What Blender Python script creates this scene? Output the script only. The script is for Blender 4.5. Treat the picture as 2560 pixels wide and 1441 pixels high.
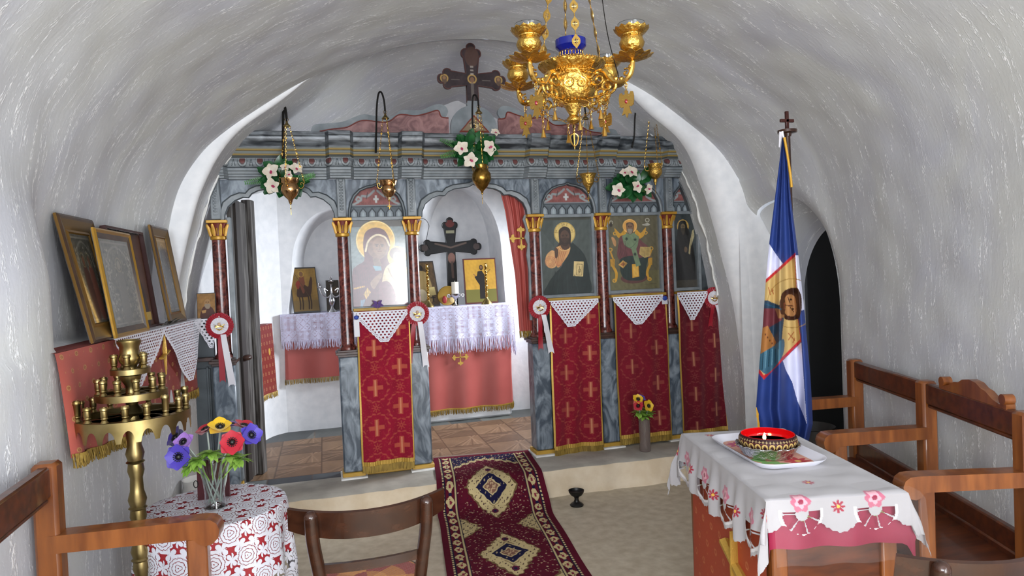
import bpy, bmesh, math, random
import numpy as np
from mathutils import Vector, Matrix
random.seed(7); NR = np.random.RandomState(7)
PI = math.pi
for o in list(bpy.data.objects): bpy.data.objects.remove(o)
SC = bpy.context.scene; COL = SC.collection

# ---------------------------------------------------------------- camera, world, light, exposure
cam = bpy.data.cameras.new('camera'); cam.sensor_width = 36.0; cam.lens = 1700.0*36/2560; cam.clip_start = .05
camo = bpy.data.objects.new('camera', cam); COL.objects.link(camo); SC.camera = camo
_R = Vector((0.96265, -0.26749, -0.04177)); _U = Vector((0.04632, 0.01071, 0.99887)); _F = Vector((0.26674, 0.96350, -0.02270))
m3 = Matrix((_R, _U, -_F)).transposed().to_4x4(); m3.translation = (0, -4.631, 1.5); camo.matrix_world = m3

SC.view_settings.view_transform = 'Standard'; SC.view_settings.look = 'None'
SC.view_settings.gamma = 1; SC.view_settings.exposure = 0.76; SC.view_settings.use_curve_mapping = False
wd = bpy.data.worlds.new('sky'); SC.world = wd; wd.use_nodes = True
wd.node_tree.nodes['Background'].inputs[0].default_value = (.80, .88, 1, 1); wd.node_tree.nodes['Background'].inputs[1].default_value = 1.0

def area(name, loc, look, sx, sy, watts, col=(1, 1, 1), spread=PI):
    l = bpy.data.lights.new(name, 'AREA'); l.shape = 'RECTANGLE'; l.size = sx; l.size_y = sy; l.energy = watts; l.color = col; l.spread = spread
    o = bpy.data.objects.new(name, l); COL.objects.link(o); o.location = loc
    o.rotation_euler = (Vector(look)-Vector(loc)).to_track_quat('-Z', 'Z').to_euler(); return o
# daylight at door, entrance window and altar window; two side fills added
area('daylight_entrance_shade', (.76, -6.33, 1.12), (.76, 0, 2.6), .66, 2.12, 12, (.93, .96, 1))       # the part of the doorway that looks on shade
area('daylight_entrance_sun', (1.34, -6.33, 1.12), (1.3, 0, 4.2), .46, 2.12, 46, (.98, .99, 1))        # the part that looks on sunlit ground, its light thrown upwards
area('daylight_window_west', (-.45, -6.33, 1.75), (-.3, 0, 3.6), .75, 1.1, 56, (.82, .90, 1))
area('added_fill_north', (-.99, -5.35, 1.65), (2, -4.2, 2.6), .7, .9, 36, (1, .965, .92))  # added side fill with no opening, brightens the right wall and vault
area('added_fill_south', (1.80, -5.35, 1.65), (-2, -4.2, 2.6), .7, .9, 12, (.88, .93, 1))  # added fill opposite, lifts the left side; no window there
area('daylight_window_altar', (2.66, .95, 1.75), (0, .95, .75), .6, .9, 25, (.86, .92, 1), 1.75)     # spread narrowed on purpose, keeps the vault above darker

# ---------------------------------------------------------------- helpers
def lin(h):
    if not isinstance(h, str): return tuple(h)
    h = h.lstrip('#'); out = []
    for i in (0, 2, 4):
        c = int(h[i:i+2], 16)/255; out.append(c/12.92 if c <= .04045 else ((c+.055)/1.055)**2.4)
    return tuple(out)

def mat(name, hx, rough=.6, metal=0., hx2=None, scale=8., bump=0., bscale=None, stretch=(1, 1, 1), detail=4., coord='Object',
        spec=.5, lo=.35, hi=.65, attr=False, trans=0., emit=None, estr=0., sheen=0., bdist=.004, coat=0., dist=0., alpha=1.):
    m = bpy.data.materials.new(name); m.use_nodes = True; nt = m.node_tree; N = nt.nodes; L = nt.links
    b = N['Principled BSDF']; b.inputs['Base Color'].default_value = (*lin(hx), 1)
    b.inputs['Roughness'].default_value = rough; b.inputs['Metallic'].default_value = metal
    b.inputs['Specular IOR Level'].default_value = spec
    if sheen: b.inputs['Sheen Weight'].default_value = sheen
    if coat: b.inputs['Coat Weight'].default_value = coat; b.inputs['Coat Roughness'].default_value = .04
    if trans: b.inputs['Transmission Weight'].default_value = trans; b.inputs['IOR'].default_value = 1.45
    if alpha < 1: b.inputs['Alpha'].default_value = alpha
    if emit: b.inputs['Emission Color'].default_value = (*lin(emit), 1); b.inputs['Emission Strength'].default_value = estr
    base = None
    if attr:
        a = N.new('ShaderNodeAttribute'); a.attribute_name = 'Col'; base = a.outputs['Color']
        L.new(base, b.inputs['Base Color'])
    if hx2 or bump:
        tc = N.new('ShaderNodeTexCoord'); mp = N.new('ShaderNodeMapping'); mp.inputs['Scale'].default_value = stretch
        L.new(tc.outputs[coord], mp.inputs[0])
        n = N.new('ShaderNodeTexNoise'); n.inputs['Scale'].default_value = scale; n.inputs['Detail'].default_value = detail
        n.inputs['Distortion'].default_value = dist
        L.new(mp.outputs[0], n.inputs['Vector'])
        if hx2:
            r = N.new('ShaderNodeValToRGB'); r.color_ramp.elements[0].position = lo; r.color_ramp.elements[1].position = hi
            r.color_ramp.elements[0].color = (*lin(hx), 1); r.color_ramp.elements[1].color = (*lin(hx2), 1)
            L.new(n.outputs['Fac'], r.inputs[0])
            if attr:
                mx = N.new('ShaderNodeMixRGB'); mx.blend_type = 'MULTIPLY'; mx.inputs[0].default_value = 1
                L.new(base, mx.inputs[1]); L.new(r.outputs[0], mx.inputs[2]); L.new(mx.outputs[0], b.inputs['Base Color'])
            else: L.new(r.outputs[0], b.inputs['Base Color'])
        if bump:
            n2 = N.new('ShaderNodeTexNoise'); n2.inputs['Scale'].default_value = bscale or scale; n2.inputs['Detail'].default_value = 5
            L.new(mp.outputs[0], n2.inputs['Vector'])
            bp = N.new('ShaderNodeBump'); bp.inputs['Strength'].default_value = bump; bp.inputs['Distance'].default_value = bdist
            L.new(n2.outputs['Fac'], bp.inputs['Height']); L.new(bp.outputs[0], b.inputs['Normal'])
    return m

def plaster(name, hx, hx2, hx3, coord='UV'):
    """brushed limewash: long strokes along the arc (u) standing proud of a greyer ground, broken by fine relief"""
    m = mat(name, hx, rough=.62, spec=.3); nt = m.node_tree; N = nt.nodes; L = nt.links; b = N['Principled BSDF']
    tc = N.new('ShaderNodeTexCoord')
    def noise(sx, sy, sz, sc, det, ds=0., rough=.5):
        mp = N.new('ShaderNodeMapping'); mp.inputs['Scale'].default_value = (sx, sy, sz); L.new(tc.outputs[coord], mp.inputs[0])
        n = N.new('ShaderNodeTexNoise'); n.inputs['Scale'].default_value = sc; n.inputs['Detail'].default_value = det
        n.inputs['Distortion'].default_value = ds; n.inputs['Roughness'].default_value = rough; L.new(mp.outputs[0], n.inputs['Vector']); return n.outputs['Fac']
    def ramp(f, lo, hi, c0=(0, 0, 0, 1), c1=(1, 1, 1, 1)):
        r = N.new('ShaderNodeValToRGB'); r.color_ramp.elements[0].position = lo; r.color_ramp.elements[1].position = hi
        r.color_ramp.elements[0].color = c0; r.color_ramp.elements[1].color = c1; L.new(f, r.inputs[0]); return r.outputs[0]
    def mul(a, c):
        x = N.new('ShaderNodeMath'); x.operation = 'MULTIPLY'; L.new(a, x.inputs[0])
        if isinstance(c, float): x.inputs[1].default_value = c
        else: L.new(c, x.inputs[1])
        return x.outputs[0]
    def add(a, c):
        x = N.new('ShaderNodeMath'); x.operation = 'ADD'; L.new(a, x.inputs[0]); L.new(c, x.inputs[1]); return x.outputs[0]
    stroke = ramp(noise(.20, 1.25, 1, 27, 6, .6, .62), .52, .62)
    patch = ramp(noise(.7, .8, 1, 2.6, 3, .4), .36, .58)
    fleck = ramp(noise(.45, 1.2, 1, 125, 3, 0, .6), .47, .60)
    cst = N.new('ShaderNodeMath'); cst.operation = 'MULTIPLY_ADD'; L.new(patch, cst.inputs[0]); cst.inputs[1].default_value = .75; cst.inputs[2].default_value = .35
    st = mul(mul(stroke, fleck), cst.outputs[0])
    soft = noise(.4, 1.1, 1, 9, 5, .5)
    fine = noise(.5, 1, 1, 70, 4)
    tone = ramp(noise(.5, .7, 1, 3.2, 4, .8), .35, .65, (*lin(hx), 1), (*lin(hx3), 1))
    mx = N.new('ShaderNodeMixRGB'); mx.inputs[2].default_value = (*lin(hx2), 1); L.new(tone, mx.inputs[1])
    L.new(st, mx.inputs[0]); L.new(mx.outputs[0], b.inputs['Base Color'])
    h = add(add(mul(st, 1.0), mul(soft, .9)), mul(fine, .30))
    bp = N.new('ShaderNodeBump'); bp.inputs['Strength'].default_value = .45; bp.inputs['Distance'].default_value = .006
    L.new(h, bp.inputs['Height']); L.new(bp.outputs[0], b.inputs['Normal'])
    return m

def props(o, label=None, cat=None, group=None, kind=None):
    if label: o['label'] = label
    if cat: o['category'] = cat
    if group: o['group'] = group
    if kind: o['kind'] = kind
    return o
def thing(name, label, cat, loc=(0, 0, 0), rz=0., group=None):
    o = bpy.data.objects.new(name, None); COL.objects.link(o); o.location = loc; o.rotation_euler = (0, 0, rz)
    o.empty_display_size = .05
    return props(o, label, cat, group)
def dup(root, loc, rz=0., label=None, group=None):
    def cp(o, par):
        c = o.copy(); COL.objects.link(c); c.parent = par
        for ch in list(o.children): cp(ch, c)
        return c
    r = cp(root, None); r.location = loc; r.rotation_euler = (0, 0, rz)
    if label: r['label'] = label
    if group: r['group'] = group
    return r
def root_of(o):
    while o.parent: o = o.parent
    return o

def link_mesh(name, me, m, parent=None, world=True, kind=None):
    ms = m if isinstance(m, (list, tuple)) else [m]
    for x in ms: me.materials.append(x)
    o = bpy.data.objects.new(name, me); COL.objects.link(o)
    if parent is not None:
        if world:
            r = root_of(parent); me.transform(Matrix.Translation(-Vector(r.location)))
        o.parent = parent
    if kind: o['kind'] = kind
    return o

class Mb:
    def __init__(s): s.v = []; s.f = []; s.mi = []
    def add(s, vs, fs, mi=0):
        n = len(s.v); s.v.extend([tuple(map(float, p)) for p in vs])
        for f in fs: s.f.append([i+n for i in f]); s.mi.append(mi)
        return s
    def box(s, c, d, R=None, bev=None, mi=0):
        h = [x/2 for x in d]; b = min(.12*min(d), .006) if bev is None else bev
        b = max(b, 1e-5); V = []; idx = {}
        for sx in (-1, 1):
            for sy in (-1, 1):
                for sz in (-1, 1):
                    for k in range(3):
                        q = [sx*(h[0]-b), sy*(h[1]-b), sz*(h[2]-b)]; q[k] = (sx, sy, sz)[k]*h[k]
                        idx[(sx, sy, sz, k)] = len(V); V.append(q)
        F = []; g = lambda a, k: idx[(*a, k)]
        for k in range(3):
            a, c2 = [(1, 2), (2, 0), (0, 1)][k]
            for sg in (-1, 1):
                q = []
                for (p, r) in ((-1, -1), (1, -1), (1, 1), (-1, 1)):
                    t = [0, 0, 0]; t[k] = sg; t[a] = p; t[c2] = r; q.append(g(tuple(t), k))
                F.append(q if sg > 0 else q[::-1])
        for k in range(3):
            a, c2 = [(1, 2), (2, 0), (0, 1)][k]
            for p in (-1, 1):
                for r in (-1, 1):
                    t0 = [0, 0, 0]; t0[a] = p; t0[c2] = r; t1 = list(t0); t0[k] = -1; t1[k] = 1
                    F.append([g(tuple(t0), a), g(tuple(t1), a), g(tuple(t1), c2), g(tuple(t0), c2)])
        for sx in (-1, 1):
            for sy in (-1, 1):
                for sz in (-1, 1): F.append([g((sx, sy, sz), k) for k in range(3)])
        M = R if R is not None else Matrix.Identity(3)
        return s.add([(M @ Vector(q)) + Vector(c) for q in V], F, mi)
    def tube(s, pts, r, n=8, caps=True, closed=False, mi=0, flat=1.):
        P = [Vector(p) for p in pts]; k = len(P); rs = r if isinstance(r, (list, tuple)) else [r]*k
        T = []
        for i in range(k):
            a = P[(i-1) % k] if (closed or i > 0) else P[i]; b = P[(i+1) % k] if (closed or i < k-1) else P[i]
            d = (b-a); T.append(d.normalized() if d.length > 1e-9 else Vector((0, 0, 1)))
        up = Vector((0, 0, 1)) if abs(T[0].z) < .9 else Vector((0, 1, 0))
        N = (up-T[0]*up.dot(T[0])).normalized(); V = []
        for i in range(k):
            N = (N-T[i]*N.dot(T[i])); N = N.normalized() if N.length > 1e-9 else T[i].orthogonal().normalized()
            B = T[i].cross(N)
            for j in range(n):
                a = 2*PI*j/n; V.append(P[i]+(N*math.cos(a)*flat+B*math.sin(a))*rs[i])
        F = []
        for i in range(k if closed else k-1):
            i2 = (i+1) % k
            for j in range(n): F.append([i*n+j, i*n+(j+1) % n, i2*n+(j+1) % n, i2*n+j])
        if caps and not closed: F.append(list(range(n))[::-1]); F.append([(k-1)*n+j for j in range(n)])
        return s.add(V, F, mi)
    def lathe(s, prof, n=24, c=(0, 0, 0), R=None, mod=None, mi=0):
        V = []; k = len(prof)
        for i, (r, z) in enumerate(prof):
            for j in range(n):
                a = 2*PI*j/n; q = mod(r, z, a, i) if mod else (r*math.cos(a), r*math.sin(a), z); V.append(q)
        F = [[i*n+j, i*n+(j+1) % n, (i+1)*n+(j+1) % n, (i+1)*n+j] for i in range(k-1) for j in range(n)]
        if prof[0][0] > 1e-4: F.append(list(range(n))[::-1])
        if prof[-1][0] > 1e-4: F.append([(k-1)*n+j for j in range(n)])
        M = R if R is not None else Matrix.Identity(3)
        return s.add([(M @ Vector(q))+Vector(c) for q in V], F, mi)
    def prism(s, poly, o, ux, uy, d, mi=0):
        o = Vector(o); ux = Vector(ux); uy = Vector(uy); w = ux.cross(uy).normalized()*d; n = len(poly)
        A = [o+ux*p[0]+uy*p[1] for p in poly]
        return s.add(A+[q+w for q in A], [list(range(n))[::-1], list(range(n, 2*n))]+[[i, (i+1) % n, n+(i+1) % n, n+i] for i in range(n)], mi)
    def ball(s, c, r, n=10, mi=0, R=None):
        rr = r if isinstance(r, (list, tuple)) else (r, r, r); V = [(0, 0, -1)]; F = []; k = max(4, n//2+1)
        for i in range(1, k):
            a = -PI/2+PI*i/k
            for j in range(n): V.append((math.cos(a)*math.cos(2*PI*j/n), math.cos(a)*math.sin(2*PI*j/n), math.sin(a)))
        V.append((0, 0, 1)); L = len(V)-1
        for j in range(n): F.append([0, 1+(j+1) % n, 1+j]); F.append([L, L-n+j, L-n+(j+1) % n])
        for i in range(k-2):
            for j in range(n): F.append([1+i*n+j, 1+i*n+(j+1) % n, 1+(i+1)*n+(j+1) % n, 1+(i+1)*n+j])
        M = R if R is not None else Matrix.Identity(3)
        return s.add([(M @ Vector((q[0]*rr[0], q[1]*rr[1], q[2]*rr[2])))+Vector(c) for q in V], F, mi)
    def build(s, name, m, parent=None, world=True, kind=None, label=None, ang=38, recalc=True):
        me = bpy.data.meshes.new(name); me.from_pydata(s.v, [], s.f)
        if recalc and len(s.f) < 60000:
            bm = bmesh.new(); bm.from_mesh(me); bmesh.ops.recalc_face_normals(bm, faces=bm.faces); bm.to_mesh(me); bm.free()
        me.polygons.foreach_set('material_index', s.mi[:len(me.polygons)]); me.polygons.foreach_set('use_smooth', [True]*len(me.polygons))
        me.set_sharp_from_angle(angle=math.radians(ang))
        o = link_mesh(name, me, m, parent, world, kind)
        if label: o['label'] = label
        return o

def grid(name, P, m, parent=None, col=None, mask=None, uv=None, world=True, kind=None, label=None, ang=0):
    """P (nv,nu,3) surface, optional vertex colours (nv,nu,3) and per-face mask (nv-1,nu-1) of faces kept"""
    P = np.asarray(P, np.float32); nv, nu = P.shape[:2]
    i = np.arange((nv-1)*(nu-1)); r = i//(nu-1); c = i % (nu-1); a = r*nu+c
    Q = np.stack([a, a+1, a+nu+1, a+nu], -1)
    if mask is not None: Q = Q[np.asarray(mask).reshape(-1)]
    used = np.zeros(nv*nu, bool); used[Q.reshape(-1)] = True; new = np.cumsum(used)-1; Q = new[Q]; V = P.reshape(-1, 3)[used]
    me = bpy.data.meshes.new(name); me.vertices.add(len(V)); me.vertices.foreach_set('co', V.reshape(-1))
    me.loops.add(len(Q)*4); me.loops.foreach_set('vertex_index', Q.reshape(-1).astype(np.int32))
    me.polygons.add(len(Q)); me.polygons.foreach_set('loop_start', np.arange(len(Q), dtype=np.int32)*4)
    me.polygons.foreach_set('use_smooth', np.ones(len(Q), bool))
    if col is not None:
        ca = me.color_attributes.new('Col', 'FLOAT_COLOR', 'POINT'); C4 = np.ones((len(V), 4), np.float32); C4[:, :3] = np.asarray(col).reshape(-1, 3)[used]
        ca.data.foreach_set('color', C4.reshape(-1))
    if uv is not None:
        ul = me.uv_layers.new(name='UVMap'); u2 = np.asarray(uv, np.float32).reshape(-1, 2)[used]; ul.data.foreach_set('uv', u2[Q.reshape(-1)].reshape(-1))
    me.update(calc_edges=True); me.validate()
    if ang: me.set_sharp_from_angle(angle=math.radians(ang))
    o = link_mesh(name, me, m, parent, world, kind)
    if label: o['label'] = label
    return o

def spline(p, k=6, closed=True):
    p = [np.array(q, float) for q in p]; n = len(p); out = []
    for i in range(n if closed else n-1):
        g = lambda j: p[j % n] if closed else p[min(max(j, 0), n-1)]
        a, b, c, d = g(i-1), g(i), g(i+1), g(i+2)
        for t in np.arange(k)/k: out.append(.5*((2*b)+(c-a)*t+(2*a-5*b+4*c-d)*t*t+(3*b-a-3*c+d)*t**3))
    if not closed: out.append(p[-1])
    return out
def wob(x, y, sc, seed=0, n=7):
    r = np.random.RandomState(seed); o = 0*x+0*y
    for _ in range(n):
        a = r.uniform(0, 2*PI); f = sc*r.uniform(.5, 1.6); o = o+np.sin((x*np.cos(a)+y*np.sin(a))*f+r.uniform(0, 6.3))
    return o/n**.5

class Cv:
    """small painter: colours laid on a grid, y running downwards in the frame (x0,y0)-(x1,y1)"""
    def __init__(s, x0, y0, x1, y1, nx, bg, ss=2):
        ny = max(2, int(round(nx*(y1-y0)/(x1-x0)))); s.nx, s.ny, s.ss = nx, ny, ss; s.fr = (x0, y0, x1, y1)
        x = x0+(np.arange(nx*ss)+.5)/(nx*ss)*(x1-x0); y = y0+(np.arange(ny*ss)+.5)/(ny*ss)*(y1-y0)
        s.X, s.Y = np.meshgrid(x, y); s.a = np.empty(s.X.shape+(3,)); s.a[:] = lin(bg); s.m = np.ones(s.X.shape)
    def ap(s, M, c, a=1.):
        s.a[M] = s.a[M]*(1-a)+np.array(lin(c))*a; return s
    def inside(s, p):
        p = np.array(p, float); M = np.zeros(s.X.shape, bool)
        j0 = np.searchsorted(s.X[0], p[:, 0].min()); j1 = np.searchsorted(s.X[0], p[:, 0].max()); i0 = np.searchsorted(s.Y[:, 0], p[:, 1].min()); i1 = np.searchsorted(s.Y[:, 0], p[:, 1].max())
        if j1 <= j0 or i1 <= i0: return M
        X = s.X[i0:i1, j0:j1]; Y = s.Y[i0:i1, j0:j1]; m = np.zeros(X.shape, bool)
        q = np.roll(p, -1, 0)
        for (xa, ya), (xb, yb) in zip(p, q):
            if ya == yb: continue
            m ^= ((Y < ya) != (Y < yb)) & (X < (xb-xa)*(Y-ya)/(yb-ya)+xa)
        M[i0:i1, j0:j1] = m; return M
    def poly(s, p, c, a=1., sm=0): return s.ap(s.inside(spline(p, 6) if sm else p), c, a)
    def ell(s, x, y, rx, ry=None, c='#000000', a=1., rot=0.):
        ry = ry or rx; dx = s.X-x; dy = s.Y-y; co, si = math.cos(rot), math.sin(rot)
        return s.ap(((dx*co+dy*si)/rx)**2+((-dx*si+dy*co)/ry)**2 < 1, c, a)
    def ring(s, x, y, r, w, c, a=1.):
        d = np.hypot(s.X-x, s.Y-y); return s.ap(abs(d-r) < w/2, c, a)
    def line(s, p, w, c, a=1., sm=0, closed=False):
        if sm: p = spline(p, 5, closed)
        p = [np.array(q, float) for q in p]
        if closed: p = p+[p[0]]
        M = np.zeros(s.X.shape, bool)
        for A, B in zip(p[:-1], p[1:]):
            x0, x1 = min(A[0], B[0])-w, max(A[0], B[0])+w; y0, y1 = min(A[1], B[1])-w, max(A[1], B[1])+w
            j0, j1 = np.searchsorted(s.X[0], [x0, x1]); i0, i1 = np.searchsorted(s.Y[:, 0], [y0, y1])
            if j1 <= j0 or i1 <= i0: continue
            X = s.X[i0:i1, j0:j1]-A[0]; Y = s.Y[i0:i1, j0:j1]-A[1]; d = B-A; L = max(d@d, 1e-12)
            t = np.clip((X*d[0]+Y*d[1])/L, 0, 1); M[i0:i1, j0:j1] |= np.hypot(X-t*d[0], Y-t*d[1]) < w/2
        return s.ap(M, c, a)
    def rect(s, x0, y0, x1, y1, c, a=1.): return s.ap((s.X > x0) & (s.X < x1) & (s.Y > y0) & (s.Y < y1), c, a)
    def grain(s, amt, sc=.2, seed=1, sy=1.):
        x0, y0, x1, y1 = s.fr; k = 2*PI/((x1-x0)*sc)
        s.a *= np.clip(1+amt*(wob(s.X, s.Y*sy, k, seed)+.6*wob(s.X, s.Y*sy, k*3.1, seed+1)), .2, 2)[..., None]; return s
    def out(s):
        k = s.ss; return s.a.reshape(s.ny, k, s.nx, k, 3).mean((1, 3)), s.m.reshape(s.ny, k, s.nx, k).mean((1, 3))
    def uv(s):
        u, v = np.meshgrid(np.linspace(0, 1, s.nx), np.linspace(0, 1, s.ny)); return u, v

def plate(name, cv, o, ux, uy, m, parent, bow=None, **kw):
    """canvas laid on the parallelogram o (top left) + u*ux + v*uy"""
    u, v = cv.uv(); o, ux, uy = (np.array(q, float) for q in (o, ux, uy))
    P = o+u[..., None]*ux+v[..., None]*uy; a, al = cv.out()
    if bow is not None: P = P+bow(u, v)
    return grid(name, P, m, parent, col=a, **kw)
def Rz(a): return Matrix.Rotation(a, 3, 'Z')
def Rx(a): return Matrix.Rotation(a, 3, 'X')
def Ry(a): return Matrix.Rotation(a, 3, 'Y')

# ---------------------------------------------------------------- materials
M = {}
M['plaster'] = plaster('limewash', '#bfc0c6', '#ffffff', '#c8c9c6')
M['plain'] = mat('smooth_limewash', '#e4e5e7', .7, bump=.25, scale=14, spec=.25, bdist=.01, hx2='#eeeeef')
M['riser'] = mat('beige_plaster', '#d6c3a6', .85, hx2='#e2d2b9', scale=9, bump=.4, bscale=60, spec=.2)
M['slab'] = mat('worn_stone', '#9f9a90', .75, hx2='#b5b0a4', scale=7, bump=.35, bscale=40, spec=.3)
M['floor'] = mat('worn_concrete', '#b5a890', .55, hx2='#cfc4ae', scale=16, bump=.2, bscale=45, detail=8, lo=.32, hi=.7, spec=.4)
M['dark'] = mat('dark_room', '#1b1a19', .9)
M['marble'] = mat('grey_blue_marbling', '#47515c', .32, hx2='#8d97a0', scale=4.5, detail=6, stretch=(2.2, 2.2, 1), lo=.40, hi=.66, dist=2.2)
M['marble_dark'] = mat('dark_marbling', '#2b3035', .3, hx2='#858b90', scale=9, detail=7, stretch=(.6, 1, 2.2), lo=.4, hi=.72, dist=1.2)
M['grey_paint'] = mat('grey_paint', '#6d7478', .42, hx2='#868c8f', scale=12)
M['slate'] = mat('dark_slate_paint', '#343a3e', .4, hx2='#4d5458', scale=4, dist=1)
M['porphyry'] = mat('red_brown_marbling', '#3c1512', .26, hx2='#86453a', scale=16, detail=5, lo=.38, hi=.7, dist=2.4, coat=.25)
M['pinkmarble'] = mat('pink_marbling', '#6b4444', .4, hx2='#9a6f6c', scale=9, detail=6, lo=.38, hi=.64, dist=2)
M['gilt'] = mat('gold_paint', '#b07f22', .38, hx2='#c99a38', scale=10, metal=.25)
M['ochre'] = mat('ochre_paint', '#a9832c', .5, hx2='#c39a3c', scale=10)
M['capred'] = mat('capital_red', '#6e2417', .4)
M['brownpaint'] = mat('dark_brown_moulding', '#33211b', .35, hx2='#4a3026', scale=20)
M['whitewash'] = mat('white_plaster_foot', '#d8d6d0', .8, hx2='#efeeea', scale=9, bump=.4)
M['oldwood'] = mat('weathered_dark_wood', '#2a2420', .6, hx2='#7d7975', scale=7, stretch=(9, 9, .5), detail=7, lo=.42, hi=.8, bump=.3)
M['blackwood'] = mat('black_painted_wood', '#1a1716', .4)
M['iron'] = mat('black_iron', '#15120f', .55, metal=.5)
M['brass'] = mat('polished_brass', '#cba355', .2, metal=1)
M['chased'] = mat('chased_brass', '#c9a150', .24, metal=1, bump=1., scale=10, bscale=75, bdist=.006)
M['oldbrass'] = mat('aged_brass', '#a39062', .36, metal=1, hx2='#857448', scale=12)
M['bronzebrass'] = mat('rosy_brass', '#c59a6a', .16, metal=1, bump=.5, scale=10, bscale=80, bdist=.003)
M['silver'] = mat('silver', '#c9c9cc', .2, metal=1, bump=.3, bscale=60, scale=10)
M['foil'] = mat('crumpled_foil', '#d5d5d8', .18, metal=1, bump=1, scale=10, bscale=45, bdist=.02)
M['glass'] = mat('clear_glass', '#f2f6f6', .03, trans=1.)
M['blueglass'] = mat('cobalt_glass', '#10208a', .06, trans=.35, spec=.6)
M['redglass'] = mat('ruby_glass', '#b80b14', .08, trans=.35, spec=.6)
M['paint'] = mat('painted_panel', '#ffffff', .5, attr=True, spec=.3)
M['glazed'] = mat('glazed_painting', '#ffffff', .3, attr=True, coat=1.)
M['glazed'].node_tree.nodes['Principled BSDF'].inputs['Coat Roughness'].default_value = .11
M['cloth'] = mat('printed_cloth', '#ffffff', .8, attr=True, spec=.2, sheen=.2, bump=.12, scale=10, bscale=400, bdist=.001)
M['satin'] = mat('printed_satin', '#ffffff', .5, attr=True, spec=.3)
M['pile'] = mat('carpet_pile', '#ffffff', .95, attr=True, spec=.1, bump=.5, scale=10, bscale=260, bdist=.004)
M['lace'] = mat('white_cotton_lace', '#e3e2ea', .85, spec=.15, bump=.25, scale=10, bscale=220, bdist=.002)
M['lilac_lace'] = mat('lilac_white_cotton', '#c9c6dc', .85, spec=.15, bump=.3, scale=10, bscale=220, bdist=.002)
M['coral'] = mat('coral_satin', '#a8504a', .55, hx2='#b05750', scale=4)
M['fringe'] = mat('gold_fringe', '#a98b3e', .5, hx2='#7c6226', scale=90, metal=.3, stretch=(1, 1, .15), bump=.6, bscale=120)
M['goldthread'] = mat('gold_thread', '#c09a45', .4, metal=.4, bump=.4, bscale=160, scale=10)
M['red_ribbon'] = mat('red_satin_ribbon', '#950a20', .45)
M['white_ribbon'] = mat('white_satin_ribbon', '#d6d3d8', .42)
M['pine'] = mat('varnished_wood', '#6b3815', .33, hx2='#8c5123', scale=3, stretch=(9, 9, 1.2), detail=5, bump=.08, coat=.25)
M['pine_dark'] = mat('varnished_dark_wood', '#43200d', .36, hx2='#602f14', scale=5, stretch=(1, 7, 7), detail=5, bump=.08, coat=.2)
M['chair'] = mat('dark_chair_lacquer', '#2c170e', .25, hx2='#3b2013', scale=6, stretch=(2, 6, 6), coat=.35)
M['leaf'] = mat('green_leaf', '#2c5a26', .42, hx2='#3f7a33', scale=20)
M['darkleaf'] = mat('dark_glossy_leaf', '#0f3d1c', .3, hx2='#1f5c2c', scale=25)
M['lime'] = mat('light_green_leaf', '#75a03a', .5, hx2='#99bd55', scale=20)
M['petalw'] = mat('cream_orchid_petal', '#d6c8b2', .5, hx2='#ded6c8', scale=30)
M['petalp'] = mat('pink_orchid_lip', '#a8325a', .5)
M['stem'] = mat('pale_stem', '#9aa29a', .4)
M['black'] = mat('black', '#0c0b0b', .4)
M['wax'] = mat('ivory_wax', '#e9e4d6', .45)
M['flame'] = mat('candle_flame', '#ffd890', .5, emit='#ffd27a', estr=22)
M['plastic'] = mat('clear_plastic_sheet', '#ffffff', .05, spec=.15, alpha=.03)
M['white_plastic'] = mat('white_plastic', '#dfdfe8', .3)
M['bead'] = mat('pearl', '#f4f0ec', .2)
M['ruby'] = mat('ruby_stone', '#7a0a1e', .1, coat=.5)
M['maroon'] = mat('maroon_velvet', '#4a0c16', .8, sheen=.4)
M['ceramic'] = mat('white_ceramic', '#d9d6d0', .2)
def flat(name, hx, rough=.5, **k):
    if name not in M: M[name] = mat(name, hx, rough, **k)
    return M[name]
# ---------------------------------------------------------------- the chapel's shell
OUT = [(1, 0), (1, 1.0), (1, 1.5), (.985, 1.77), (.948, 2.05), (.886, 2.25), (.813, 2.39), (.70, 2.55), (.58, 2.70), (.44, 2.825), (.28, 2.935), (.14, 2.99), (0, 3.01)]
INN = [(1.95, 0), (1.9, .9), (1.865, 1.3), (1.81, 1.6), (1.73, 1.9), (1.68, 2.05), (1.58, 2.25), (1.45, 2.41), (1.22, 2.58), (1.02, 2.74), (.80, 2.90), (.52, 3.06), (.26, 3.13), (0, 3.155)]
def resamp(p, n):
    p = np.array(p, float); d = np.r_[0, np.cumsum(np.hypot(*np.diff(p, axis=0).T))]
    t = np.linspace(0, d[-1], n); return np.stack([np.interp(t, d, p[:, 0]), np.interp(t, d, p[:, 1])], -1)
def full(p): return spline(p, 8, False)+[np.array((-q[0], q[1])) for q in spline(p, 8, False)[::-1][1:]]
OUTF = resamp(full(OUT), 181); INNF = resamp(full(INN), 181); INNF[:, 0] += 1.02
YW = -.35
def xl(Y): return np.interp(Y, [-6.2, -4.6, -2.2, -1.2, -.35], [-1.15, -1.06, -.97, -.945, -.88])
def xr(Y): return np.interp(Y, [-6.2, -4.6, -2.24, -1.2, -.35], [1.75, 2.1, 2.72, 3.0, 3.03])
def outer(Y):
    c = (xl(Y)+xr(Y))/2; h = (xr(Y)-xl(Y))/2; return np.stack([c+OUTF[:, 0]*h, OUTF[:, 1]], -1)
def arch_h(Y):
    t = (Y+.70)/.45
    return np.where(abs(t) <= 1, 1.2+.73*np.sqrt(np.clip(1-t*t, 0, 1))*1.0, 0) if np.ndim(Y) else (1.2+.73*math.sqrt(max(0, 1-t*t)) if abs(t) <= 1 else 0.)
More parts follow.
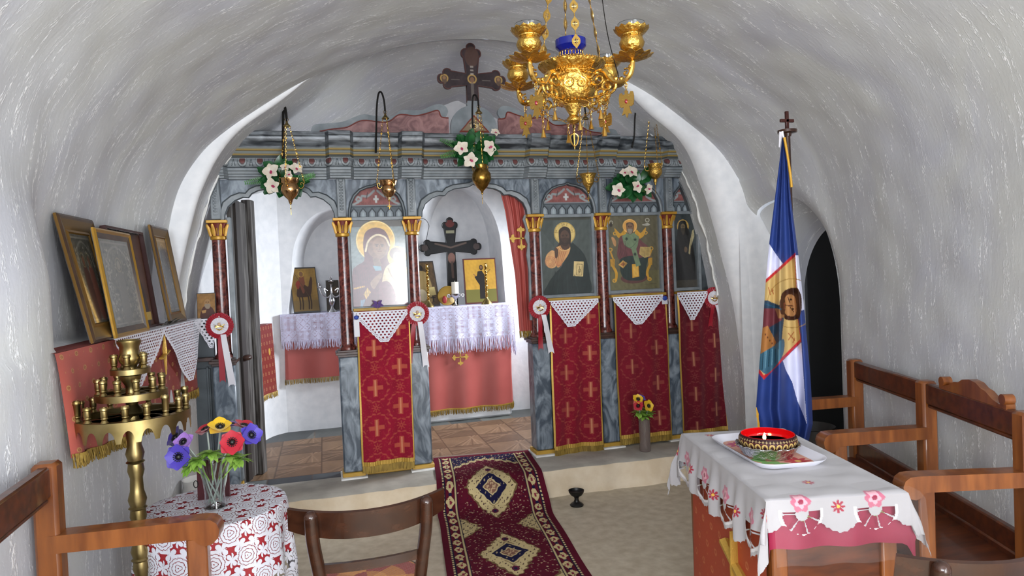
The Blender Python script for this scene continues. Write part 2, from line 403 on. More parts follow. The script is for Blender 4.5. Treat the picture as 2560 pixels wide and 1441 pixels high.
YS = np.r_[np.linspace(-6.2, -2.6, 30), np.linspace(-2.5, -1.16, 44), -1.1501, -.72-.43*np.cos(np.linspace(0, PI/2, 40)), np.linspace(-.70, YW, 16)]
rows = []
for Y in YS:
    p = outer(Y).copy(); h = arch_h(Y) if Y > -1.15005 else 0.
    if Y > -1.15005: h = 1.2+.73*math.sqrt(max(0, 1-((Y+.72)/.43)**2)) if Y < -.72 else 1.84+.09*math.sqrt(max(0, 1-((Y+.72)/.37)**2))
    if h > 0:
        lo = (p[:, 0] > 1.1) & (p[:, 1] < 2.1); zq = h+(p[lo, 1]/2.1)*(2.1-h); kx = np.argsort(p[lo, 1]); px_, pz_ = p[lo, 0][kx], p[lo, 1][kx]; p[lo, 0] = np.interp(zq, pz_, px_); p[lo, 1] = zq
    rt = p[:, 0] > 1.1; dd_ = (p[:, 1]-h) if Y > -.72 else np.where(p[:, 1] > 1.2, (np.hypot((Y+.72)/.43, np.maximum(p[:, 1]-1.2, 0)/.73)-1)*.43, max(-1.15-Y, 0)); dd_ = np.maximum(dd_, 0)
    p[:, 0] += np.where(rt, .06*np.clip(1-dd_/.10, 0, 1)**2, 0)      # rounded lip of the opening
    rows.append(np.stack([p[:, 0], np.full(len(p), Y), p[:, 1]], -1))
NV = np.array(rows)
arc = np.r_[0, np.cumsum(np.hypot(*np.diff(outer(-2.), axis=0).T))]
UVN = np.stack([np.where((NV[..., 1] > -1.151) & (NV[..., 0] > 1.1) & (NV[..., 2] < 2.12), NV[..., 2]*1.02, np.broadcast_to(arc, NV.shape[:2])), np.broadcast_to(YS[:, None], NV.shape[:2])], -1)
bmp = .011*wob(UVN[..., 0], UVN[..., 1], 5, 3)+.004*wob(UVN[..., 0], UVN[..., 1], 17, 4)
cen = np.array([1.0, 0, 1.2]); dirs = NV-np.stack([np.full(NV.shape[:2], 1.0), NV[..., 1], np.full(NV.shape[:2], 1.2)], -1)
dirs /= np.linalg.norm(dirs, axis=-1, keepdims=True); edge = np.clip((YW-NV[..., 1])/.12, 0, 1); edge = np.where((NV[..., 0] > 1.1) & (NV[..., 2] < 2.3), np.clip((-1.1-NV[..., 1])/.4, 0, 1), edge)
NV = NV+dirs*(bmp*edge)[..., None]
# left wall: it swells out by the bench, then forms a shallow recess above a ledge for the icons
sm = lambda a, b, x: (lambda t: t*t*(3-2*t))(np.clip((x-a)/(b-a), 0, 1))
Yv, Zv = NV[..., 1], NV[..., 2]; lft_ = (np.arange(181) > 100)[None, :]
front = np.interp(Yv, [-2.16, -.40], [-.846, -.741]); sw = sm(-2.9, -2.2, Yv)
low = np.where(Yv > -2.16, front, NV[..., 0]+(-.846-NV[..., 0])*sw); fade = (1-sm(-2.14, -1.95, Yv))*(1-sm(1.5, 2.1, Zv)); upx = NV[..., 0]+(low-NV[..., 0])*sw*fade
NV[..., 0] = np.where(lft_ & (Zv < 1.285), low, np.where(lft_, upx, NV[..., 0]))
k0 = 46; k1 = 181-46
rs = int(np.argmax(YS > -1.15005))      # the opening starts here: the shell is built in two lengths
for nm, a, b in (('wall_right', 0, k0+1), ('ceiling', k0, k1+1), ('wall_left', k1, 181)):
    if nm == 'wall_left': grid(nm, NV[:, a:b], M['plaster'], uv=UVN[:, a:b], kind='structure'); continue
    grid(nm, NV[:rs, a:b], M['plaster'], uv=UVN[:rs, a:b], kind='structure'); grid(nm, NV[rs:, a:b], M['plaster'], uv=UVN[rs:, a:b], kind='structure')
# passage through the right wall, with the dark room beyond
YY = [-1.15]+list(-.72-.43*np.cos(np.linspace(0, PI, 40)))
edge1 = [(-1.15, 0.)]+[(-.72-(.43 if a < PI/2 else .37)*math.cos(a), (1.2+.73*math.sin(a)) if a < PI/2 else 1.84+.09*math.sin(a)) for a in np.linspace(0, PI, 40)]
edge2 = [(-1.22, 0.)]+[(-.75-.40*math.cos(a)-.0, 1.2+.55*math.sin(a)) for a in np.linspace(0, PI, 40)]
W = []
for t in np.linspace(0, 1, 9):
    W.append([((1-t)*(float(xr(e1[0]))+.045)+t*3.43, (1-t)*e1[0]+t*e2[0], (1-t)*e1[1]+t*e2[1]) for e1, e2 in zip(edge1, edge2)])
W = np.array(W); grid('wall_passage', W, M['plaster'], uv=np.stack([W[..., 2]+W[..., 1], W[..., 0]], -1), kind='structure')
b = Mb()
b.add([(2.9, YW+.004, 0), (3.44, YW+.004, 0), (3.44, YW+.004, 1.2), (3.44, YW+.004, 2.25), (2.9, YW+.004, 2.25)], [[0, 1, 2, 3, 4]]); b.build('wall_jamb', M['plain'], kind='structure')
b = Mb()
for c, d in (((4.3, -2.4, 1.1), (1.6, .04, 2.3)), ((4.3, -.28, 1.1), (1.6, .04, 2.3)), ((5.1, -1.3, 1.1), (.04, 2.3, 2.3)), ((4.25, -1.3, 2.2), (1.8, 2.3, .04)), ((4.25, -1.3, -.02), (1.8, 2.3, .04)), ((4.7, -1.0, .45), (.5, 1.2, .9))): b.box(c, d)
b.build('wall_store', M['dark'], kind='structure')  # near-black walls stand in for the unlit darkness
# face of the end arch and the barrel behind it
O = outer(YW); I = INNF.copy()
def polar(p, th, c=(1.05, .5)):
    a = np.arctan2(p[:, 1]-c[1], p[:, 0]-c[0]); r = np.hypot(p[:, 0]-c[0], p[:, 1]-c[1]); k = np.argsort(a); r = np.interp(th, a[k], r[k]); return np.stack([c[0]+r*np.cos(th), c[1]+r*np.sin(th)], -1)
TH_ = np.linspace(np.arctan2(-.5, 1.9), PI-np.arctan2(-.5, 1.9), 181); O = polar(resamp(O, 900), TH_); I = polar(resamp(I, 900), TH_)
zo = np.interp(I[:, 0], O[::-1, 0], O[::-1, 1]); above = np.where(I[:, 1] > 2.0, np.maximum(I[:, 1]-zo, 0), 0)   # near the crown the barrel rises behind the vault's edge
dv = O-I; L = np.linalg.norm(dv, axis=1); un = dv/np.maximum(L, 1e-6)[:, None]
rad = np.minimum(np.where(I[:, 0] > 1.02, .15, .035), .75*L)
yend = np.where(above > 0, np.minimum(.34, 2.4*above), rad)
R_ = [np.stack([O[:, 0], np.full(181, YW), O[:, 1]], -1)]
for t in np.linspace(0, 1, 9):
    ph = t*PI/2; q = I+un*(rad*(1-math.sin(ph)))[:, None]; q2 = O+(I-O)*(t*t*(3-2*t)); up_ = (above > 0)[:, None]
    q = np.where(up_, q2, q); R_.append(np.stack([q[:, 0], YW+np.where(above > 0, yend*t, rad*(1-math.cos(ph))), q[:, 1]], -1))
grid('wall_end', np.array(R_), M['plain'], kind='structure')
R_ = []; ys = np.linspace(0, 1, 40)
for t in ys: R_.append(np.stack([I[:, 0], (YW+yend)*(1-t)+1.68*t, I[:, 1]], -1))
BV = np.array(R_)
for k, t in enumerate(ys): w_ = np.clip((BV[k, :, 2]-2.2)/.6, 0, 1); BV[k, :, 0] += t*.25*w_; BV[k, :, 2] -= t*w_*(.02+.22*(1-np.exp(-np.abs(BV[k, :, 0]-1.28)/.5)))
arc2 = np.r_[0, np.cumsum(np.hypot(*np.diff(I, axis=0).T))]
UB = np.stack([np.broadcast_to(arc2, BV.shape[:2]), BV[..., 1]], -1)
grid('ceiling_altar', BV[:, 30:151], M['plaster'], uv=UB[:, 30:151], kind='structure')
grid('wall_altar_right', BV[:, :31], M['plaster'], uv=UB[:, :31], kind='structure'); grid('wall_altar_left', BV[:, 150:], M['plaster'], uv=UB[:, 150:], kind='structure')
# ragged plaster lip where the wall meets the wooden screen
def lip(idx, y):
    P = [(I[i, 0]+(.004 if I[i, 0] < 1 else -.004)+random.uniform(-.006, .006), y+random.uniform(-.012, .012), I[i, 1]) for i in idx]
    Mb().tube(P, [random.uniform(.004, .012) for _ in P], 6).build('trim_1', M['whitewash'], kind='structure')
lip([i for i in range(181) if I[i, 0] > 1.5 and 1.25 < I[i, 1] < 2.5], -.055); lip([i for i in range(181) if I[i, 0] < .5 and 1.3 < I[i, 1] < 2.45], -.055)
# altar room: left wall, back wall with two arched recesses
pl = np.array(spline([(-.93, .1), (-.74, .6), (-.62, 1.05), (-.55, 1.35), (-.47, 1.55), (-.36, 1.65), (-.3, 1.66)], 6, False))
zz = np.linspace(.17, 3.1, 20); G = np.array([[(p[0], p[1], z) for p in pl] for z in zz]); grid('wall_altar_side', G, M['plain'], kind='structure')
def archline(c, hw, z0, zs, zc, n=28, lean=0.):
    return [(c-hw, z0), (c-hw+lean*.5, (z0+zs)/2)]+[(c-(hw-lean)*math.cos(a), zs+(zc-zs)*math.sin(a)) for a in np.linspace(0, PI, n)]+[(c+hw-lean*.5, (z0+zs)/2), (c+hw, z0)]
def recess(name, rect, A, B, Yf, Yb):
    x0, x1, z0, z1 = rect; b = Mb(); A = resamp(A, 60); B = resamp(B, 60); c = A.mean(0); n = 60
    A2 = np.r_[A, resamp([A[-1], A[0]], 12)[1:-1]]; m = len(A2); Q = []
    for p in A2:
        d = p-c; t = min([(x1-c[0])/d[0] if d[0] > 1e-6 else 9e9, (x0-c[0])/d[0] if d[0] < -1e-6 else 9e9, (z1-c[1])/d[1] if d[1] > 1e-6 else 9e9, (z0-c[1])/d[1] if d[1] < -1e-6 else 9e9]); Q.append(c+d*t)
    b.add([(p[0], Yf, p[1]) for p in A2]+[(q[0], Yf, q[1]) for q in Q], [[i, (i+1) % m, m+(i+1) % m, m+i] for i in range(m)])
    for sx, sz in ((x0, z0), (x1, z0), (x0, z1), (x1, z1)):   # corners the radial strip leaves open
        i = min(range(m), key=lambda k: abs(Q[k][0]-sx)+(0 if abs(Q[k][1]-sz) > 1e-6 else 0)+abs(Q[k][1]-sz)); ns = [Q[i-1], Q[i], Q[(i+1) % m]]
        b.add([(sx, Yf, sz)]+[(q[0], Yf, q[1]) for q in ns], [[0, 1, 2], [0, 2, 3]])
    b.add([(p[0], Yf, p[1]) for p in A]+[(p[0], Yb, p[1]) for p in B], [[i, i+1, n+i+1, n+i] for i in range(n-1)]+[[0, n, 2*n-1, n-1]])
    b.add([(p[0], Yb, p[1]) for p in B], [list(range(n))]); b.build(name, M['plain'], kind='structure', ang=50)
recess('wall_back', (.62, 1.85, .17, 3.2), archline(1.2, .47, 1.2, 1.72, 2.36, lean=.02), archline(1.31, .33, 1.2, 1.72, 2.34, lean=.02), 1.65, 2.02)
recess('wall_back', (-.42, .62, .17, 3.2), archline(.10, .42, 1.2, 1.62, 2.13, lean=.06), archline(.14, .36, 1.2, 1.62, 2.08, lean=.05), 1.65, 1.98)
b = Mb(); b.add([(1.85, 1.65, .17), (3.1, 1.65, .17), (3.1, 1.65, 3.2), (1.85, 1.65, 3.2)], [[0, 1, 2, 3]]); b.build('wall_back', M['plain'], kind='structure')
# entrance wall behind, with its door opening and window
b = Mb()
for x0, x1, z0, z1 in ((-1.4, -.82, 0, 3.3), (-.82, -.08, 0, 1.2), (-.82, -.08, 2.3, 3.3), (-.08, .42, 0, 3.3), (.42, 1.58, 2.2, 3.3), (1.58, 2.2, 0, 3.3)):
    b.box(((x0+x1)/2, -6.29, (z0+z1)/2), (x1-x0, .18, z1-z0))
b.build('wall_entrance', M['plaster'], kind='structure')
b = Mb(); b.box((1.0, -6.35, 2.17), (1.3, .12, .07)); b.box((.39, -6.35, 1.1), (.07, .12, 2.2)); b.box((1.61, -6.35, 1.1), (.07, .12, 2.2)); b.build('door_1', M['pine'], kind='structure')
# floors
b = Mb(); b.box((1.0, -3.25, -.05), (5.0, 6.2, .1)); b.build('floor', M['floor'], kind='structure')
n = 90; xs = np.linspace(-1.0, 3.02, n); ed = -.345+.012*wob(xs, xs*0, 7, 5)+.006*wob(xs, xs*0, 31, 6)-(xs-1)*.012
P = np.array([[(x, e+.02, 0.) for x, e in zip(xs, ed)], [(x, e-.012, .03) for x, e in zip(xs, ed)], [(x, e, .09) for x, e in zip(xs, ed)], [(x, e+.004, .150+.006*math.sin(9*x)) for x, e in zip(xs, ed)], [(x, e+.012, .166) for x, e in zip(xs, ed)]]); P[0, :, 1] -= .05
grid('trim_2', P, M['riser'], kind='structure')
P = np.array([[(x, e+.010, .165) for x, e in zip(xs, ed)], [(x, e+.03, .177) for x, e in zip(xs, ed)], [(x, -.12, .177) for x in xs], [(x, .06, .177) for x in xs]])
grid('trim_3', P, M['slab'], kind='structure')
cv = Cv(-1.0, 0, 3.0, 2.1, 640, '#4f3b2c', 2)     # wood-look tiles of the altar room, y = depth
for i in range(14):
    for j in range(7):
        x0, y0 = -1.0+i*.31, .21+j*.31; c = ['#66503e', '#7a6049', '#6d543f', '#80664e'][(i*7+j*3) % 4]; cv.rect(x0+.004, y0+.004, x0+.306, y0+.306, c)
        for k in range(7):
            f = .31*(k+.5)/7; d = (i+j) % 2
            cv.line([(x0+f, y0+.01), (x0+.31-f*.3, y0+.3)] if d else [(x0+.01, y0+f), (x0+.3, y0+.31-f*.4)], .012, ['#8f735a', '#574030', '#9a7c62'][k % 3], .6)
for i in range(15):
    cv.rect(-1.0+i*.29+.003, .06, -1.0+i*.29+.287, .2, ['#454b4e', '#6d7271', '#363c40'][i % 3])
    cv.rect(-1.0+i*.29+.003, 1.32, -1.0+i*.29+.287, 1.66, ['#5d605d', '#4c504e', '#686b66'][i % 3])
cv.poly([(-.95, .1), (-.6, 1.0), (-.5, 1.3), (-.2, 1.32), (-.1, 1.7), (-.4, 1.7), (-1, 1)], '#44484a', .8); cv.grain(.06, .05, 3)
plate('floor_altar', cv, (-1.0, 0.0, .176), (4.0, 0, 0), (0, 2.1, 0), M['paint'], None, kind='structure')
for wn, wx in (('fill_frame_2', -1.06), ('fill_frame_3', 1.86)):  # frames added around the side fills, the walls behind are closed
    b = Mb(); b.box((wx, -5.35, 1.18), (.05, .82, .05)); b.box((wx, -5.35, 2.12), (.05, .82, .05)); b.box((wx, -5.74, 1.65), (.05, .05, .98)); b.box((wx, -4.96, 1.65), (.05, .05, .98)); b.build(wn, M['pine'], kind='structure')
# window of the altar room, set in the right-hand wall out of sight
b = Mb(); b.box((2.78, .95, 1.75), (.05, .78, .06)); b.box((2.78, .95, 1.28), (.05, .78, .05)); b.box((2.78, .95, 2.22), (.05, .78, .05)); b.box((2.78, .57, 1.75), (.05, .05, 1.0)); b.box((2.78, 1.33, 1.75), (.05, .05, 1.0)); b.build('window_1', M['pine'], kind='structure')
# ---------------------------------------------------------------- the painted icon screen
CX6 = [-.633, .14, .602, 1.484, 2.005, 2.545]
sL = [i for i in range(181) if I[i, 0] < 1.0]; sR = [i for i in range(181) if I[i, 0] > 1.0]
def limL(z): return float(np.interp(z, I[sL[::-1], 1], I[sL[::-1], 0]))
def limR(z): return float(np.interp(z, I[sR, 1], I[sR, 0]))
ic = thing('icon_screen', 'grey marbled wooden icon screen with columns, arches and carved cornice across the altar room', 'altar screen', (1.05, .07, .177))
def moulding(name, rows, m, paintf=None, ext=.02):
    xs = [-1.0]
    for c in CX6: xs += [c-.088, c-.066, c+.066, c+.088]
    xs = sorted(set(xs+list(np.arange(-1, 3.0, .01 if paintf is not None else .1)))); G = []
    for y, z in rows:
        r = []
        for x in xs:
            d = min(abs(x-c) for c in CX6); p = .05*min(1, max(0, (.088-d)/.022)); zc = min(max(z, 1.3), 2.5)
            r.append((min(max(x, limL(zc)-ext), limR(zc)+ext), y-p if y < .09 else y, z))
        G.append(r)
    col = None
    if paintf is not None: col = np.array([[lin(paintf(i, x, rows)) for x in xs] for i in range(len(rows))])
    return grid(name, G, m, ic, col=col, ang=25)
moulding('cornice_crown', [(.11, 2.446), (-.135, 2.446), (-.14, 2.442), (-.14, 2.420), (-.128, 2.416), (-.128, 2.405), (-.120, 2.385), (-.10, 2.368), (-.088, 2.36), (-.088, 2.352)], M['marble_dark'])
def stripe(i, x, rows):
    z = rows[i][1]; return '#8a7237' if 2.333 < z < 2.343 or 2.306 < z < 2.316 else ('#23272a' if 2.300 < z < 2.304 else '#777c78' if z > 2.32 else '#5f6563')
moulding('cornice_band', [(-.088, 2.352), (-.086, 2.346), (-.084, 2.342), (-.083, 2.338), (-.082, 2.334), (-.070, 2.330), (-.068, 2.322), (-.066, 2.318), (-.066, 2.314), (-.064, 2.308), (-.058, 2.304), (-.055, 2.301), (-.053, 2.295), (-.045, 2.291)], M['paint'], stripe)
# egg frieze, painted relief
cvf = Cv(0, 0, 4.0, .062, 1500, '#878d90', 1); k = 0
for x in np.arange(.02, 4.0, .105):
    cvf.ell(x, .020, .030, .040, '#5a6064'); cvf.ell(x, .018, .026, .035, '#949a9b'); cvf.ell(x, .018, .019, .025, '#4a4648'); cvf.ell(x, .017, .016, .021, '#6a4240')
    cvf.poly([(x+.0525, .0), (x+.040, .05), (x+.065, .05)], '#4a5054'); cvf.poly([(x+.0525, .012), (x+.046, .05), (x+.059, .05)], '#8a9092')
cvf.rect(0, .056, 4, .07, '#3a3f42'); cvf.grain(.12, .02, 4, 3.)
a, _ = cvf.out(); G = np.zeros(a.shape)
for i in range(a.shape[0]):
    t = i/(a.shape[0]-1); z = 2.291-.058*t
    for j in range(a.shape[1]):
        x = -1.0+4.0*j/(a.shape[1]-1); d = min(abs(x-c) for c in CX6); p = .05*min(1, max(0, (.088-d)/.022))
        G[i, j] = (min(max(x, limL(z)-.02), limR(z)+.02), -.034-.018*math.sin(PI*t)-p, z)
grid('egg_frieze', G, M['paint'], ic, col=a, label='frieze of painted eggs with red centres')
moulding('architrave', [(-.034, 2.233), (-.04, 2.228), (-.04, 2.214), (-.028, 2.210), (-.024, 2.196), (-.012, 2.192), (-.012, 2.182), (.0, 2.176), (.002, 2.166), (.04, 2.164)], M['grey_paint'])
# spandrel boards with arches
def arch_pts(kind, c, hw):
    if kind == 'door':
        h = [(1, 1.905), (.99, 1.945), (.93, 1.995), (.80, 2.035), (.66, 2.055), (.56, 2.052), (.50, 2.078), (.38, 2.098), (.22, 2.106), (.10, 2.112), (.0, 2.132)]
    else: h = [(1, 1.905), (.99, 1.95), (.93, 2.0), (.80, 2.05), (.58, 2.09), (.32, 2.11), (.12, 2.116), (0, 2.128)]
    return [(c+hw*a, z) for a, z in h]+[(c-hw*a, z) for a, z in h[::-1][1:]]
bays = [(-.70, .14, 'door', -.247, .34), (.14, .602, 'icon', .371, .178), (.602, 1.484, 'door', 1.05, .378), (1.484, 2.005, 'icon', 1.742, .20), (2.005, 2.545, 'icon', 2.275, .208), (2.545, 2.93, 'icon', 2.74, .155)]
X3, Z3 = (1, 0, 0), (0, 0, 1)
for x0, x1, kd, c, hw in bays:
    ap = [(min(p[0], limR(p[1])-.012), p[1]) for p in arch_pts(kd, c, hw)]; xa, xb = max(x0, limL(2.165)-.02), min(x1, limR(2.165)+.02)
    b = Mb(); b.prism([(xa, 1.905), (xa, 2.168), (xb, 2.168), (max(xb, x1) if x1 < 2.6 else min(x1, limR(1.905)+.02), 1.905)]+ap, (0, .045, 0), X3, Z3, -.03)
    sp = b.build('arch_panel', M['marble'], ic)
    b = Mb(); w = .030 if kd == 'door' else .012
    off = [(c+(p[0]-c)*(1+w/hw), p[1]+(w*.9 if p[1] > 1.95 else w*.4*(p[1] > 1.91))) for p in ap]; n = len(ap)
    b.add([(p[0], .036, p[1]) for p in ap]+[(q[0], .030, q[1]) for q in off]+[(q[0], .046, q[1]) for q in off]+[(p[0], .08, p[1]) for p in ap], [[i+k*n, i+1+k*n, i+1+(k+1)*n, i+(k+1)*n] for k in (0, 1) for i in range(n-1)]+[[i, i+1, 3*n+i+1, 3*n+i] for i in range(n-1)])
    b.build('arch_moulding', M['grey_paint'], sp)
    Mb().tube([(q[0], .030, q[1]) for q in off], .0045, 6).tube([(q[0], .036, q[1]) for q in ap], .003, 6).build('painted_outline', M['slate'], sp)
    if kd == 'icon':
        cv = Cv(-1, 0, 1, 1, 130, '#5c646a'); cv.poly([(-1, .58), (-1, 0), (1, 0), (1, .58)], '#8a5450'); cv.grain(.12, .12, 5)
        for s in (-1, 1):
            cv.line([(s*.06, .14), (s*.3, .30), (s*.52, .30), (s*.56, .42), (s*.70, .44)], .07, '#8f9494', sm=1); cv.line([(s*.92, .55), (s*.72, .50), (s*.56, .40), (s*.66, .32), (s*.74, .40)], .06, '#9aa0a0', sm=1); cv.line([(s*.30, .2), (s*.36, .38)], .03, '#4a3e40')
        cv.rect(-.035, .28, .035, .50, '#c3c5c2'); cv.rect(-.10, .36, .10, .42, '#c3c5c2')
        cv.rect(-1, .56, 1, .60, '#7d8488'); cv.rect(-1, .60, 1, .62, '#2c3236'); cv.rect(-1, .94, 1, 1, '#6f777b')
        for k in range(6):
            x = -1+(k+.5)/3; cv.poly([(x-.15, .94), (x-.14, .78), (x, .64), (x+.14, .78), (x+.15, .94)], '#33393d', sm=0); cv.poly([(x-.11, .94), (x-.10, .79), (x, .69), (x+.10, .79), (x+.11, .94)], '#8b9499'); cv.poly([(x-.05, .94), (x-.04, .82), (x, .76), (x+.04, .82), (x+.05, .94)], '#a3acb0')
        plate('tympanum', cv, (c-hw, .076, 2.125), (2*hw, 0, 0), (0, 0, -.225), M['paint'], sp, label='painted arch field with a pale cross on red over a row of pointed arches')
for c in CX6:
    b = Mb(); b.box((c, .022, 2.04), (.058, .044, .255)); b.box((c, .0, 2.04), (.028, .012, .20))
    for k in range(9): b.ball((c, -.008, 1.965+k*.021), (.012, .008, .009), 8)
    b.ball((c, -.006, 2.155), (.018, .012, .012), 8); b.build('carved_strip', M['grey_paint'], ic)
    b = Mb(); b.lathe([(.0, 1.03), (.056, 1.03), (.056, 1.045), (.047, 1.055), (.0445, 1.07), (.0425, 1.3), (.040, 1.795), (0, 1.795)], 28, (c, .07, 0)); col_ = b.build('column', M['porphyry'], ic, label='red-brown marbled column')
    b = Mb(); b.lathe([(.040, 1.79), (.043, 1.82), (.050, 1.86), (.060, 1.89), (0, 1.89)], 24, (c, .07, 0)); cp = b.build('capital', M['capred'], col_)
    b = Mb(); b.box((c, .07, 1.901), (.124, .124, .020)); b.lathe([(.041, 1.785), (.049, 1.79), (.049, 1.806), (.042, 1.812)], 24, (c, .07, 0))
    for k in range(8):
        a = 2*PI*k/8+PI/8; P = []
        for z, r in ((1.81, .046), (1.835, .050), (1.86, .057), (1.878, .066), (1.887, .068)): P.append((c+r*math.cos(a), .07+r*math.sin(a), z))
        b.tube(P, [.009, .012, .011, .009, .004], 6, flat=.5); a2 = a+PI/8
        b.tube([(c+.046*math.cos(a2), .07+.046*math.sin(a2), 1.82), (c+.056*math.cos(a2), .07+.056*math.sin(a2), 1.86)], [.003, .004], 6)
    b.build('gilt_leaves', M['gilt'], cp)
    b = Mb(); b.box((c, .07, .60), (.130, .14, .775), bev=.01); pd = b.build('pedestal', M['marble'], ic)
    b = Mb(); b.box((c, .07, .993), (.142, .152, .016)); b.box((c, .07, 1.010), (.166, .178, .018)); b.box((c, .07, 1.024), (.140, .15, .012)); b.build('pedestal_cap', M['brownpaint'], pd)
    b = Mb(); b.box((c, .07, .200), (.150, .16, .028)); b.build('pedestal_foot', M['ochre'], pd)
    b = Mb(); b.box((c, .06, .181), (.172, .20, .014)); b.build('plaster_bed', M['whitewash'], pd)
for x0, x1 in ((.205, .537), (1.549, 1.94), (2.07, 2.48), (2.61, 2.97)):
    b = Mb(); b.box(((x0+x1)/2, .075, .74), (x1-x0, .03, 1.07)); b.build('lower_panel', M['slate'], ic)
    b = Mb(); b.box(((x0+x1)/2, .06, .206), (x1-x0, .09, .05)); b.build('plinth_rail', M['ochre'], ic)
    b = Mb(); b.box(((x0+x1)/2, .05, 1.292), (x1-x0+.04, .06, .02)); b.build('gilt_rail', M['ochre'], ic)
b = Mb(); b.box((-.80, .085, .73), (.22, .03, 1.09)); b.box((-.80, .06, .60), (.16, .02, .74)); b.box((-.735, .055, .60), (.012, .03, .76)); b.build('side_panel', M['slate'], ic)
b = Mb(); b.box((-.80, .055, 1.03), (.22, .07, .025)); b.build('side_ledge', M['brownpaint'], ic)
b = Mb(); b.box((-.775, .045, 1.281), (.21, .09, .014)); b.build('icon_shelf', M['slate'], ic)
b = Mb(); b.box((-.567, .075, 1.08), (.028, .05, 1.70)); b.box((-.585, .085, .62), (.05, .02, .80)); b.build('door_post', M['grey_paint'], ic)
b = Mb(); b.prism([(1.444, 1.15), (1.444, 1.91), (1.415, 1.91), (1.40, 1.88), (1.41, 1.85), (1.425, 1.80), (1.41, 1.75), (1.43, 1.70), (1.418, 1.62), (1.43, 1.52), (1.425, 1.15)], (0, .06, 0), X3, Z3, -.02); b.build('wavy_post', M['grey_paint'], ic)
b = Mb(); b.box((2.865, .08, 1.60), (.12, .03, .62)); b.box((2.78, .10, 1.74), (.36, .02, .90)); b.build('end_board', M['slate'], ic)
frames = {'m': (.183, .562, 1.308, 1.896), 'c': (1.525, 1.925, 1.322, 1.890), 'n': (2.052, 2.476, 1.330, 1.894), 's': (2.598, 2.800, 1.326, 1.897)}
for k, (x0, x1, z0, z1) in frames.items():
    b = Mb(); w = .024
    b.box((x0-w/2+.004, .062, (z0+z1)/2), (w, .035, z1-z0+2*w)); b.box((x1+w/2-.004, .062, (z0+z1)/2), (w, .035, z1-z0+2*w)); b.box(((x0+x1)/2, .062, z0-w/2+.004), (x1-x0, .035, w)); b.box(((x0+x1)/2, .062, z1+w/2-.004), (x1-x0, .035, w))
    b.build('icon_frame', M['grey_paint'], ic)
# carved crest above the cornice
q = lambda x, y: (-.026+(x-780)*.002684, 2.487+(y-328)*-.0027+(x-780)*4.2e-5)
up = [(777, 331), (785, 313), (815, 309), (853, 305), (881, 294), (908, 286), (941, 291), (982, 288), (1001, 275), (1050, 275), (1077, 264), (1098, 259), (1114, 264), (1121, 278), (1113, 292), (1102, 290)]
pk = [(798, 329), (831, 323), (864, 319), (892, 305), (913, 302), (963, 306), (990, 289), (1009, 287), (1036, 290), (1067, 283), (1094, 276), (1102, 292), (1121, 295)]
U1 = [q(*p) for p in spline(up, 4, False)]; P1 = [q(*p) for p in spline(pk, 4, False)]; mx = lambda L: [(2*1.067-p[0], p[1]) for p in L]
for f, s in ((lambda L: L, 1), (mx, -1)):
    b = Mb(); pts = f(P1+[(P1[-1][0], 2.44), (P1[0][0]-.02, 2.44)]); b.prism(pts if s > 0 else pts[::-1], (0, .045, 0), X3, Z3, -.02); cr = b.build('crest', M['pinkmarble'], ic, label='pink marbled scroll crest')
    b = Mb(); pts = f(U1+[(p[0], p[1]-.012) for p in P1[::-1]]+[(U1[0][0], 2.44)]); b.prism(pts if s > 0 else pts[::-1], (0, .052, 0), X3, Z3, -.03); b.build('crest_border', M['grey_paint'], cr)
    Mb().tube([(p[0], .043, p[1]) for p in f(P1)], .004, 6).build('crest_outline', M['capred'], cr)
hl = [(1.067+.164*math.sin(a), 2.53+.150*math.cos(a)) for a in np.linspace(PI/2, .25, 16)]+[(1.067+.045, 2.69), (1.067+.04, 2.712)]
hl = [(1.067+.164, 2.44)]+hl; hl = hl+[(2*1.067-p[0], p[1]) for p in hl[::-1]]
b = Mb(); b.prism(hl, (0, .04, 0), X3, Z3, -.03); lu = b.build('lunette', M['grey_paint'], ic)
cv = Cv(0, 0, 1, .52, 90, '#7c6a54')
cv.poly([(.06, .48), (.5, .04), (.94, .48)], '#8d7a60'); cv.ell(.5, .33, .13, .075, '#c9b48c'); cv.ell(.5, .335, .05, .05, '#2c2a2a'); cv.line([(.34, .27), (.5, .22), (.66, .27)], .02, '#4a3a30', sm=1); cv.line([(.05, .49), (.5, .03), (.95, .49)], .05, '#7a3122', closed=True); cv.m[:] = 0; cv.m[cv.inside([(0, .52), (.5, 0), (1, .52)])] = 1
a, al = cv.out(); u, v = cv.uv(); P = np.stack([.955+.224*u, .034+0*u, 2.615-.125*v], -1); grid('eye_triangle', P, M['paint'], lu, col=a, mask=(al[:-1, :-1] > .5), label='triangle painted with an eye and red rim')
def trefoil(cx, z0, zt, za, ha, w, r):
    """cross outline with three-lobed ends; z0 foot, zt top, za arm axis, ha half arm"""
    def end(tx, tz, dx, dz):
        nx, nz = -dz, dx; E = []
        for ox, oy, a0, a1 in ((0, -.62, -150, 20), (.62, 0, -75, 75), (0, .62, -20, 150)):
            for a in np.radians(np.linspace(a0, a1, 9)): u_, v_ = (ox+.50*math.cos(a))*r, (oy+.50*math.sin(a))*r; E.append((tx+dx*u_+nx*v_, tz+dz*u_+nz*v_))
        return E
    R_e = end(cx+ha-r, za, 1, 0); T_e = end(cx, zt-r, 0, 1); L_e = end(cx-ha+r, za, -1, 0); h = w/2
    return [(cx-h, z0), (cx+h, z0), (cx+h, za-h)]+R_e+[(cx+h, za+h)]+T_e+[(cx-h, za+h)]+L_e+[(cx-h, za-h)]
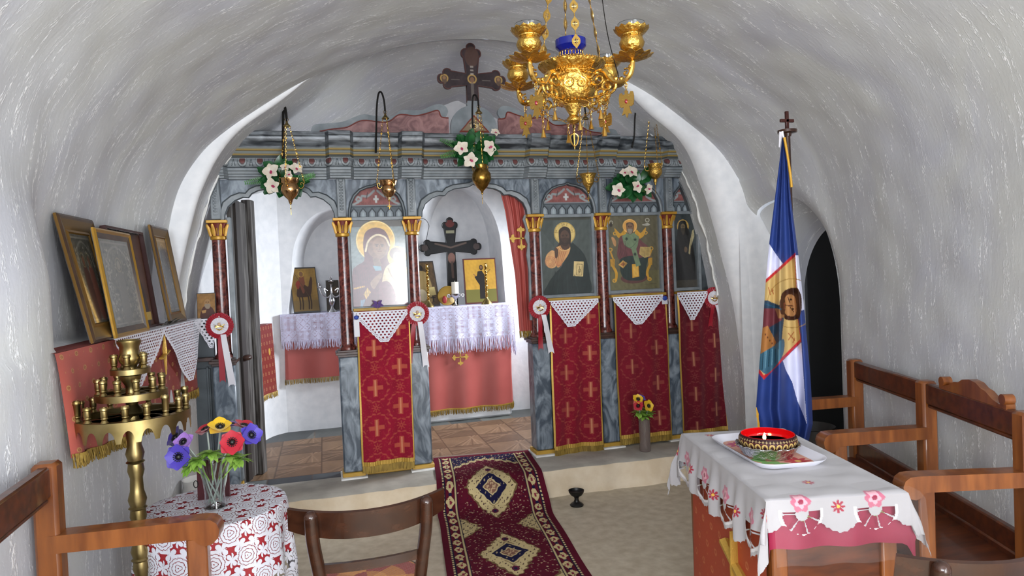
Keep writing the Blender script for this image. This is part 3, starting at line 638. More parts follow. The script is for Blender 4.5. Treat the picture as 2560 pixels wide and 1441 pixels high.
def big_cross(name, label, loc, o, y, args, c0, rim, extras):
    t = thing(name, label, 'cross', loc); ol = trefoil(*args); b = Mb(); b.prism(ol, (0, y, 0), X3, Z3, -.028); b.build('board', M['blackwood'], t)
    Mb().tube([(p[0], y, p[1]) for p in ol], .005, 6, closed=True).build('moulded_rim', flat('rim_'+rim[1:], rim), t)
    xs = [p[0] for p in ol]; zs = [p[1] for p in ol]; cv = Cv(min(xs), -max(zs), max(xs), -min(zs), 150, c0); cv.grain(.2, .2, 9)
    for f in extras: f(cv)
    cv.m[:] = 0; cv.m[cv.inside([(p[0], -p[1]) for p in ol])] = 1; a, al = cv.out(); u, v = cv.uv()
    P = np.stack([min(xs)+u*(max(xs)-min(xs)), y-.002+0*u, max(zs)-v*(max(zs)-min(zs))], -1); grid('painted_figure', P, M['paint'], t, col=a, mask=al[:-1, :-1] > .5); return t
def ex1(cv):
    for x in (.872, 1.257): cv.ring(x, -2.865, .024, .010, '#a8884e'); cv.ell(x, -2.853, .017, .03, '#5d4a3c'); cv.ell(x, -2.868, .012, .012, '#8a6a4c')
    cv.ell(1.072, -3.02, .05, .07, '#5c4238', .6); cv.ring(1.068, -2.865, .028, .010, '#a8884e'); cv.ell(1.068, -2.86, .016, .02, '#7a5a44'); cv.rect(1.058, -2.84, 1.078, -2.70, '#6a625c', .7)
    for k, z in enumerate((2.90, 2.925, 2.95)): cv.rect(1.058, -z-.006, 1.080, -z+.006, '#b5aba0', .55)
    for x in (.95, 1.17): cv.rect(x-.03, -2.86, x+.03, -2.854, '#8a8078', .5)
big_cross('wooden_cross', 'dark wooden cross with three-lobed ends standing on top of the icon screen under the vault', (1.067, .06, 2.69), 0, .045, (1.067, 2.70, 3.105, 2.862, .235, .082, .062), '#33282a', '#4e2a26', [ex1])

# ---------------------------------------------------------------- the four large icons of the screen
def icon(name, label, fr, cv, glaze='glazed'):
    x0, x1, z0, z1 = fr; t = thing(name, label, 'icon', ((x0+x1)/2, .075, z0))
    b = Mb(); b.box(((x0+x1)/2, .078, (z0+z1)/2), (x1-x0, .012, z1-z0)); b.build('panel', M['oldwood'], t)
    plate('painting', cv, (x0, .070, z1), (x1-x0, 0, 0), (0, 0, -(z1-z0)), M[glaze], t); return t
def face(cv, x, y, r, skin, dark):
    cv.ell(x, y, r*.78, r, skin); cv.line([(x-r*.45, y-r*.2), (x-r*.15, y-r*.24)], r*.1, dark); cv.line([(x+r*.15, y-r*.24), (x+r*.45, y-r*.2)], r*.1, dark); cv.ell(x-r*.3, y-r*.06, r*.13, r*.07, dark); cv.ell(x+r*.3, y-r*.06, r*.13, r*.07, dark)
    cv.line([(x, y-r*.15), (x+r*.06, y+r*.28), (x-r*.06, y+r*.3)], r*.07, dark, .6); cv.line([(x-r*.2, y+r*.52), (x+r*.2, y+r*.52)], r*.1, '#6d3a30')
# mother and child
c = Cv(95, 185, 810, 1235, 200, '#6f7f80')
c.rect(0, 0, 900, 270, '#2c2a20'); c.ell(420, 440, 245, 245, '#d9ad45'); c.ring(420, 440, 236, 12, '#e9cf86')  # dark top strip painted in where no daylight reflects
c.poly([(270, 640), (262, 470), (300, 330), (420, 280), (540, 320), (600, 450), (590, 560), (640, 640), (780, 900), (810, 1240), (120, 1240), (110, 830), (160, 740), (250, 690)], '#5a2730', sm=1)
c.poly([(345, 420), (430, 370), (520, 390), (575, 470), (560, 590), (470, 660), (380, 640), (320, 560)], '#7a5a48', sm=1); face(c, 465, 510, 110, '#8b6a54', '#3a2824'); c.line([(290, 560), (330, 440), (430, 370), (540, 400), (590, 500)], 22, '#d9c9a4', sm=1)
c.poly([(370, 640), (460, 660), (480, 740), (390, 760)], '#705444'); c.poly([(370, 740), (470, 750), (480, 800), (400, 800)], '#5f8fa0')
c.ell(680, 640, 120, 130, '#d8b458'); c.ell(665, 600, 78, 75, '#5a3e30'); face(c, 680, 640, 62, '#9a765c', '#3a2824')
c.poly([(560, 740), (700, 700), (800, 780), (810, 1100), (700, 1180), (560, 1150), (480, 1000), (500, 840)], '#c9b48a', sm=1); c.poly([(600, 760), (650, 1000), (760, 1180), (810, 1180), (810, 900), (720, 760)], '#8a8f9a', sm=1); c.line([(560, 780), (620, 900), (720, 1010)], 14, '#7a5a40', sm=1)
c.poly([(330, 950), (400, 870), (470, 830), (480, 870), (420, 960), (370, 1020)], '#8a6a54', sm=1); c.line([(130, 1005), (250, 985)], 20, '#c79a3e'); c.poly([(240, 1080), (290, 1000), (330, 1060), (270, 1140)], '#c9a24a'); c.poly([(200, 1150), (260, 1140), (220, 1235), (190, 1235)], '#5c7f9c')
for k in range(7): c.line([(150+k*28, 780+k*10), (170+k*30, 1230)], 6, '#43202a', .7)
c.poly([(440, 980), (560, 940), (640, 1100), (600, 1240), (450, 1240)], '#6a3a44', sm=1); c.grain(.10, .1, 2)
icon('icon', 'icon of a mother in a dark red veil with her child, bright with reflected daylight', frames['m'], c)
# teacher with book
c = Cv(75, 150, 890, 1310, 200, '#4b534f'); c.poly([(80, 300), (300, 600), (300, 150), (80, 150)], '#3f4744', .8); c.rect(60, 150, 900, 195, '#3c3a2e', .8); c.ell(470, 395, 168, 168, '#d8bc72'); c.ring(470, 395, 160, 7, '#a8842f')
for a in (-PI/2-.28, -PI/2+.28, -PI*.96, -PI*.04): c.line([(470+110*math.cos(a), 395+110*math.sin(a)), (470+160*math.cos(a), 395+160*math.sin(a))], 6, '#8a6a2c')
for t_, (x, y) in enumerate(((465, 258), (340, 355), (592, 352))): c.ring(x, y, 9, 5, '#8a6a2c')
c.poly([(375, 420), (385, 340), (465, 292), (550, 330), (568, 440), (560, 560), (600, 620), (330, 620), (375, 540)], '#33251f', sm=1)
c.poly([(150, 1310), (170, 1150), (300, 980), (420, 860), (560, 560), (640, 580), (740, 680), (800, 800), (840, 1050), (820, 1310)], '#232e2c', sm=1)
c.poly([(330, 600), (420, 570), (545, 590), (520, 700), (430, 820), (340, 900), (290, 760), (300, 640)], '#cf9a62', sm=1); c.poly([(150, 800), (180, 700), (270, 640), (330, 720), (320, 860), (270, 905), (190, 890)], '#d6a26c', sm=1)
for k in range(6): c.line([(330+k*34, 610), (300+k*28, 760), (330+k*12, 880)], 7, '#a8553c', sm=1)
for k in range(4): c.ring(225, 810, 30+k*17, 5, '#b06a48')
c.poly([(405, 560), (540, 560), (530, 620), (470, 640), (420, 620)], '#4f382c', sm=1); face(c, 470, 440, 92, '#5a4234', '#241a16'); c.poly([(400, 470), (540, 470), (520, 560), (470, 585), (420, 560)], '#38281f', .75, sm=1); c.line([(360, 590), (400, 640), (470, 650), (545, 620)], 9, '#e0bd7a', sm=1)
c.poly([(300, 640), (320, 600), (355, 640), (350, 730), (310, 760)], '#4f382c', sm=1); c.line([(318, 610), (330, 680)], 14, '#5a4234')
c.poly([(600, 815), (755, 825), (735, 1048), (580, 1035)], '#d9bf82'); c.line([(645, 860), (730, 865), (715, 1030), (632, 1022)], 7, '#4a3a28', closed=True); c.line([(680, 890), (690, 950), (670, 1000)], 8, '#4a3a28'); c.ring(682, 960, 22, 6, '#4a3a28')
for k in range(6): c.line([(300+k*60, 960+k*12), (230+k*85, 1290)], 9, ['#1c2625', '#2c3836'][k % 2], sm=1)
c.grain(.08, .12, 3); icon('icon', 'icon of a dark haired man with gold halo and green cloak holding a closed book', frames['c'], c)
# enthroned bishop
c = Cv(1100, 110, 1860, 1240, 200, '#5f5943'); c.rect(1100, 110, 1270, 1250, '#6a644c', .4); c.rect(1100, 950, 1870, 1250, '#6d6845', .7)
for s in (-1, 1):
    X = lambda d: 1445+s*d
    c.poly([(X(90), 330), (X(150), 380), (X(230), 300), (X(200), 420), (X(120), 470), (X(60), 420)], '#c4922f', sm=1); c.ring(X(225), 380, 22, 12, '#c9983a'); c.ring(X(300), 620, 24, 14, '#c9983a'); c.poly([(X(240), 760), (X(310), 760), (X(305), 870), (X(250), 880)], '#b98a34')
    c.line([(X(265), 880), (X(225), 980), (X(240), 1080)], 38, '#c4922f', sm=1); c.ring(X(258), 1085, 22, 16, '#c9983a'); c.line([(X(300), 650), (X(265), 760)], 22, '#b98a34', sm=1)
c.ell(1475, 1060, 195, 80, '#5d3b36')
c.poly([(1290, 430), (1400, 400), (1520, 410), (1620, 520), (1700, 600), (1720, 760), (1560, 760), (1450, 720), (1290, 780), (1240, 700), (1260, 560)], '#6a3f40', sm=1)
c.poly([(1290, 760), (1440, 720), (1560, 760), (1690, 740), (1660, 900), (1620, 1080), (1400, 1090), (1300, 1020), (1270, 860)], '#2b3834', sm=1)
c.poly([(1450, 850), (1545, 850), (1550, 1040), (1450, 1055)], '#cf9a35'); c.rect(1465, 880, 1535, 1030, '#e0b458', .6)
c.poly([(1320, 420), (1400, 380), (1500, 380), (1570, 440), (1545, 570), (1520, 620), (1580, 870), (1510, 890), (1450, 620), (1400, 590), (1340, 540)], '#6f8263', sm=0); c.line([(1350, 560), (1440, 600), (1540, 500)], 8, '#4e6048', sm=1)
for x, y in ((1385, 465), (1510, 480), (1500, 700)):
    for d in ((22, 0), (0, 26), (15, 15), (15, -15)): c.line([(x-d[0], y-d[1]), (x+d[0], y+d[1])], 8, '#1f2c26')
c.ell(1440, 275, 106, 106, '#d39a4c'); c.ring(1440, 275, 98, 10, '#e3b468'); c.poly([(1385, 270), (1390, 230), (1440, 215), (1490, 235), (1500, 280), (1480, 370), (1440, 400), (1400, 370)], '#5a4636', sm=1); face(c, 1440, 290, 58, '#7a5c46', '#2e2018'); c.poly([(1405, 320), (1475, 320), (1465, 375), (1440, 395), (1415, 375)], '#8d8272', sm=1)
c.poly([(1165, 450), (1185, 430), (1225, 480), (1230, 560), (1200, 560)], '#b98a5c', sm=1); c.poly([(1560, 700), (1580, 590), (1740, 600), (1720, 740), (1640, 760)], '#b59a5e'); c.line([(1655, 600), (1645, 740)], 5, '#7a6438')
for k in range(6): c.line([(1590, 625+k*18), (1640, 628+k*18)], 4, '#7a6438'); c.line([(1665, 625+k*18), (1715, 628+k*18)], 4, '#7a6438')
c.poly([(1250, 850), (1320, 785), (1385, 830), (1320, 905)], '#c79a4e'); c.poly([(1280, 848), (1320, 812), (1355, 838), (1320, 875)], '#9a5f38')
for k in range(5): c.line([(1290+k*20, 500), (1260+k*26, 620), (1290+k*22, 740)], 6, '#4c2c30', sm=1); c.line([(1330+k*22, 800), (1320+k*26, 1060)], 6, '#1d2825', .8)
c.ring(1170, 215, 24, 9, '#b5b0a0'); c.ell(1165, 250, 22, 30, '#3c342c'); c.ring(1700, 190, 28, 9, '#b5b0a0'); c.poly([(1620, 260), (1700, 235), (1740, 260), (1690, 275)], '#a8a496', sm=1); c.line([(1620, 1160), (1800, 1155)], 5, '#4a4436'); c.grain(.08, .12, 6)
icon('icon', 'icon of a bearded bishop with gold halo seated on a gilded throne', frames['n'], c)
c = Cv(0, 0, 200, 560, 110, '#2b3436'); c.ell(88, 95, 50, 52, '#b08d45'); c.ell(88, 95, 36, 38, '#5c5640'); c.poly([(50, 90), (62, 60), (88, 50), (114, 60), (124, 100), (150, 160), (175, 300), (180, 520), (20, 520), (20, 260), (36, 160)], '#1b1b1b', sm=1); face(c, 88, 98, 24, '#6a5a40', '#20180f'); c.poly([(70, 112), (106, 112), (98, 150), (88, 160), (78, 150)], '#3a3228', sm=1)
c.poly([(165, 130), (178, 118), (182, 170), (150, 250), (140, 310), (128, 300), (136, 240)], '#a89c74', sm=0); c.line([(165, 150), (140, 290)], 4, '#6f6448'); c.ell(105, 270, 14, 22, '#5c4a38'); c.rect(0, 500, 200, 560, '#3a362c'); c.grain(.12, .2, 4)
icon('icon', 'narrow dark icon of a monk in black with a scroll, far right of screen', frames['s'], c)

# ---------------------------------------------------------------- brocade hangings, crochet points, rosettes
def brocade(w, h, seed, base, gold):
    c = Cv(0, 0, w, h, int(w*400), base); r = np.random.RandomState(seed); c.grain(.06, .4, seed)
    for _ in range(int(w*h*2600)):
        x, y = r.uniform(0, w), r.uniform(0, h); c.ell(x, y, r.uniform(.0012, .0035), r.uniform(.0012, .0035), gold, .38)
    def cross(x, y, s, a):
        c.rect(x-s*.14, y-s*.55, x+s*.14, y+s*.55, gold, a); c.rect(x-s*.48, y-s*.13, x+s*.48, y+s*.13, gold, a); c.rect(x-s*.05, y-s*.5, x+s*.05, y+s*.5, '#dba276', a*.6)
    def flower(x, y, s, a):
        for k in range(8):
            t = k*PI/4; c.line([(x+s*.35*math.cos(t), y+s*.35*math.sin(t)), (x+s*math.cos(t), y+s*math.sin(t))], s*.22, gold, a)
        c.ring(x, y, s*.3, s*.15, gold, a)
    def sprig(x, y, s, a):
        for sx in (-1, 1):
            for sy in (-1, 1):
                for k in range(4):
                    t = .25+k*.38; px, py = x+sx*s*math.cos(t), y+sy*s*1.1*math.sin(t); c.ell(px, py, s*.17, s*.06, gold, a, rot=sx*sy*(t+PI/2+.5))
                c.line([(x+sx*s*.95, y+sy*s*.15), (x+sx*s*.75, y+sy*s*.75), (x+sx*s*.15, y+sy*s*1.12)], s*.035, gold, a, sm=1)
    for j, x in enumerate((w*.30, w*.78) if w > .3 else (w*.3, w*.75)):
        for k in range(-1, 6):
            y = k*.265+(.13 if j == 0 else .0)+.12; cross(x, y, .105, .8 if seed % 2 or j else .55); sprig(x, y, .085, .5); flower(x+(.0 if j else 0), y+.1325, .028, .5)
    return c
def hanging(label, x0, x1, zt, zb, seed, base, gold, lean=0., sag=.0, gr='brocade hangings below the icons', yo=-.03):
    w = x1-x0; h = zt-zb; t = thing('brocade_hanging', label, 'hanging cloth', ((x0+x1)/2, yo, zb), group=gr); c = brocade(w, h, seed, base, gold); u, v = c.uv(); a, _ = c.out()
    a = a.copy(); e = int(.012/w*a.shape[1])
    P = lambda u, v: np.stack([x0+w*u+lean*v, yo+.012*np.sin(u*7+seed)*v+.008*np.sin(u*17+seed*2+v*2)-.004*np.sin(v*9+u*5), zt-h*v+sag*(u-.5)*2*v], -1)
    grid('cloth', P(u, v), M['cloth'], t, col=a)
    for s in (0, 1):
        vv = np.linspace(.02, .99, 60); uu = np.array([s-.012, s+.012]) if s else np.array([-.012, .022]); U, V = np.meshgrid(uu, vv); G = P(U, V); G[..., 1] -= .0025; grid('gold_edging', G, M['goldthread'], t)
    for dz, hh, nm, m in ((.0, .028, 'gold_braid', 'goldthread'), (-.028, .045, 'gold_fringe', 'fringe')):
        n = 140; uu = np.linspace(-.005, 1.005, n); G = []
        for r in range(3):
            g = P(uu, np.ones(n)); g[:, 2] += dz-hh*r/2+.02; g[:, 1] -= .006+(.004*(np.arange(n) % 2) if nm == 'gold_fringe' else .001*np.sin(np.arange(n))); 
            if nm == 'gold_fringe' and r == 2: g[:, 2] += NR.uniform(-.003, .004, n)
            G.append(g)
        grid(nm, G, M[m], t)
    return t
hanging('crimson brocade hanging with gold crosses under the icon of the mother and child', .205, .545, 1.285, .262, 3, '#8d0d2a', '#b4553f', -.01)  # brighter crimson here, the stronger light put into the cloth colour
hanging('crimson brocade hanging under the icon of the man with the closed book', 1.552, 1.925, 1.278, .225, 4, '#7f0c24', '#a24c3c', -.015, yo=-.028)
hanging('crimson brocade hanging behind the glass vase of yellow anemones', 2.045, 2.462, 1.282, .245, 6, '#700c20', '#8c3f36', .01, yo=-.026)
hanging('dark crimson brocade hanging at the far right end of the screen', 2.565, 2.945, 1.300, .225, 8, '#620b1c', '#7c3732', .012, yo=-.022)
def crochet(c, pitch, hole, x, y):
    """openwork: rows of heart-shaped holes; returns mask of thread"""
    a = (x+y*.55)/pitch; b = (x-y*.55)/pitch*0+y/(pitch*.72); r = np.floor(b); fx = (x/pitch+.5*(r % 2)) % 1-.5; fy = b % 1-.5
    return (fx/hole)**2+(fy/(hole*1.15))**2 > 1
def lace_point(label, x0, x1, tip, zt, zb, y, gr='crochet points over the brocade hangings'):
    w = x1-x0; h = zt-zb; t = thing('crochet_doily', label, 'lace doily', ((x0+x1)/2, y, zb), group=gr); nx = int(w*520); ny = int(h*520); u, v = np.meshgrid(np.linspace(0, 1, nx), np.linspace(0, 1, ny))
    x = u*w; yy = v*h; tx = tip-x0; L = np.where(x < tx, x/tx, (w-x)/(w-tx)); lim = h*np.clip(L*1.02+.0, 0, 1)+.022+.006*np.abs(np.sin(x*150)); lim = np.minimum(lim, h+.006*np.abs(np.sin(x*150)))
    th = crochet(0, .026, .27, x, yy); rim = (lim-yy) < .028; rh = (((lim-yy) % .011) > .0045) | ((x*110) % 1 > .55); keep = np.where(rim, rh, th) & (yy < lim) & (v < 1)
    keep |= ((lim-yy < .005) & (yy < lim)) | (yy < .008)
    P = np.stack([x0+x, y-.006*np.sin(u*9)*v-.006*v, zt-yy-.01*np.sin(u*PI)*0], -1); grid('openwork', P, M['lace'], t, mask=keep[:-1, :-1]); return t
lace_point('white crochet point hanging below the mother and child icon', .183, .535, .375, 1.283, 1.075, -.048)
lace_point('white crochet point hanging below the icon of the man with the closed book', 1.55, 1.915, 1.69, 1.287, 1.095, -.046)
lace_point('white crochet point hanging below the enthroned bishop icon', 2.03, 2.435, 2.225, 1.290, 1.078, -.046)
lace_point('white crochet point hanging below the narrow icon of the monk', 2.555, 2.81, 2.67, 1.297, 1.085, -.044)
def rosette(label, c, seed, red_dx, wht_dx, wlen):
    x, y, z = c; t = thing('ribbon_rosette', label, 'rosette', c, group='red and white rosettes on the screen columns'); R = Matrix.Rotation(PI/2, 3, 'X')
    def pleat(r, zz, a, i): k = .003*math.sin(a*28+seed) if i > 0 else 0; return (r*(1+.02*math.sin(a*28))*math.cos(a), r*(1+.02*math.sin(a*28))*math.sin(a), zz+k)
    b = Mb(); b.lathe([(.03, .004), (.052, .010), (.068, .008), (.082, .004)], 168, c, R, pleat); b.build('red_frill', M['red_ribbon'], t, ang=80)
    def pleat2(r, zz, a, i): k = .0025*math.sin(a*17+seed)*(r/.05); return (r*math.cos(a), r*math.sin(a), zz+k)
    b = Mb(); b.lathe([(.001, .020), (.02, .017), (.036, .015), (.052, .012)], 136, c, R, pleat2); b.build('white_frill', M['white_ribbon'], t, ang=80)
    b = Mb()
    for s in (-1, 1):
        for k in range(3): b.tube([(x, y-.022, z-.004), (x+s*(.016+.004*k), y-.025, z+.002-.006*k), (x+s*(.034-.003*k), y-.022, z+.010-.011*k)], [.005, .006, .002], 6, flat=.5)
    b.tube([(x-.018, y-.023, z-.018), (x, y-.026, z-.026), (x+.018, y-.023, z-.018)], .004, 6); b.build('gold_cherub_wings', M['brass'], t)
    b = Mb(); b.ball((x, y-.026, z+.010), (.010, .008, .012), 12); b.build('cherub_head', flat('cherub', '#c9a98a'), t); Mb().ball((x, y-.014, z+.058), .004, 8).build('pearl_pin', M['bead'], t)
    for nm, dx, ln, w0, m, yy in (('red_ribbon', red_dx, wlen-.03, .036, 'red_ribbon', -.003), ('white_ribbon', wht_dx, wlen, .042, 'white_ribbon', -.010)):
        n = 16; G = []
        for k in range(n):
            q_ = k/(n-1); xx = x+dx*(.35+.65*q_); ww = w0*(.8+.2*q_); G.append([(xx+(s-.5)*ww, y+yy-.006*math.sin(q_*5+s), z-.055-ln*q_+(-.014 if (k == n-1 and s in (0, 1)) else 0)) for s in (0, .25, .5, .75, 1)])
        grid(nm, G, M[m], t)
    return t
rosette('red and white ribbon rosette on the leftmost column above the anemones', (-.638, -.032, 1.243), 1, .0, .055, .32)
rosette('red and white ribbon rosette right of the mother and child icon', (.600, -.032, 1.250), 3, -.065, .045, .30)
rosette('red and white ribbon rosette left of the icon of the man with the closed book', (1.468, -.032, 1.247), 5, .0, .075, .27)
rosette('red and white rosette at the right end of the screen, its red tail in front', (2.865, -.03, 1.243), 7, -.03, .075, .19)
# ---------------------------------------------------------------- hanging oil lamps and their hooks
def chain(b, p, q, pitch=.014, r=.0011, w=.0042, sag=0.):
    p, q = Vector(p), Vector(q); L = (q-p).length; n = max(2, int(L/pitch)); d = (q-p).normalized(); s1 = d.orthogonal().normalized(); s2 = d.cross(s1)
    for k in range(n):
        c = p+(q-p)*((k+.5)/n)+Vector((0, 0, -sag*math.sin(PI*(k+.5)/n))); s = s1 if k % 2 else s2
        b.tube([c+d*(pitch*.62*math.cos(a))+s*(w*math.sin(a)) for a in np.arange(6)*PI/3], r, 5, closed=True)
def oil_lamp(label, c, ztop, prof, m, rr, pend, crown=0, handle=.03, ring=False):
    """c = centre of the bowl's rim; prof = (r, dz) from the rim down; chains run to a small cap at ztop"""
    x, y, z = c; t = thing('oil_lamp', label, 'hanging lamp', c, group='hanging oil lamps before the screen')
    b = Mb()
    def md(r, zz, a, i): return (r*math.cos(a), r*math.sin(a), zz+(.007*abs(math.sin(a*crown/2)) if crown and i == 0 else 0))
    pr = prof+[(max(prof[-1][0]-.003, .0), prof[-1][1])]; inner = [(prof[0][0]-.003, prof[0][1]), (prof[0][0]*.8, prof[0][1]-.03), (0, prof[0][1]-.034)]
    b.lathe(inner[::-1]+prof+[(0, prof[-1][1])], 48, c, None, md); b.build('bowl', m, t)
    zb = prof[-1][1]; b = Mb(); b.ball((x, y, z+zb-.004), .008, 10); b.tube([(x, y, z+zb-.01), (x, y, z+zb-.03)], .0014, 5)
    if pend == 'cross': b.box((x, y, z+zb-.045), (.006, .004, .030), bev=.001); b.box((x, y, z+zb-.042), (.022, .004, .006), bev=.001); [b.ball(q, .004, 8) for q in ((x-.012, y, z+zb-.042), (x+.012, y, z+zb-.042), (x, y, z+zb-.061))]
    else: b.ball((x, y, z+zb-.036), .004, 8); b.tube([(x, y, z+zb-.03), (x, y, z+zb-.075)], [.0015, .002], 5)
    b.build('pendant', M['brass'], t)
    for k in range(3):
        a = 2*PI*k/3+rr; ex, ey = math.cos(a), math.sin(a); r0 = prof[1][0]; b = Mb(); hz = z+prof[2][1]
        P = [(x+ex*(r0+handle*f), y+ey*(r0+handle*f), hz+dz) for f, dz in ((-.15, -.012), (.3, -.024), (.7, -.018), (.85, .0), (.6, .012), (.35, .006), (.45, -.004))]
        b.tube(spline(P, 4, False), .0028, 6); b.tube(spline([(x+ex*(r0+handle*f), y+ey*(r0+handle*f), hz+dz) for f, dz in ((.85, .0), (1., .014), (.9, .026), (.8, .02))], 4, False), .0022, 6); b.ball((x+ex*(r0+handle*.9), y+ey*(r0+handle*.9), hz+.026), .005, 8)
        hd = b.build('handle', M['brass'], t); b = Mb(); chain(b, (x+ex*(r0+handle*.9), y+ey*(r0+handle*.9), hz+.028), (x+ex*.016, y+ey*.016, ztop-.012)); 
        for f in (.25, .5, .75):
            p = Vector((x+ex*(r0+handle*.9), y+ey*(r0+handle*.9), hz+.028)).lerp(Vector((x+ex*.016, y+ey*.016, ztop-.012)), f); b.box(p, (.011, .0025, .011), Ry(PI/4), bev=.0006)
        b.build('chain', M['brass'], t)
    b = Mb(); b.lathe([(.0, .016), (.006, .014), (.010, .002), (.024, -.014), (.024, -.017), (0, -.016)], 20, (x, y, ztop)); b.build('cap', M['oldbrass'], t)
    b = Mb(); b.tube([(x+.011*math.cos(a), y, ztop+.026+.011*math.sin(a)) for a in np.arange(14)*2*PI/14], .0018, 6, closed=True); b.build('ring', M['brass'], t); return t
def hook(label, pts, r=.006):
    t = thing('lamp_hook', label, 'hook', pts[0], group='black iron lamp hooks'); P = spline(pts, 6, False); n = len(P)
    b = Mb(); b.tube(P, [r if k > 2 else r*1.2 for k in range(n)], 8); e = Vector(P[-1]); b.tube(spline([e, e+Vector((0, -.004, -.010)), e+Vector((0, .002, -.018)), e+Vector((0, .008, -.012))], 4, False), r*.7, 6); b.build('rod', M['iron'], t); return t
oil_lamp('oil lamp with pierced rim hanging over the leftmost doorway', (-.172, -.2, 2.125), 2.475, [(.058, .015), (.053, -.012), (.046, -.020), (.056, -.045), (.054, -.065), (.040, -.092), (.014, -.118), (.010, -.136)], M['bronzebrass'], .3, 'bar', 40, .038)
oil_lamp('small flared oil lamp hanging before the icon of the mother and child', (.432, -.2, 2.124), 2.536, [(.060, .0), (.044, -.014), (.036, -.026), (.046, -.052), (.045, -.070), (.030, -.096), (.012, -.108), (.010, -.122)], M['bronzebrass'], .9, 'cross', 0, .03)
oil_lamp('oil lamp with pierced band and toothed crown over the central doorway', (1.048, -.2, 2.215), 2.585, [(.042, .012), (.036, -.010), (.040, -.022), (.062, -.048), (.064, -.085), (.058, -.100), (.034, -.140), (.012, -.160), (.006, -.175)], mat('dull_brass', '#b98f45', .28, 1, hx2='#8a6a30', scale=60), .5, 'bar', 12, .026)
oil_lamp('conical oil lamp with scrolled handles hanging below the chandelier', (1.808, -.2, 2.160), 2.56, [(.060, .006), (.048, -.014), (.042, -.026), (.044, -.040), (.036, -.066), (.018, -.092), (.012, -.104), (.014, -.112), (.008, -.122)], M['chased'], .15, 'cross', 0, .045)
oil_lamp('small melon shaped oil lamp hanging in front of the rightmost flower spray', (2.325, -.2, 2.225), 2.640, [(.052, .010), (.046, -.006), (.042, -.014), (.052, -.040), (.050, -.062), (.030, -.088), (.012, -.100), (.014, -.112), (.007, -.130)], M['chased'], .8, 'bar', 0, .03)
hook('black iron hook seen end on, rising from the cornice at far left', [(-.205, -.135, 2.26), (-.20, -.145, 2.40), (-.194, -.15, 2.52), (-.188, -.165, 2.575), (-.180, -.19, 2.585), (-.174, -.203, 2.55), (-.172, -.2, 2.513)], .008)
hook('tall black iron hook before the left crest', [(.365, -.15, 2.31), (.375, -.155, 2.46), (.384, -.16, 2.60), (.398, -.17, 2.685), (.415, -.19, 2.69), (.428, -.2, 2.64), (.432, -.2, 2.574)])
hook('black iron hook bent in front of the triangle with the eye', [(1.012, -.15, 2.33), (1.012, -.155, 2.47), (1.014, -.16, 2.60), (1.020, -.17, 2.685), (1.034, -.19, 2.69), (1.045, -.2, 2.66), (1.048, -.2, 2.623)])
hook('black iron hook mostly hidden behind the chandelier', [(1.720, -.15, 2.36), (1.735, -.155, 2.48), (1.75, -.16, 2.62), (1.765, -.17, 2.70), (1.785, -.19, 2.70), (1.802, -.2, 2.65), (1.808, -.2, 2.598)])
hook('black iron hook curving up at the right end of the cornice', [(2.175, -.15, 2.36), (2.195, -.155, 2.44), (2.205, -.16, 2.58), (2.23, -.17, 2.69), (2.27, -.19, 2.74), (2.31, -.2, 2.72), (2.325, -.2, 2.678)])

# ---------------------------------------------------------------- orchid sprays
def leaf(b, base, d, up, Lg, W, curl=.25, n=7, mi=0):
    d = Vector(d).normalized(); up = Vector(up); s = d.cross(up).normalized(); nrm = s.cross(d).normalized(); V = []; F = []
    for k in range(n):
        t = k/(n-1); w = W*math.sin(PI*min(1, t*.92+.06))**.8*.5; c = Vector(base)+d*(Lg*t)-nrm*(Lg*curl*t*t)
        V += [c-s*w+nrm*w*.25, c-nrm*.0, c+s*w+nrm*w*.25]
    for k in range(n-1): a = k*3; F += [[a, a+1, a+4, a+3], [a+1, a+2, a+5, a+4]]
    return b.add(V, F, mi)
def orchid(name, c, d, s, parent, roll=0.):
    c = Vector(c); d = Vector(d).normalized(); R = d.to_track_quat('Z', 'Y').to_matrix() @ Rz(roll); b = Mb()
    for k in range(5):
        a = 2*PI*k/5+PI/2; dr = R @ Vector((math.cos(a), math.sin(a), .35)); leaf(b, c, dr, d, s*(1. if k in (0, 2, 3) else 1.08), s*(.80 if k in (0, 2, 3) else 1.05), .22, 7)
    o = b.build(name, M['petalw'], parent, recalc=False); b = Mb(); b.ball(c+d*s*.12, (s*.13, s*.10, s*.16), 10, 0, R); leaf(b, c+d*s*.10, R @ Vector((0, -1, .7)), d, s*.42, s*.36, .3, 5); b.build('lip', M['petalp'], o, label='deep pink lip', recalc=False); return o
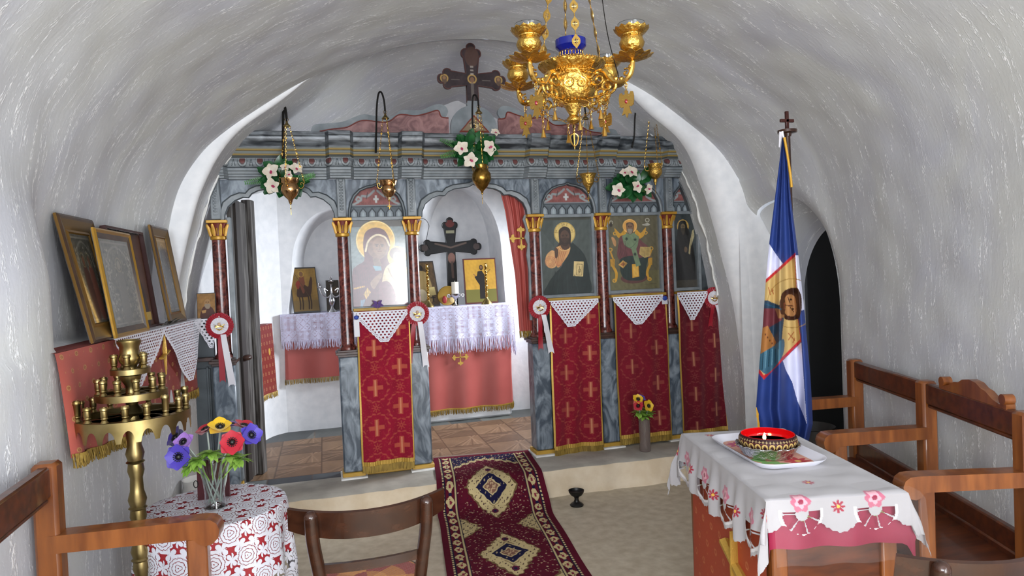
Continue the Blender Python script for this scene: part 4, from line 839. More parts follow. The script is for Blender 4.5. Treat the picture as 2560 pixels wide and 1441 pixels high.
def spray(label, c, wx, wz, flowers, seed, ferns):
    t = thing('orchid_spray', label, 'flower spray', c, group='orchid sprays tied to the screen'); r = random.Random(seed); x, y, z = c; b = Mb()
    for k in range(46):
        a = r.uniform(0, 2*PI); q = r.uniform(.1, .75); bx, bz = x+wx*q*math.cos(a)*.8, z+wz*q*math.sin(a)*.8; dd = (math.cos(a)+r.uniform(-.5, .5), -.45+r.uniform(-.5, .3), math.sin(a)+r.uniform(-.5, .5)); leaf(b, (bx, y+r.uniform(-.02, .04), bz), dd, (0, -1, .4), r.uniform(.065, .105), r.uniform(.05, .075), r.uniform(.1, .4))
    b.build('leaves', M['darkleaf'], t, recalc=False); b = Mb()
    for fx, fz, ang in ferns:
        b = Mb()
        for k in range(9):
            f = k/9; px, pz = x+fx+.11*f*math.cos(ang), z+fz+.11*f*math.sin(ang)
            for s in (-1, 1): leaf(b, (px, y-.01, pz), (math.cos(ang+s*.9), -.2, math.sin(ang+s*.9)), (0, -1, .2), .034*(1-f*.6), .008, .1, 4)
        b.build('fern_frond', M['leaf'], t, recalc=False)
    b = Mb(); b.ball((x, y+.03, z), (wx*.5, .02, wz*.5), 12); b.tube([(x, y+.02, z-.02), (x+.02, -.09 if y < -.1 else y, z+.02)], .004, 5); b.build('stem_bundle', M['darkleaf'], t)
    for fx, fz, dx, dz, s, ro in flowers: orchid('orchid', (x+fx, y-.065, z+fz), (dx, -1, dz), s, t, ro)
    return t
spray('orchid spray with two cream orchids hanging at the left doorway', (-.215, -.12, 2.150), .15, .10, [(-.062, .035, -.4, .2, .052, .3), (-.06, -.052, -.3, -.4, .050, 1.3), (.085, .052, .3, .5, .042, .2), (.02, .06, 0, .6, .03, 0), (.035, .015, .6, -.2, .03, 2)], 3, [(.09, .0, .15), (.10, -.02, .5), (-.12, -.01, 3.3)])
spray('orchid spray on the cornice above the central doorway, one white bloom standing high', (1.0, -.19, 2.325), .16, .10, [(-.09, .0, -.3, .1, .048, .4), (-.035, -.075, -.1, -.4, .050, 1.1), (.095, .005, .3, .0, .052, 2.), (.14, .105, .2, .7, .034, .6)], 5, [(-.12, -.02, 3.4), (-.12, .03, 2.8)])
spray('orchid spray above the enthroned bishop icon at the right', (2.175, -.12, 2.095), .18, .085, [(-.03, .085, .1, .5, .052, .1), (-.135, -.04, -.4, -.3, .050, .9), (.01, -.02, .2, .1, .045, 2.2), (.10, -.035, .3, -.4, .038, 1.7), (-.08, .08, -.3, .5, .035, .4)], 8, [])

# ---------------------------------------------------------------- chandelier
CC = Vector((.842, -2.461, 2.19)); S = .00135
ch = thing('chandelier', 'gilded brass chandelier with four oil cups on scrolled arms hanging from the vault', 'chandelier', CC)
cz = CC.z
def chz(px): return cz+(175-px)*S       # heights measured down the bowl's axis
b = Mb()
def emb(r, z, a, i): k = 1+.028*math.sin(a*16)*math.sin(z*120)+.018*math.sin(a*24+z*160); return (r*k*math.cos(a), r*k*math.sin(a), z)
prof = [(.0, .012), (.070, .012), (.104, .042), (.109, .046), (.112, .042), (.106, .030), (.092, .014), (.080, .004), (.076, -.004), (.079, -.008), (.078, -.030), (.080, -.055), (.076, -.085), (.066, -.110), (.050, -.128), (.032, -.136), (.030, -.140), (.026, -.152), (.018, -.170), (.014, -.182), (.017, -.187), (.024, -.198), (.024, -.208), (.014, -.219), (.0, -.222)]
b.lathe(prof, 96, CC, None, lambda r, z, a, i: (emb(r, z, a, i) if 8 < i < 15 or i in (5, 6) else ((r*(1+.03*math.cos(a*40)))*math.cos(a), r*(1+.03*math.cos(a*40))*math.sin(a), z) if i in (3, 4) else (r*math.cos(a), r*math.sin(a), z)))
b.build('bowl', M['chased'], ch)
b = Mb()
for zz, r_, n, s in ((.004, .083, 56, .0032), (-.012, .080, 44, .0035), (-.128, .053, 28, .004), (.046, .111, 64, .0030)):
    b = Mb()
    for k in range(n): a = 2*PI*k/n; b.ball((CC.x+r_*math.cos(a), CC.y+r_*math.sin(a), cz+zz), s, 6)
    b.build('beaded_rim', M['brass'], ch)
b = Mb()
for k in range(12):
    a0 = 2*PI*k/12; P = []
    for t in np.linspace(0, 1, 14):
        rr_ = .020*(1-t*.75); th = t*2*PI*1.4; zz = -.062+rr_*math.cos(th)*1.2; aa = a0+(rr_*math.sin(th))/.080; r_ = np.interp(zz, [-.11, -.085, -.055, -.03], [.068, .078, .082, .080])
        P.append((CC.x+r_*math.cos(aa), CC.y+r_*math.sin(aa), cz+zz))
    b.tube(P, .0028, 5)
b.build('scroll_relief', M['brass'], ch)
b = Mb(); b.lathe([(0, .02), (.036, .02), (.038, .060), (.052, .075), (.052, .098), (.050, .098), (.049, .078), (.035, .062), (.033, .024), (0, .024)], 32, CC); b.build('blue_glass', M['blueglass'], ch, label='cobalt blue glass cup')
b = Mb()
for k in range(22): a = 2*PI*k/22; c_ = Vector((CC.x+.040*math.cos(a), CC.y+.040*math.sin(a), cz+.048)); b.tube([c_+Vector((-.006*math.sin(a)*math.sin(q_), .006*math.cos(a)*math.sin(q_), .011*math.cos(q_))) for q_ in np.arange(8)*PI/4], .0012, 4, closed=True)
b.build('looped_rim', M['brass'], ch)
TH = math.radians(-55)
def armdir(k): a = TH+k*PI/2; return Vector((math.cos(a), math.sin(a), 0))
for k in range(4):
    d = armdir(k); up = Vector((0, 0, 1)); at = lambda r, z: CC+d*r+up*z; RA = .232
    b = Mb(); P = spline([at(.074, -.040), at(.090, -.022), at(.112, -.014), at(.132, -.026), at(.146, -.052), at(.166, -.078), at(.196, -.084), at(.220, -.066), at(.230, -.036), at(.232, -.008)], 5, False); n = len(P)
    b.tube(P, [.0075+.002*math.sin(PI*i/n) for i in range(n)], 8); arm = b.build('arm', M['brass'], ch); b = Mb()
    def curl(c0, r0, turns, s, st, sg=1): return [c0+d*(sg*r0*(1-t*.8)*math.cos(st+t*turns*2*PI))+up*(r0*(1-t*.8)*math.sin(st+t*turns*2*PI)) for t in np.linspace(0, 1, 22)]
    b.tube(curl(at(.138, -.088), .036, 1.3, 1, -PI/2), .0055, 7); b.tube(curl(at(.104, -.050), .030, 1.2, 1, 2.2), .005, 7); b.tube(curl(at(.208, -.050), .018, 1.1, 1, 1.2, -1), .004, 6); b.tube(curl(at(.112, -.108), .024, 1.1, 1, -PI*.4, -1), .005, 7)
    b.tube([at(.06, -.122), at(.10, -.124), at(.138, -.118)], .0045, 6)
    for q_ in ((.17, -.066), (.19, -.072), (.10, -.02), (.146, -.045), (.225, -.03), (.232, -.012)): b.ball(at(*q_), (.009, .009, .011), 8)
    b.build('scrollwork', M['chased'], arm)
    c0 = at(RA, 0); b = Mb(); pt = lambda r, z, a, i: (r*(1+.09*math.cos(a*12))*math.cos(a), r*(1+.09*math.cos(a*12))*math.sin(a), z+.004*math.cos(a*12)*(r/.06))
    b.lathe([(.0, -.004), (.02, -.002), (.045, .004), (.062, .012), (.060, .015), (.04, .009), (.012, .006), (0, .006)], 72, c0, None, pt); b.build('drip_pan', M['chased'], arm)
    b = Mb(); b.lathe([(.012, .004), (.013, .016), (.022, .030), (.036, .048), (.040, .066), (.034, .086), (.032, .092), (.035, .094), (.035, .100), (.044, .106), (.054, .122), (.056, .126), (.052, .124), (.042, .108), (.034, .100), (.030, .080), (0, .05)], 56, c0, None, lambda r, z, a, i: (r*(1+(.03*math.sin(a*14)*(i in (10, 11, 12))+.014*math.sin(a*10+z*180)*(2 < i < 6)))*math.cos(a), r*(1+(.03*math.sin(a*14)*(i in (10, 11, 12))+.014*math.sin(a*10+z*180)*(2 < i < 6)))*math.sin(a), z+(.004*math.sin(a*14) if i in (10, 11, 12) else 0))); b.build('cup', M['chased'], arm)
    b = Mb(); b.lathe([(0, .100), (.030, .100), (.036, .118), (.042, .146), (.0435, .147), (.0435, .144), (.038, .118), (.032, .097), (0, .096)], 40, c0, None, (lambda r, z, a, i: (r*(1+.05*abs(math.sin(a*8))*(z > .13))*math.cos(a), r*(1+.05*abs(math.sin(a*8))*(z > .13))*math.sin(a), z)) if k in (1, 2) else None); b.build('glass', M['glass'], arm)
    # eagle pendant below the arm
    b = Mb(); p = at(.205, -.092); s = Vector((-d.y, d.x, 0)) if k % 2 else d; w = s
    for q_ in range(3): b.tube([p+Vector((0, 0, -.008*q_))+s*(.005*math.cos(a))*(q_ % 2)+d.cross(up)*(.005*math.cos(a))*(1-q_ % 2)+up*(.006*math.sin(a)) for a in np.arange(8)*PI/4], .0012, 5, closed=True)
    o = p+up*-.062; U2 = lambda a, z: (a, z); poly = [(0, .040), (.006, .034), (.004, .026), (.012, .024), (.016, .032), (.024, .030), (.027, .016), (.026, -.004), (.018, -.016), (.010, -.014), (.012, -.026), (.018, -.040), (.006, -.036), (0, -.050)]
    poly = poly+[(-a, z) for a, z in poly[::-1][1:-1]]; b.prism(poly, o-w.cross(up)*.002, w, up, .004)
    for sg in (-1, 1):
        for q_ in range(4): b.tube([o+w*(sg*.008)+up*(.020-.009*q_), o+w*(sg*.026)+up*(.022-.011*q_)], [.003, .002], 5)
    pe = b.build('eagle_pendant', M['brass'], arm)
    for sg in (-1, 1): pass
    b = Mb(); b.ball(o+w.cross(up)*.003+up*.002, (.005, .005, .007), 10); b.ball(o-w.cross(up)*.003+up*.002, (.005, .005, .007), 10); b.build('red_stone', M['ruby'], arm)
    # bells on swags between the arms
    d2 = (armdir(k)+armdir(k+1)).normalized(); b = Mb(); p1 = CC+armdir(k)*.145+up*-.122; p2 = CC+armdir(k+1)*.145+up*-.122; mid = CC+d2*.105+up*-.165
    chain(b, p1, mid, .013, .0013, .005, .006); chain(b, mid, p2, .013, .0013, .005, .006); chain(b, mid, mid+up*-.045, .012, .0013, .0045)
    e = mid+up*-.045; b.lathe([(.002, .0), (.004, -.004), (.005, -.012), (.008, -.022), (.0095, -.030), (0, -.030)], 14, e); b.build('swag_with_bell', M['brass'], ch)
    p3 = CC+armdir(k)*.108+up*-.132; b = Mb(); chain(b, p3, p3+up*-.04, .012, .0013, .0045); b.lathe([(.002, .0), (.004, -.004), (.005, -.012), (.008, -.022), (.0095, -.030), (0, -.030)], 14, p3+up*-.04); b.build('bell', M['brass'], ch)
    # suspension chain of pierced lozenges
    top = Vector((CC.x, CC.y, 2.95)); d3 = d2; p0 = CC+d3*.098+up*.050; b = Mb(); Lg = (top-p0).length; n = int(Lg/.058); dr = (top-p0).normalized(); sd = (d3.cross(up)*math.cos(k)+d3*math.sin(k)); sd = (sd-dr*sd.dot(dr)).normalized(); nr = dr.cross(sd)
    for i in range(n):
        c_ = p0+dr*(Lg*(i+.5)/n); ol = [(0, .026), (.006, .017), (.013, .008), (.014, 0), (.013, -.008), (.006, -.017), (0, -.026)]; ol = ol+[(-a, z) for a, z in ol[::-1][1:-1]]
        m = len(ol); hole = [(a*.42, z*.42) for a, z in ol]; V = []
        for th_ in (-.0012, .0012):
            for L2 in (ol, hole): V += [c_+sd*a+dr*z+nr*th_ for a, z in L2]
        F = []
        for j in range(m): j2 = (j+1) % m; F += [[j, j2, m+j2, m+j], [2*m+j, 3*m+j, 3*m+j2, 2*m+j2], [j, 2*m+j, 2*m+j2, j2], [m+j, m+j2, 3*m+j2, 3*m+j]]
        b.add(V, F); b.tube([c_+sd*(-.009)+nr*.0005, c_+sd*.009+nr*.0005], .0022, 5); b.tube([c_+dr*(-.012), c_+dr*.012], .0022, 5); b.tube([c_+dr*.026, c_+dr*(Lg/n-.026)], .0018, 5)
    b.build('pierced_chain', M['brass'], ch)
b = Mb(); b.tube([(CC.x, CC.y, 2.94), (CC.x, CC.y, 3.02)], .006, 8); b.lathe([(.03, 0), (.03, .004), (.008, .02)], 20, (CC.x, CC.y, 2.97)); b.build('ceiling_hook', M['iron'], ch)
b = Mb(); e = CC+Vector((0, 0, -.222)); chain(b, e, e+Vector((0, 0, -.03)), .012, .0013, .0045)
for sg in (-1, 1): b.tube(spline([e+Vector((0, 0, -.03)), e+Vector((sg*.014, 0, -.04)), e+Vector((sg*.010, 0, -.065)), e+Vector((0, 0, -.075))], 4, False), .0025, 5)
b.tube([e+Vector((0, 0, -.03)), e+Vector((0, 0, -.085))], [.004, .0015], 6); b.build('drop_pendant', M['brass'], ch)
b = Mb(); a0 = CC+armdir(1)*.10+Vector((0, 0, .06)); b.tube(spline([CC+Vector((.10, .03, .75)), CC+Vector((.11, .0, .40)), CC+Vector((.125, -.02, .15)), CC+Vector((.15, -.04, .0)), CC+Vector((.155, -.04, -.02))], 6, False), .0016, 5); b.build('cord', M['iron'], ch)
for o in list(ch.children_recursive):      # the turned parts are squat; the pendants only hang lower
    nm = o.name.split('.')[0]
    if o.type != 'MESH': continue
    if nm in ('blue_glass', 'looped_rim'): o.data.transform(Matrix.Translation((0, 0, -.012)))
    elif nm in ('pierced_chain', 'cord'): o.data.transform(Matrix.Translation((0, 0, -.028)))
    elif nm == 'ceiling_hook': pass
    elif nm in ('swag_with_bell', 'bell', 'drop_pendant', 'eagle_pendant', 'red_stone'):
        z0 = {'swag_with_bell': -.122, 'bell': -.132, 'drop_pendant': -.222}.get(nm, -.092); o.data.transform(Matrix.Translation((0, 0, -.03-.25*z0)))
    else: o.data.transform(Matrix.Translation((0, 0, -.03)) @ Matrix.Diagonal((1, 1, .75, 1)))
# ---------------------------------------------------------------- altar room
def fringe_strip(nm, Pf, n, h, m, parent, yo=.004, jit=.004):
    """little cords hanging from the line Pf(u)"""
    b = Mb()
    for i in range(n):
        p = np.array(Pf((i+.5)/n)); e = p+np.array((NR.uniform(-jit, jit), -yo+NR.uniform(-jit, jit)*.6, -h*NR.uniform(.8, 1.08))); mid = (p+e)/2+np.array((NR.uniform(-jit, jit), -yo, 0)); b.tube([p, mid, e], [.0022, .0026, .0018], 4)
    return b.build(nm, m, parent, recalc=False)
def curtain_cloth(nm, line, zt, hf, m, parent, n=90, nz=26, amp=.012, col=None, fold=9.):
    """cloth hanging from a plan polyline, with soft folds growing downwards"""
    L = resamp(line, n); G = []
    T = np.gradient(L, axis=0); T /= np.linalg.norm(T, axis=1, keepdims=True); Nn = np.stack([T[:, 1], -T[:, 0]], -1)
    for k in range(nz):
        v = k/(nz-1); u = np.linspace(0, 1, n); w = amp*v*(np.sin(u*fold*2*PI/3+1.3)+.6*np.sin(u*fold*2.1+v*1.5)); h = hf(u) if callable(hf) else hf
        G.append(np.stack([L[:, 0]+Nn[:, 0]*w, L[:, 1]+Nn[:, 1]*w, zt-(zt-h)*v+0*u], -1))
    G = np.array(G); return grid(nm, G, m, parent, col=col), G
def budded_cross(nm, o, s, m, parent, up=(0, 0, 1), rt=(1, 0, 0)):
    o = Vector(o); up = Vector(up).normalized(); rt = Vector(rt).normalized(); b = Mb()
    for d, e in ((up, rt), (rt, up), (-up, -rt), (-rt, -up)):
        ol = [(0, .05), (.45, .06), (.62, .14), (.60, .30), (.70, .36), (.84, .28), (.86, .14), (1.05, 0)]; ol = ol+[(a, -c) for a, c in ol[::-1][1:]]
        b.prism([(a*s, c*s) for a, c in ol], o, d, e, .005 if d.cross(e).dot(Vector((0, -1, 0))) > 0 else -.005); b.tube([o+d*s*.05, o+d*s*.9], [s*.05, s*.07], 6)
    return b.build(nm, m, parent)
b = Mb(); b.box((1.235, 1.545, .69), (.80, .215, 1.03), bev=.02); at_ = thing('altar_table', 'white masonry altar under the coral cloth in the altar room', 'altar', (1.235, 1.55, .177)); b.build('masonry', M['plain'], at_)
ac = thing('altar_cloth', 'coral satin altar cloth with gold cross and fringe on the altar behind the central doorway', 'altar cloth', (1.235, 1.43, .25))
ln = [(.815, 1.66), (.815, 1.425), (.825, 1.415), (1.64, 1.415), (1.655, 1.43), (1.66, 1.66)]
_, G = curtain_cloth('skirt', ln, 1.214, .285, M['coral'], ac, 160, 30, .013, fold=13)
bot = G[-1]; Pb = lambda u: bot[min(int(u*len(bot)), len(bot)-1)]+np.array((0, -.004, .005)); fringe_strip('gold_fringe', Pb, 260, .05, M['fringe'], ac)
Gb = np.array([bot+np.array((0, -.004, z)) for z in (.012, -.004)]); grid('gold_braid', Gb, M['goldthread'], ac)
budded_cross('gold_cross', (1.158, 1.398, .757), .075, M['goldthread'], ac)
P = np.array([[(x, y, 1.2145) for x in (.815, 1.658)] for y in (1.415, 1.66)]); grid('top', P, M['coral'], ac)
def openlace(label, x0, x1, yb, yf, zt, zb, gname, side=None, rows=300, pitch=.03, tl=.10, slope=0.):
    t = thing('lace_runner', label, 'lace cloth', ((x0+x1)/2, yf, zt)); n = int((x1-x0)*420); path = [(yb, zt+.003), (yf-.004, zt+.003), (yf-.012, zt-.004), (yf-.016, zb)]; pp = resamp(path, 170); u = np.linspace(0, 1, n); x = x0+(x1-x0)*u
    G = np.array([np.stack([x, y-(.006*np.sin(x*23)+.004*np.sin(x*51))*max(0, (zt-z))/(zt-zb)*1.0, np.full(n, z)+slope*(x-x0)*(z < zt-.01)*(zt-z)], -1) for y, z in pp])
    d = np.r_[0, np.cumsum(np.hypot(*np.diff(pp, axis=0).T))]; X, D = np.meshgrid(x, d); a = X/.062; c = D/.062
    dia = (np.abs(a % 1-.5)+np.abs(c % 1-.5)); blk = ((np.floor(X/.124)+np.floor(D/.124)) % 2) == 0
    mesh = ((X/.0075) % 1 > .52) & ((D/.0075) % 1 > .52); hole = np.where(blk, mesh & (dia > .30), ((np.abs(dia-.5) < .07) & mesh | (mesh & (dia < .14)))); keep = ~hole
    grid('openwork', G, M['lilac_lace'], t, mask=keep[:-1, :-1]); f = G[-1]; Pf = lambda u_: f[min(int(u_*n), n-1)]; fringe_strip('tassels', Pf, int((x1-x0)*170), tl, M['lilac_lace'], t, .006, .007)
    if side:
        xs, z2 = side; m = 60; yy = np.linspace(yf-.012, yb, m); G = np.array([[(xs+.012*math.sin(y*30)*q_+.02*q_, y, zt+.003-(zt-z2)*q_) for y in yy] for q_ in np.linspace(0, 1, 60)]); Yg, Zg = np.meshgrid(yy, np.linspace(0, zt-z2, 60)); keep = ~(((Yg/.012) % 1 > .4) & ((Zg/.012) % 1 > .4)); grid('side_drop', G, M['lilac_lace'], t, mask=keep[:-1, :-1]); g = G[-1]; fringe_strip('side_tassels', lambda u_: g[min(int(u_*m), m-1)], 34, .12, M['lilac_lace'], t, .004, .006)
    return t
openlace('wide lilac white lace cloth with tassels over the altar behind the central doorway', .80, 1.672, 1.65, 1.41, 1.216, .93, 'a', (1.672, .86), tl=.13)
big_cross('altar_crucifix', 'black wooden crucifix with three-lobed ends standing on the altar', (1.175, 1.72, 1.20), 0, 1.72, (1.175, 1.205, 2.035, 1.763, .288, .086, .066), '#0e0d0e', '#0c0b0b', [lambda c: (c.ell(1.175, -1.985, .042, .035, '#55201c'), c.rect(1.135, -1.92, 1.215, -1.895, '#7d7a62'), c.line([(1.03, -1.80), (1.175, -1.76), (1.32, -1.80)], .016, '#4f4038'), c.ell(1.178, -1.66, .035, .05, '#6a4a40'), c.line([(1.18, -1.62), (1.185, -1.48)], .022, '#544038'), c.ell(.93, -1.763, .03, .03, '#3a2f2c'), c.ell(1.42, -1.763, .03, .03, '#3a2f2c'))])
def leaning(name, label, x0, x1, zb, zt, y, lean, th, cv, edge, cat='icon', skew=0.):
    t = thing(name, label, cat, ((x0+x1)/2, y, zb)); nz = zt-zb; b = Mb(); R = Rx(-math.atan2(lean, nz)); up = Vector((skew, lean, nz)); n_ = Vector((1, 0, 0)).cross(up).normalized()
    o = Vector((x0, y, zb)); A = [o, o+Vector((x1-x0, 0, 0)), o+Vector((x1-x0, 0, 0))+up, o+up]; B = [p-n_*th for p in A]
    b.add(A+B, [[0, 1, 2, 3], [4, 7, 6, 5], [0, 4, 5, 1], [1, 5, 6, 2], [2, 6, 7, 3], [3, 7, 4, 0]]); b.build('board', edge, t)
    e = .03; tl = A[3]+(A[2]-A[3])*e-up*e+n_*.0015; plate('painting', cv, tl, (A[1]-A[0])*(1-2*e), -up*(1-2*e), M['paint'], t); return t
c = Cv(0, 0, 360, 500, 130, '#a8802c'); c.grain(.1, .5, 3); c.rect(0, 350, 360, 500, '#5f5a26'); c.poly([(150, 140), (200, 130), (230, 180), (235, 300), (240, 460), (160, 460), (165, 300), (130, 240), (110, 200), (140, 190)], '#16120f', sm=0); c.ell(195, 95, 22, 32, '#1d1612'); c.ell(195, 92, 13, 18, '#6b4a30'); c.poly([(120, 195), (95, 170), (105, 165), (135, 195)], '#7a5434'); c.line([(230, 190), (300, 120)], 7, '#5a4420'); c.rect(265, 70, 285, 120, '#7d6226', .6)
leaning('icon', 'gold ground icon of a monk in black robes right of the altar crucifix', 1.272, 1.585, 1.222, 1.648, 1.60, .055, .02, c, flat('redbrown_edge', '#4a1712'))
c = Cv(0, 0, 300, 430, 110, '#4a3822'); c.grain(.2, .4, 5); c.ell(170, 60, 30, 36, '#1d1714'); c.poly([(120, 120), (230, 110), (260, 300), (220, 420), (100, 420)], '#8a7448', sm=1); c.poly([(200, 260), (280, 250), (285, 330), (210, 340)], '#b3a26a'); c.line([(250, 340), (250, 400)], 9, '#181512'); c.line([(230, 360), (272, 358)], 9, '#181512'); c.ell(160, 330, 40, 60, '#d0c5a8', .6)
leaning('icon', 'dark icon leaning on the altar left of the crucifix', .72, 1.035, 1.222, 1.640, 1.61, .05, .02, c, M['blackwood'], skew=-.045)
t = thing('round_icon', 'small round gilt icon at the foot of the altar crucifix behind the white candle', 'icon', (1.10, 1.60, 1.22)); b = Mb(); R = Rx(PI/2+.15).to_4x4().to_3x3(); b.lathe([(0, .0), (.088, 0), (.092, .006), (.088, .014), (.082, .012), (0, .012)], 40, (1.10, 1.60, 1.312), R); b.build('disc', flat('gilt_disc', '#9a7a30', .4, metal=.3), t)
b = Mb(); b.ball((1.07, 1.581, 1.275), (.022, .006, .035), 10); b.build('red_figure', flat('icon_red', '#8f1a1a'), t); b = Mb(); b.ball((1.14, 1.581, 1.275), (.025, .006, .033), 10); b.ball((1.14, 1.58, 1.315), (.013, .006, .015), 10); b.build('pale_figure', flat('icon_pale', '#c9b078'), t)
t = thing('candle_holder', 'silver footed holder with leaf ornament carrying a thick white candle on the altar', 'candle holder', (1.155, 1.49, 1.217)); b = Mb(); b.lathe([(0, 0), (.034, 0), (.03, .008), (.010, .018), (.008, .04), (.014, .048), (.010, .056), (.022, .075), (.040, .092), (.044, .112), (.040, .112), (0, .10)], 28, (1.155, 1.49, 1.217)); b.build('foot', M['silver'], t)
b = Mb()
for s in (-1, 1):
    for q_ in range(5): a = q_*2*PI/5; b.ball((1.155+s*.062+.012*math.cos(a), 1.482, 1.312+.012*math.sin(a)), (.008, .003, .008), 8)
    b.tube([(1.155+s*.03, 1.485, 1.30), (1.155+s*.05, 1.483, 1.305)], .003, 5)
b.build('leaf_ornament', M['silver'], t); cd = thing('candle', 'thick white pillar candle in the silver holder on the altar', 'candle', (1.155, 1.49, 1.33)); b = Mb(); b.lathe([(0, 0), (.033, 0), (.033, .112), (.030, .115), (.02, .110), (0, .11)], 28, (1.155, 1.49, 1.322)); b.tube([(1.155, 1.49, 1.43), (1.156, 1.49, 1.446)], .0015, 5); b.build('wax', M['wax'], cd)
def twisted(label, x, y, h):
    t = thing('candlestick', label, 'candlestick', (x, y, 1.217), group='twisted brass candlesticks on the altar'); b = Mb(); b.lathe([(0, 0), (.052, 0), (.048, .012), (.030, .035), (.014, .055), (.010, .065), (0, .065)], 28, (x, y, 1.217)); b.build('foot', M['oldbrass'], t); b = Mb()
    for k in range(3): b.tube([(x+.006*math.cos(a+k*2.09), y+.006*math.sin(a+k*2.09), 1.28+(h-.10)*a/30) for a in np.linspace(0, 30, 90)], .0055, 6)
    b.build('twisted_stem', M['brass'], t); b = Mb(); b.lathe([(0, h-.04), (.012, h-.04), (.015, h-.03), (.011, h-.02), (.012, h), (.016, h+.003), (.012, h-.006), (0, h-.01)], 20, (x, y, 1.217)); b.build('socket', M['brass'], t)
twisted('twisted brass candlestick on the altar in front of the dark icon', .903, 1.47, .385); twisted('twisted brass candlestick on the altar in front of the gold ground icon', 1.443, 1.47, .375)
# red doorway curtain
t = thing('door_curtain', 'coral satin curtain with gold cross drawn to the right side of the central doorway', 'curtain', (1.37, .13, 1.07)); n = 60; G = []
for k in range(60):
    v = k/59; z = 2.10-1.03*v; xa = np.interp(v, [0, .15, .6, 1], [1.262, 1.295, 1.350, 1.365]); xb = np.interp(v, [0, .2, .5, 1], [1.45, 1.46, 1.462, 1.462]); u = np.linspace(0, 1, n); G.append(np.stack([xa+(xb-xa)*u, .13+.016*np.sin(u*19+1.)+.006*np.sin(u*37+v*3), np.full(n, z)], -1))
G = np.array(G); grid('drape', G, flat('coral_light', '#b0524a', .55), t); bot = G[-1]; fringe_strip('gold_fringe', lambda u: bot[min(int(u*n), n-1)], 50, .05, M['fringe'], t)
budded_cross('gold_cross', (1.392, .098, 1.745), .085, M['goldthread'], t); b = Mb(); b.tube([(1.25, .13, 2.105), (1.47, .13, 2.105)], .006, 8); b.build('rod', M['iron'], t)
# niche shelf on the left of the altar room
b = Mb(); 
c1 = thing('shelf_cloth', 'coral satin cloth with dull gold fringe hanging from the arched niche behind the left doorway', 'shelf cloth', (.1, 1.62, .6)); _, G = curtain_cloth('skirt', [(-.345, 1.66), (-.345, 1.615), (-.33, 1.605), (.50, 1.60)], 1.212, lambda u: .645+0*u, M['coral'], c1, 110, 26, .009, fold=8)
bot = G[-1]; fringe_strip('gold_fringe', lambda u: bot[min(int(u*len(bot)), len(bot)-1)], 130, .045, M['fringe'], c1)
openlace('lilac white lace cloth with tassels on the arched niche behind the left doorway', -.375, .50, 1.93, 1.585, 1.213, .985, 'b', tl=.075, slope=-.0)
c = Cv(0, 0, 230, 350, 110, '#7d5f2a'); c.grain(.12, .5, 6); c.rect(0, 260, 230, 350, '#6f5830')
c.poly([(40, 200), (60, 150), (110, 130), (150, 150), (165, 110), (185, 70), (195, 95), (185, 160), (170, 210), (150, 230), (80, 235), (45, 230)], '#3b2315', sm=1)
for x in (60, 85, 140, 160): c.line([(x, 225), (x+4, 280), (x-2, 330)], 13, '#33200f', sm=1)
c.poly([(80, 70), (115, 60), (125, 120), (110, 150), (115, 190), (95, 200), (75, 120)], '#6a3a26', sm=1); c.ell(98, 45, 15, 18, '#6b4a30'); c.ring(98, 45, 24, 4, '#a8853c'); c.poly([(60, 100), (40, 130), (60, 170), (85, 110)], '#7a2a1c', sm=1); c.line([(40, 40), (150, 230)], 4, '#4a3820')
leaning('icon', 'icon of a rider on a brown horse in the arched niche behind the left doorway', -.262, -.035, 1.222, 1.625, 1.66, .06, .035, c, M['blackwood'], skew=-.03)
c = Cv(0, 0, 100, 220, 60, '#33291e'); c.ell(50, 70, 20, 26, '#4f3a26'); c.poly([(20, 220), (30, 110), (70, 110), (85, 220)], '#27201a'); leaning('icon', 'small dark icon behind the silver candelabrum', .02, .17, 1.222, 1.50, 1.78, .03, .02, c, M['oldwood'])
t = thing('candelabrum', 'silver candelabrum with three scrolled arms in the arched niche', 'candelabrum', (.065, 1.63, 1.217)); x, y = .065, 1.63; b = Mb(); b.lathe([(0, 0), (.045, 0), (.04, .01), (.015, .03), (.010, .05), (.022, .07), (.030, .10), (.022, .13), (.008, .15), (.007, .24), (.012, .25), (0, .25)], 24, (x, y, 1.217)); b.build('stem', M['silver'], t)
for s, h in ((-1, .25), (1, .25), (0, .30)):
    b = Mb(); 
    if s: b.tube(spline([(x, y, 1.217+.16), (x+s*.035, y, 1.217+.13), (x+s*.08, y, 1.217+.16), (x+s*.10, y, 1.217+h-.03)], 6, False), .006, 7); b.tube(spline([(x+s*.03, y, 1.217+.19), (x+s*.06, y, 1.217+.21), (x+s*.05, y, 1.217+.17)], 5, False), .004, 6)
    b.lathe([(0, h-.035), (.022, h-.030), (.024, h-.026), (.008, h-.022), (.012, h-.01), (.014, h+.012), (.011, h+.012), (0, h-.005)], 18, (x+s*.10, y, 1.217)); b.build('arm', M['silver'], t)
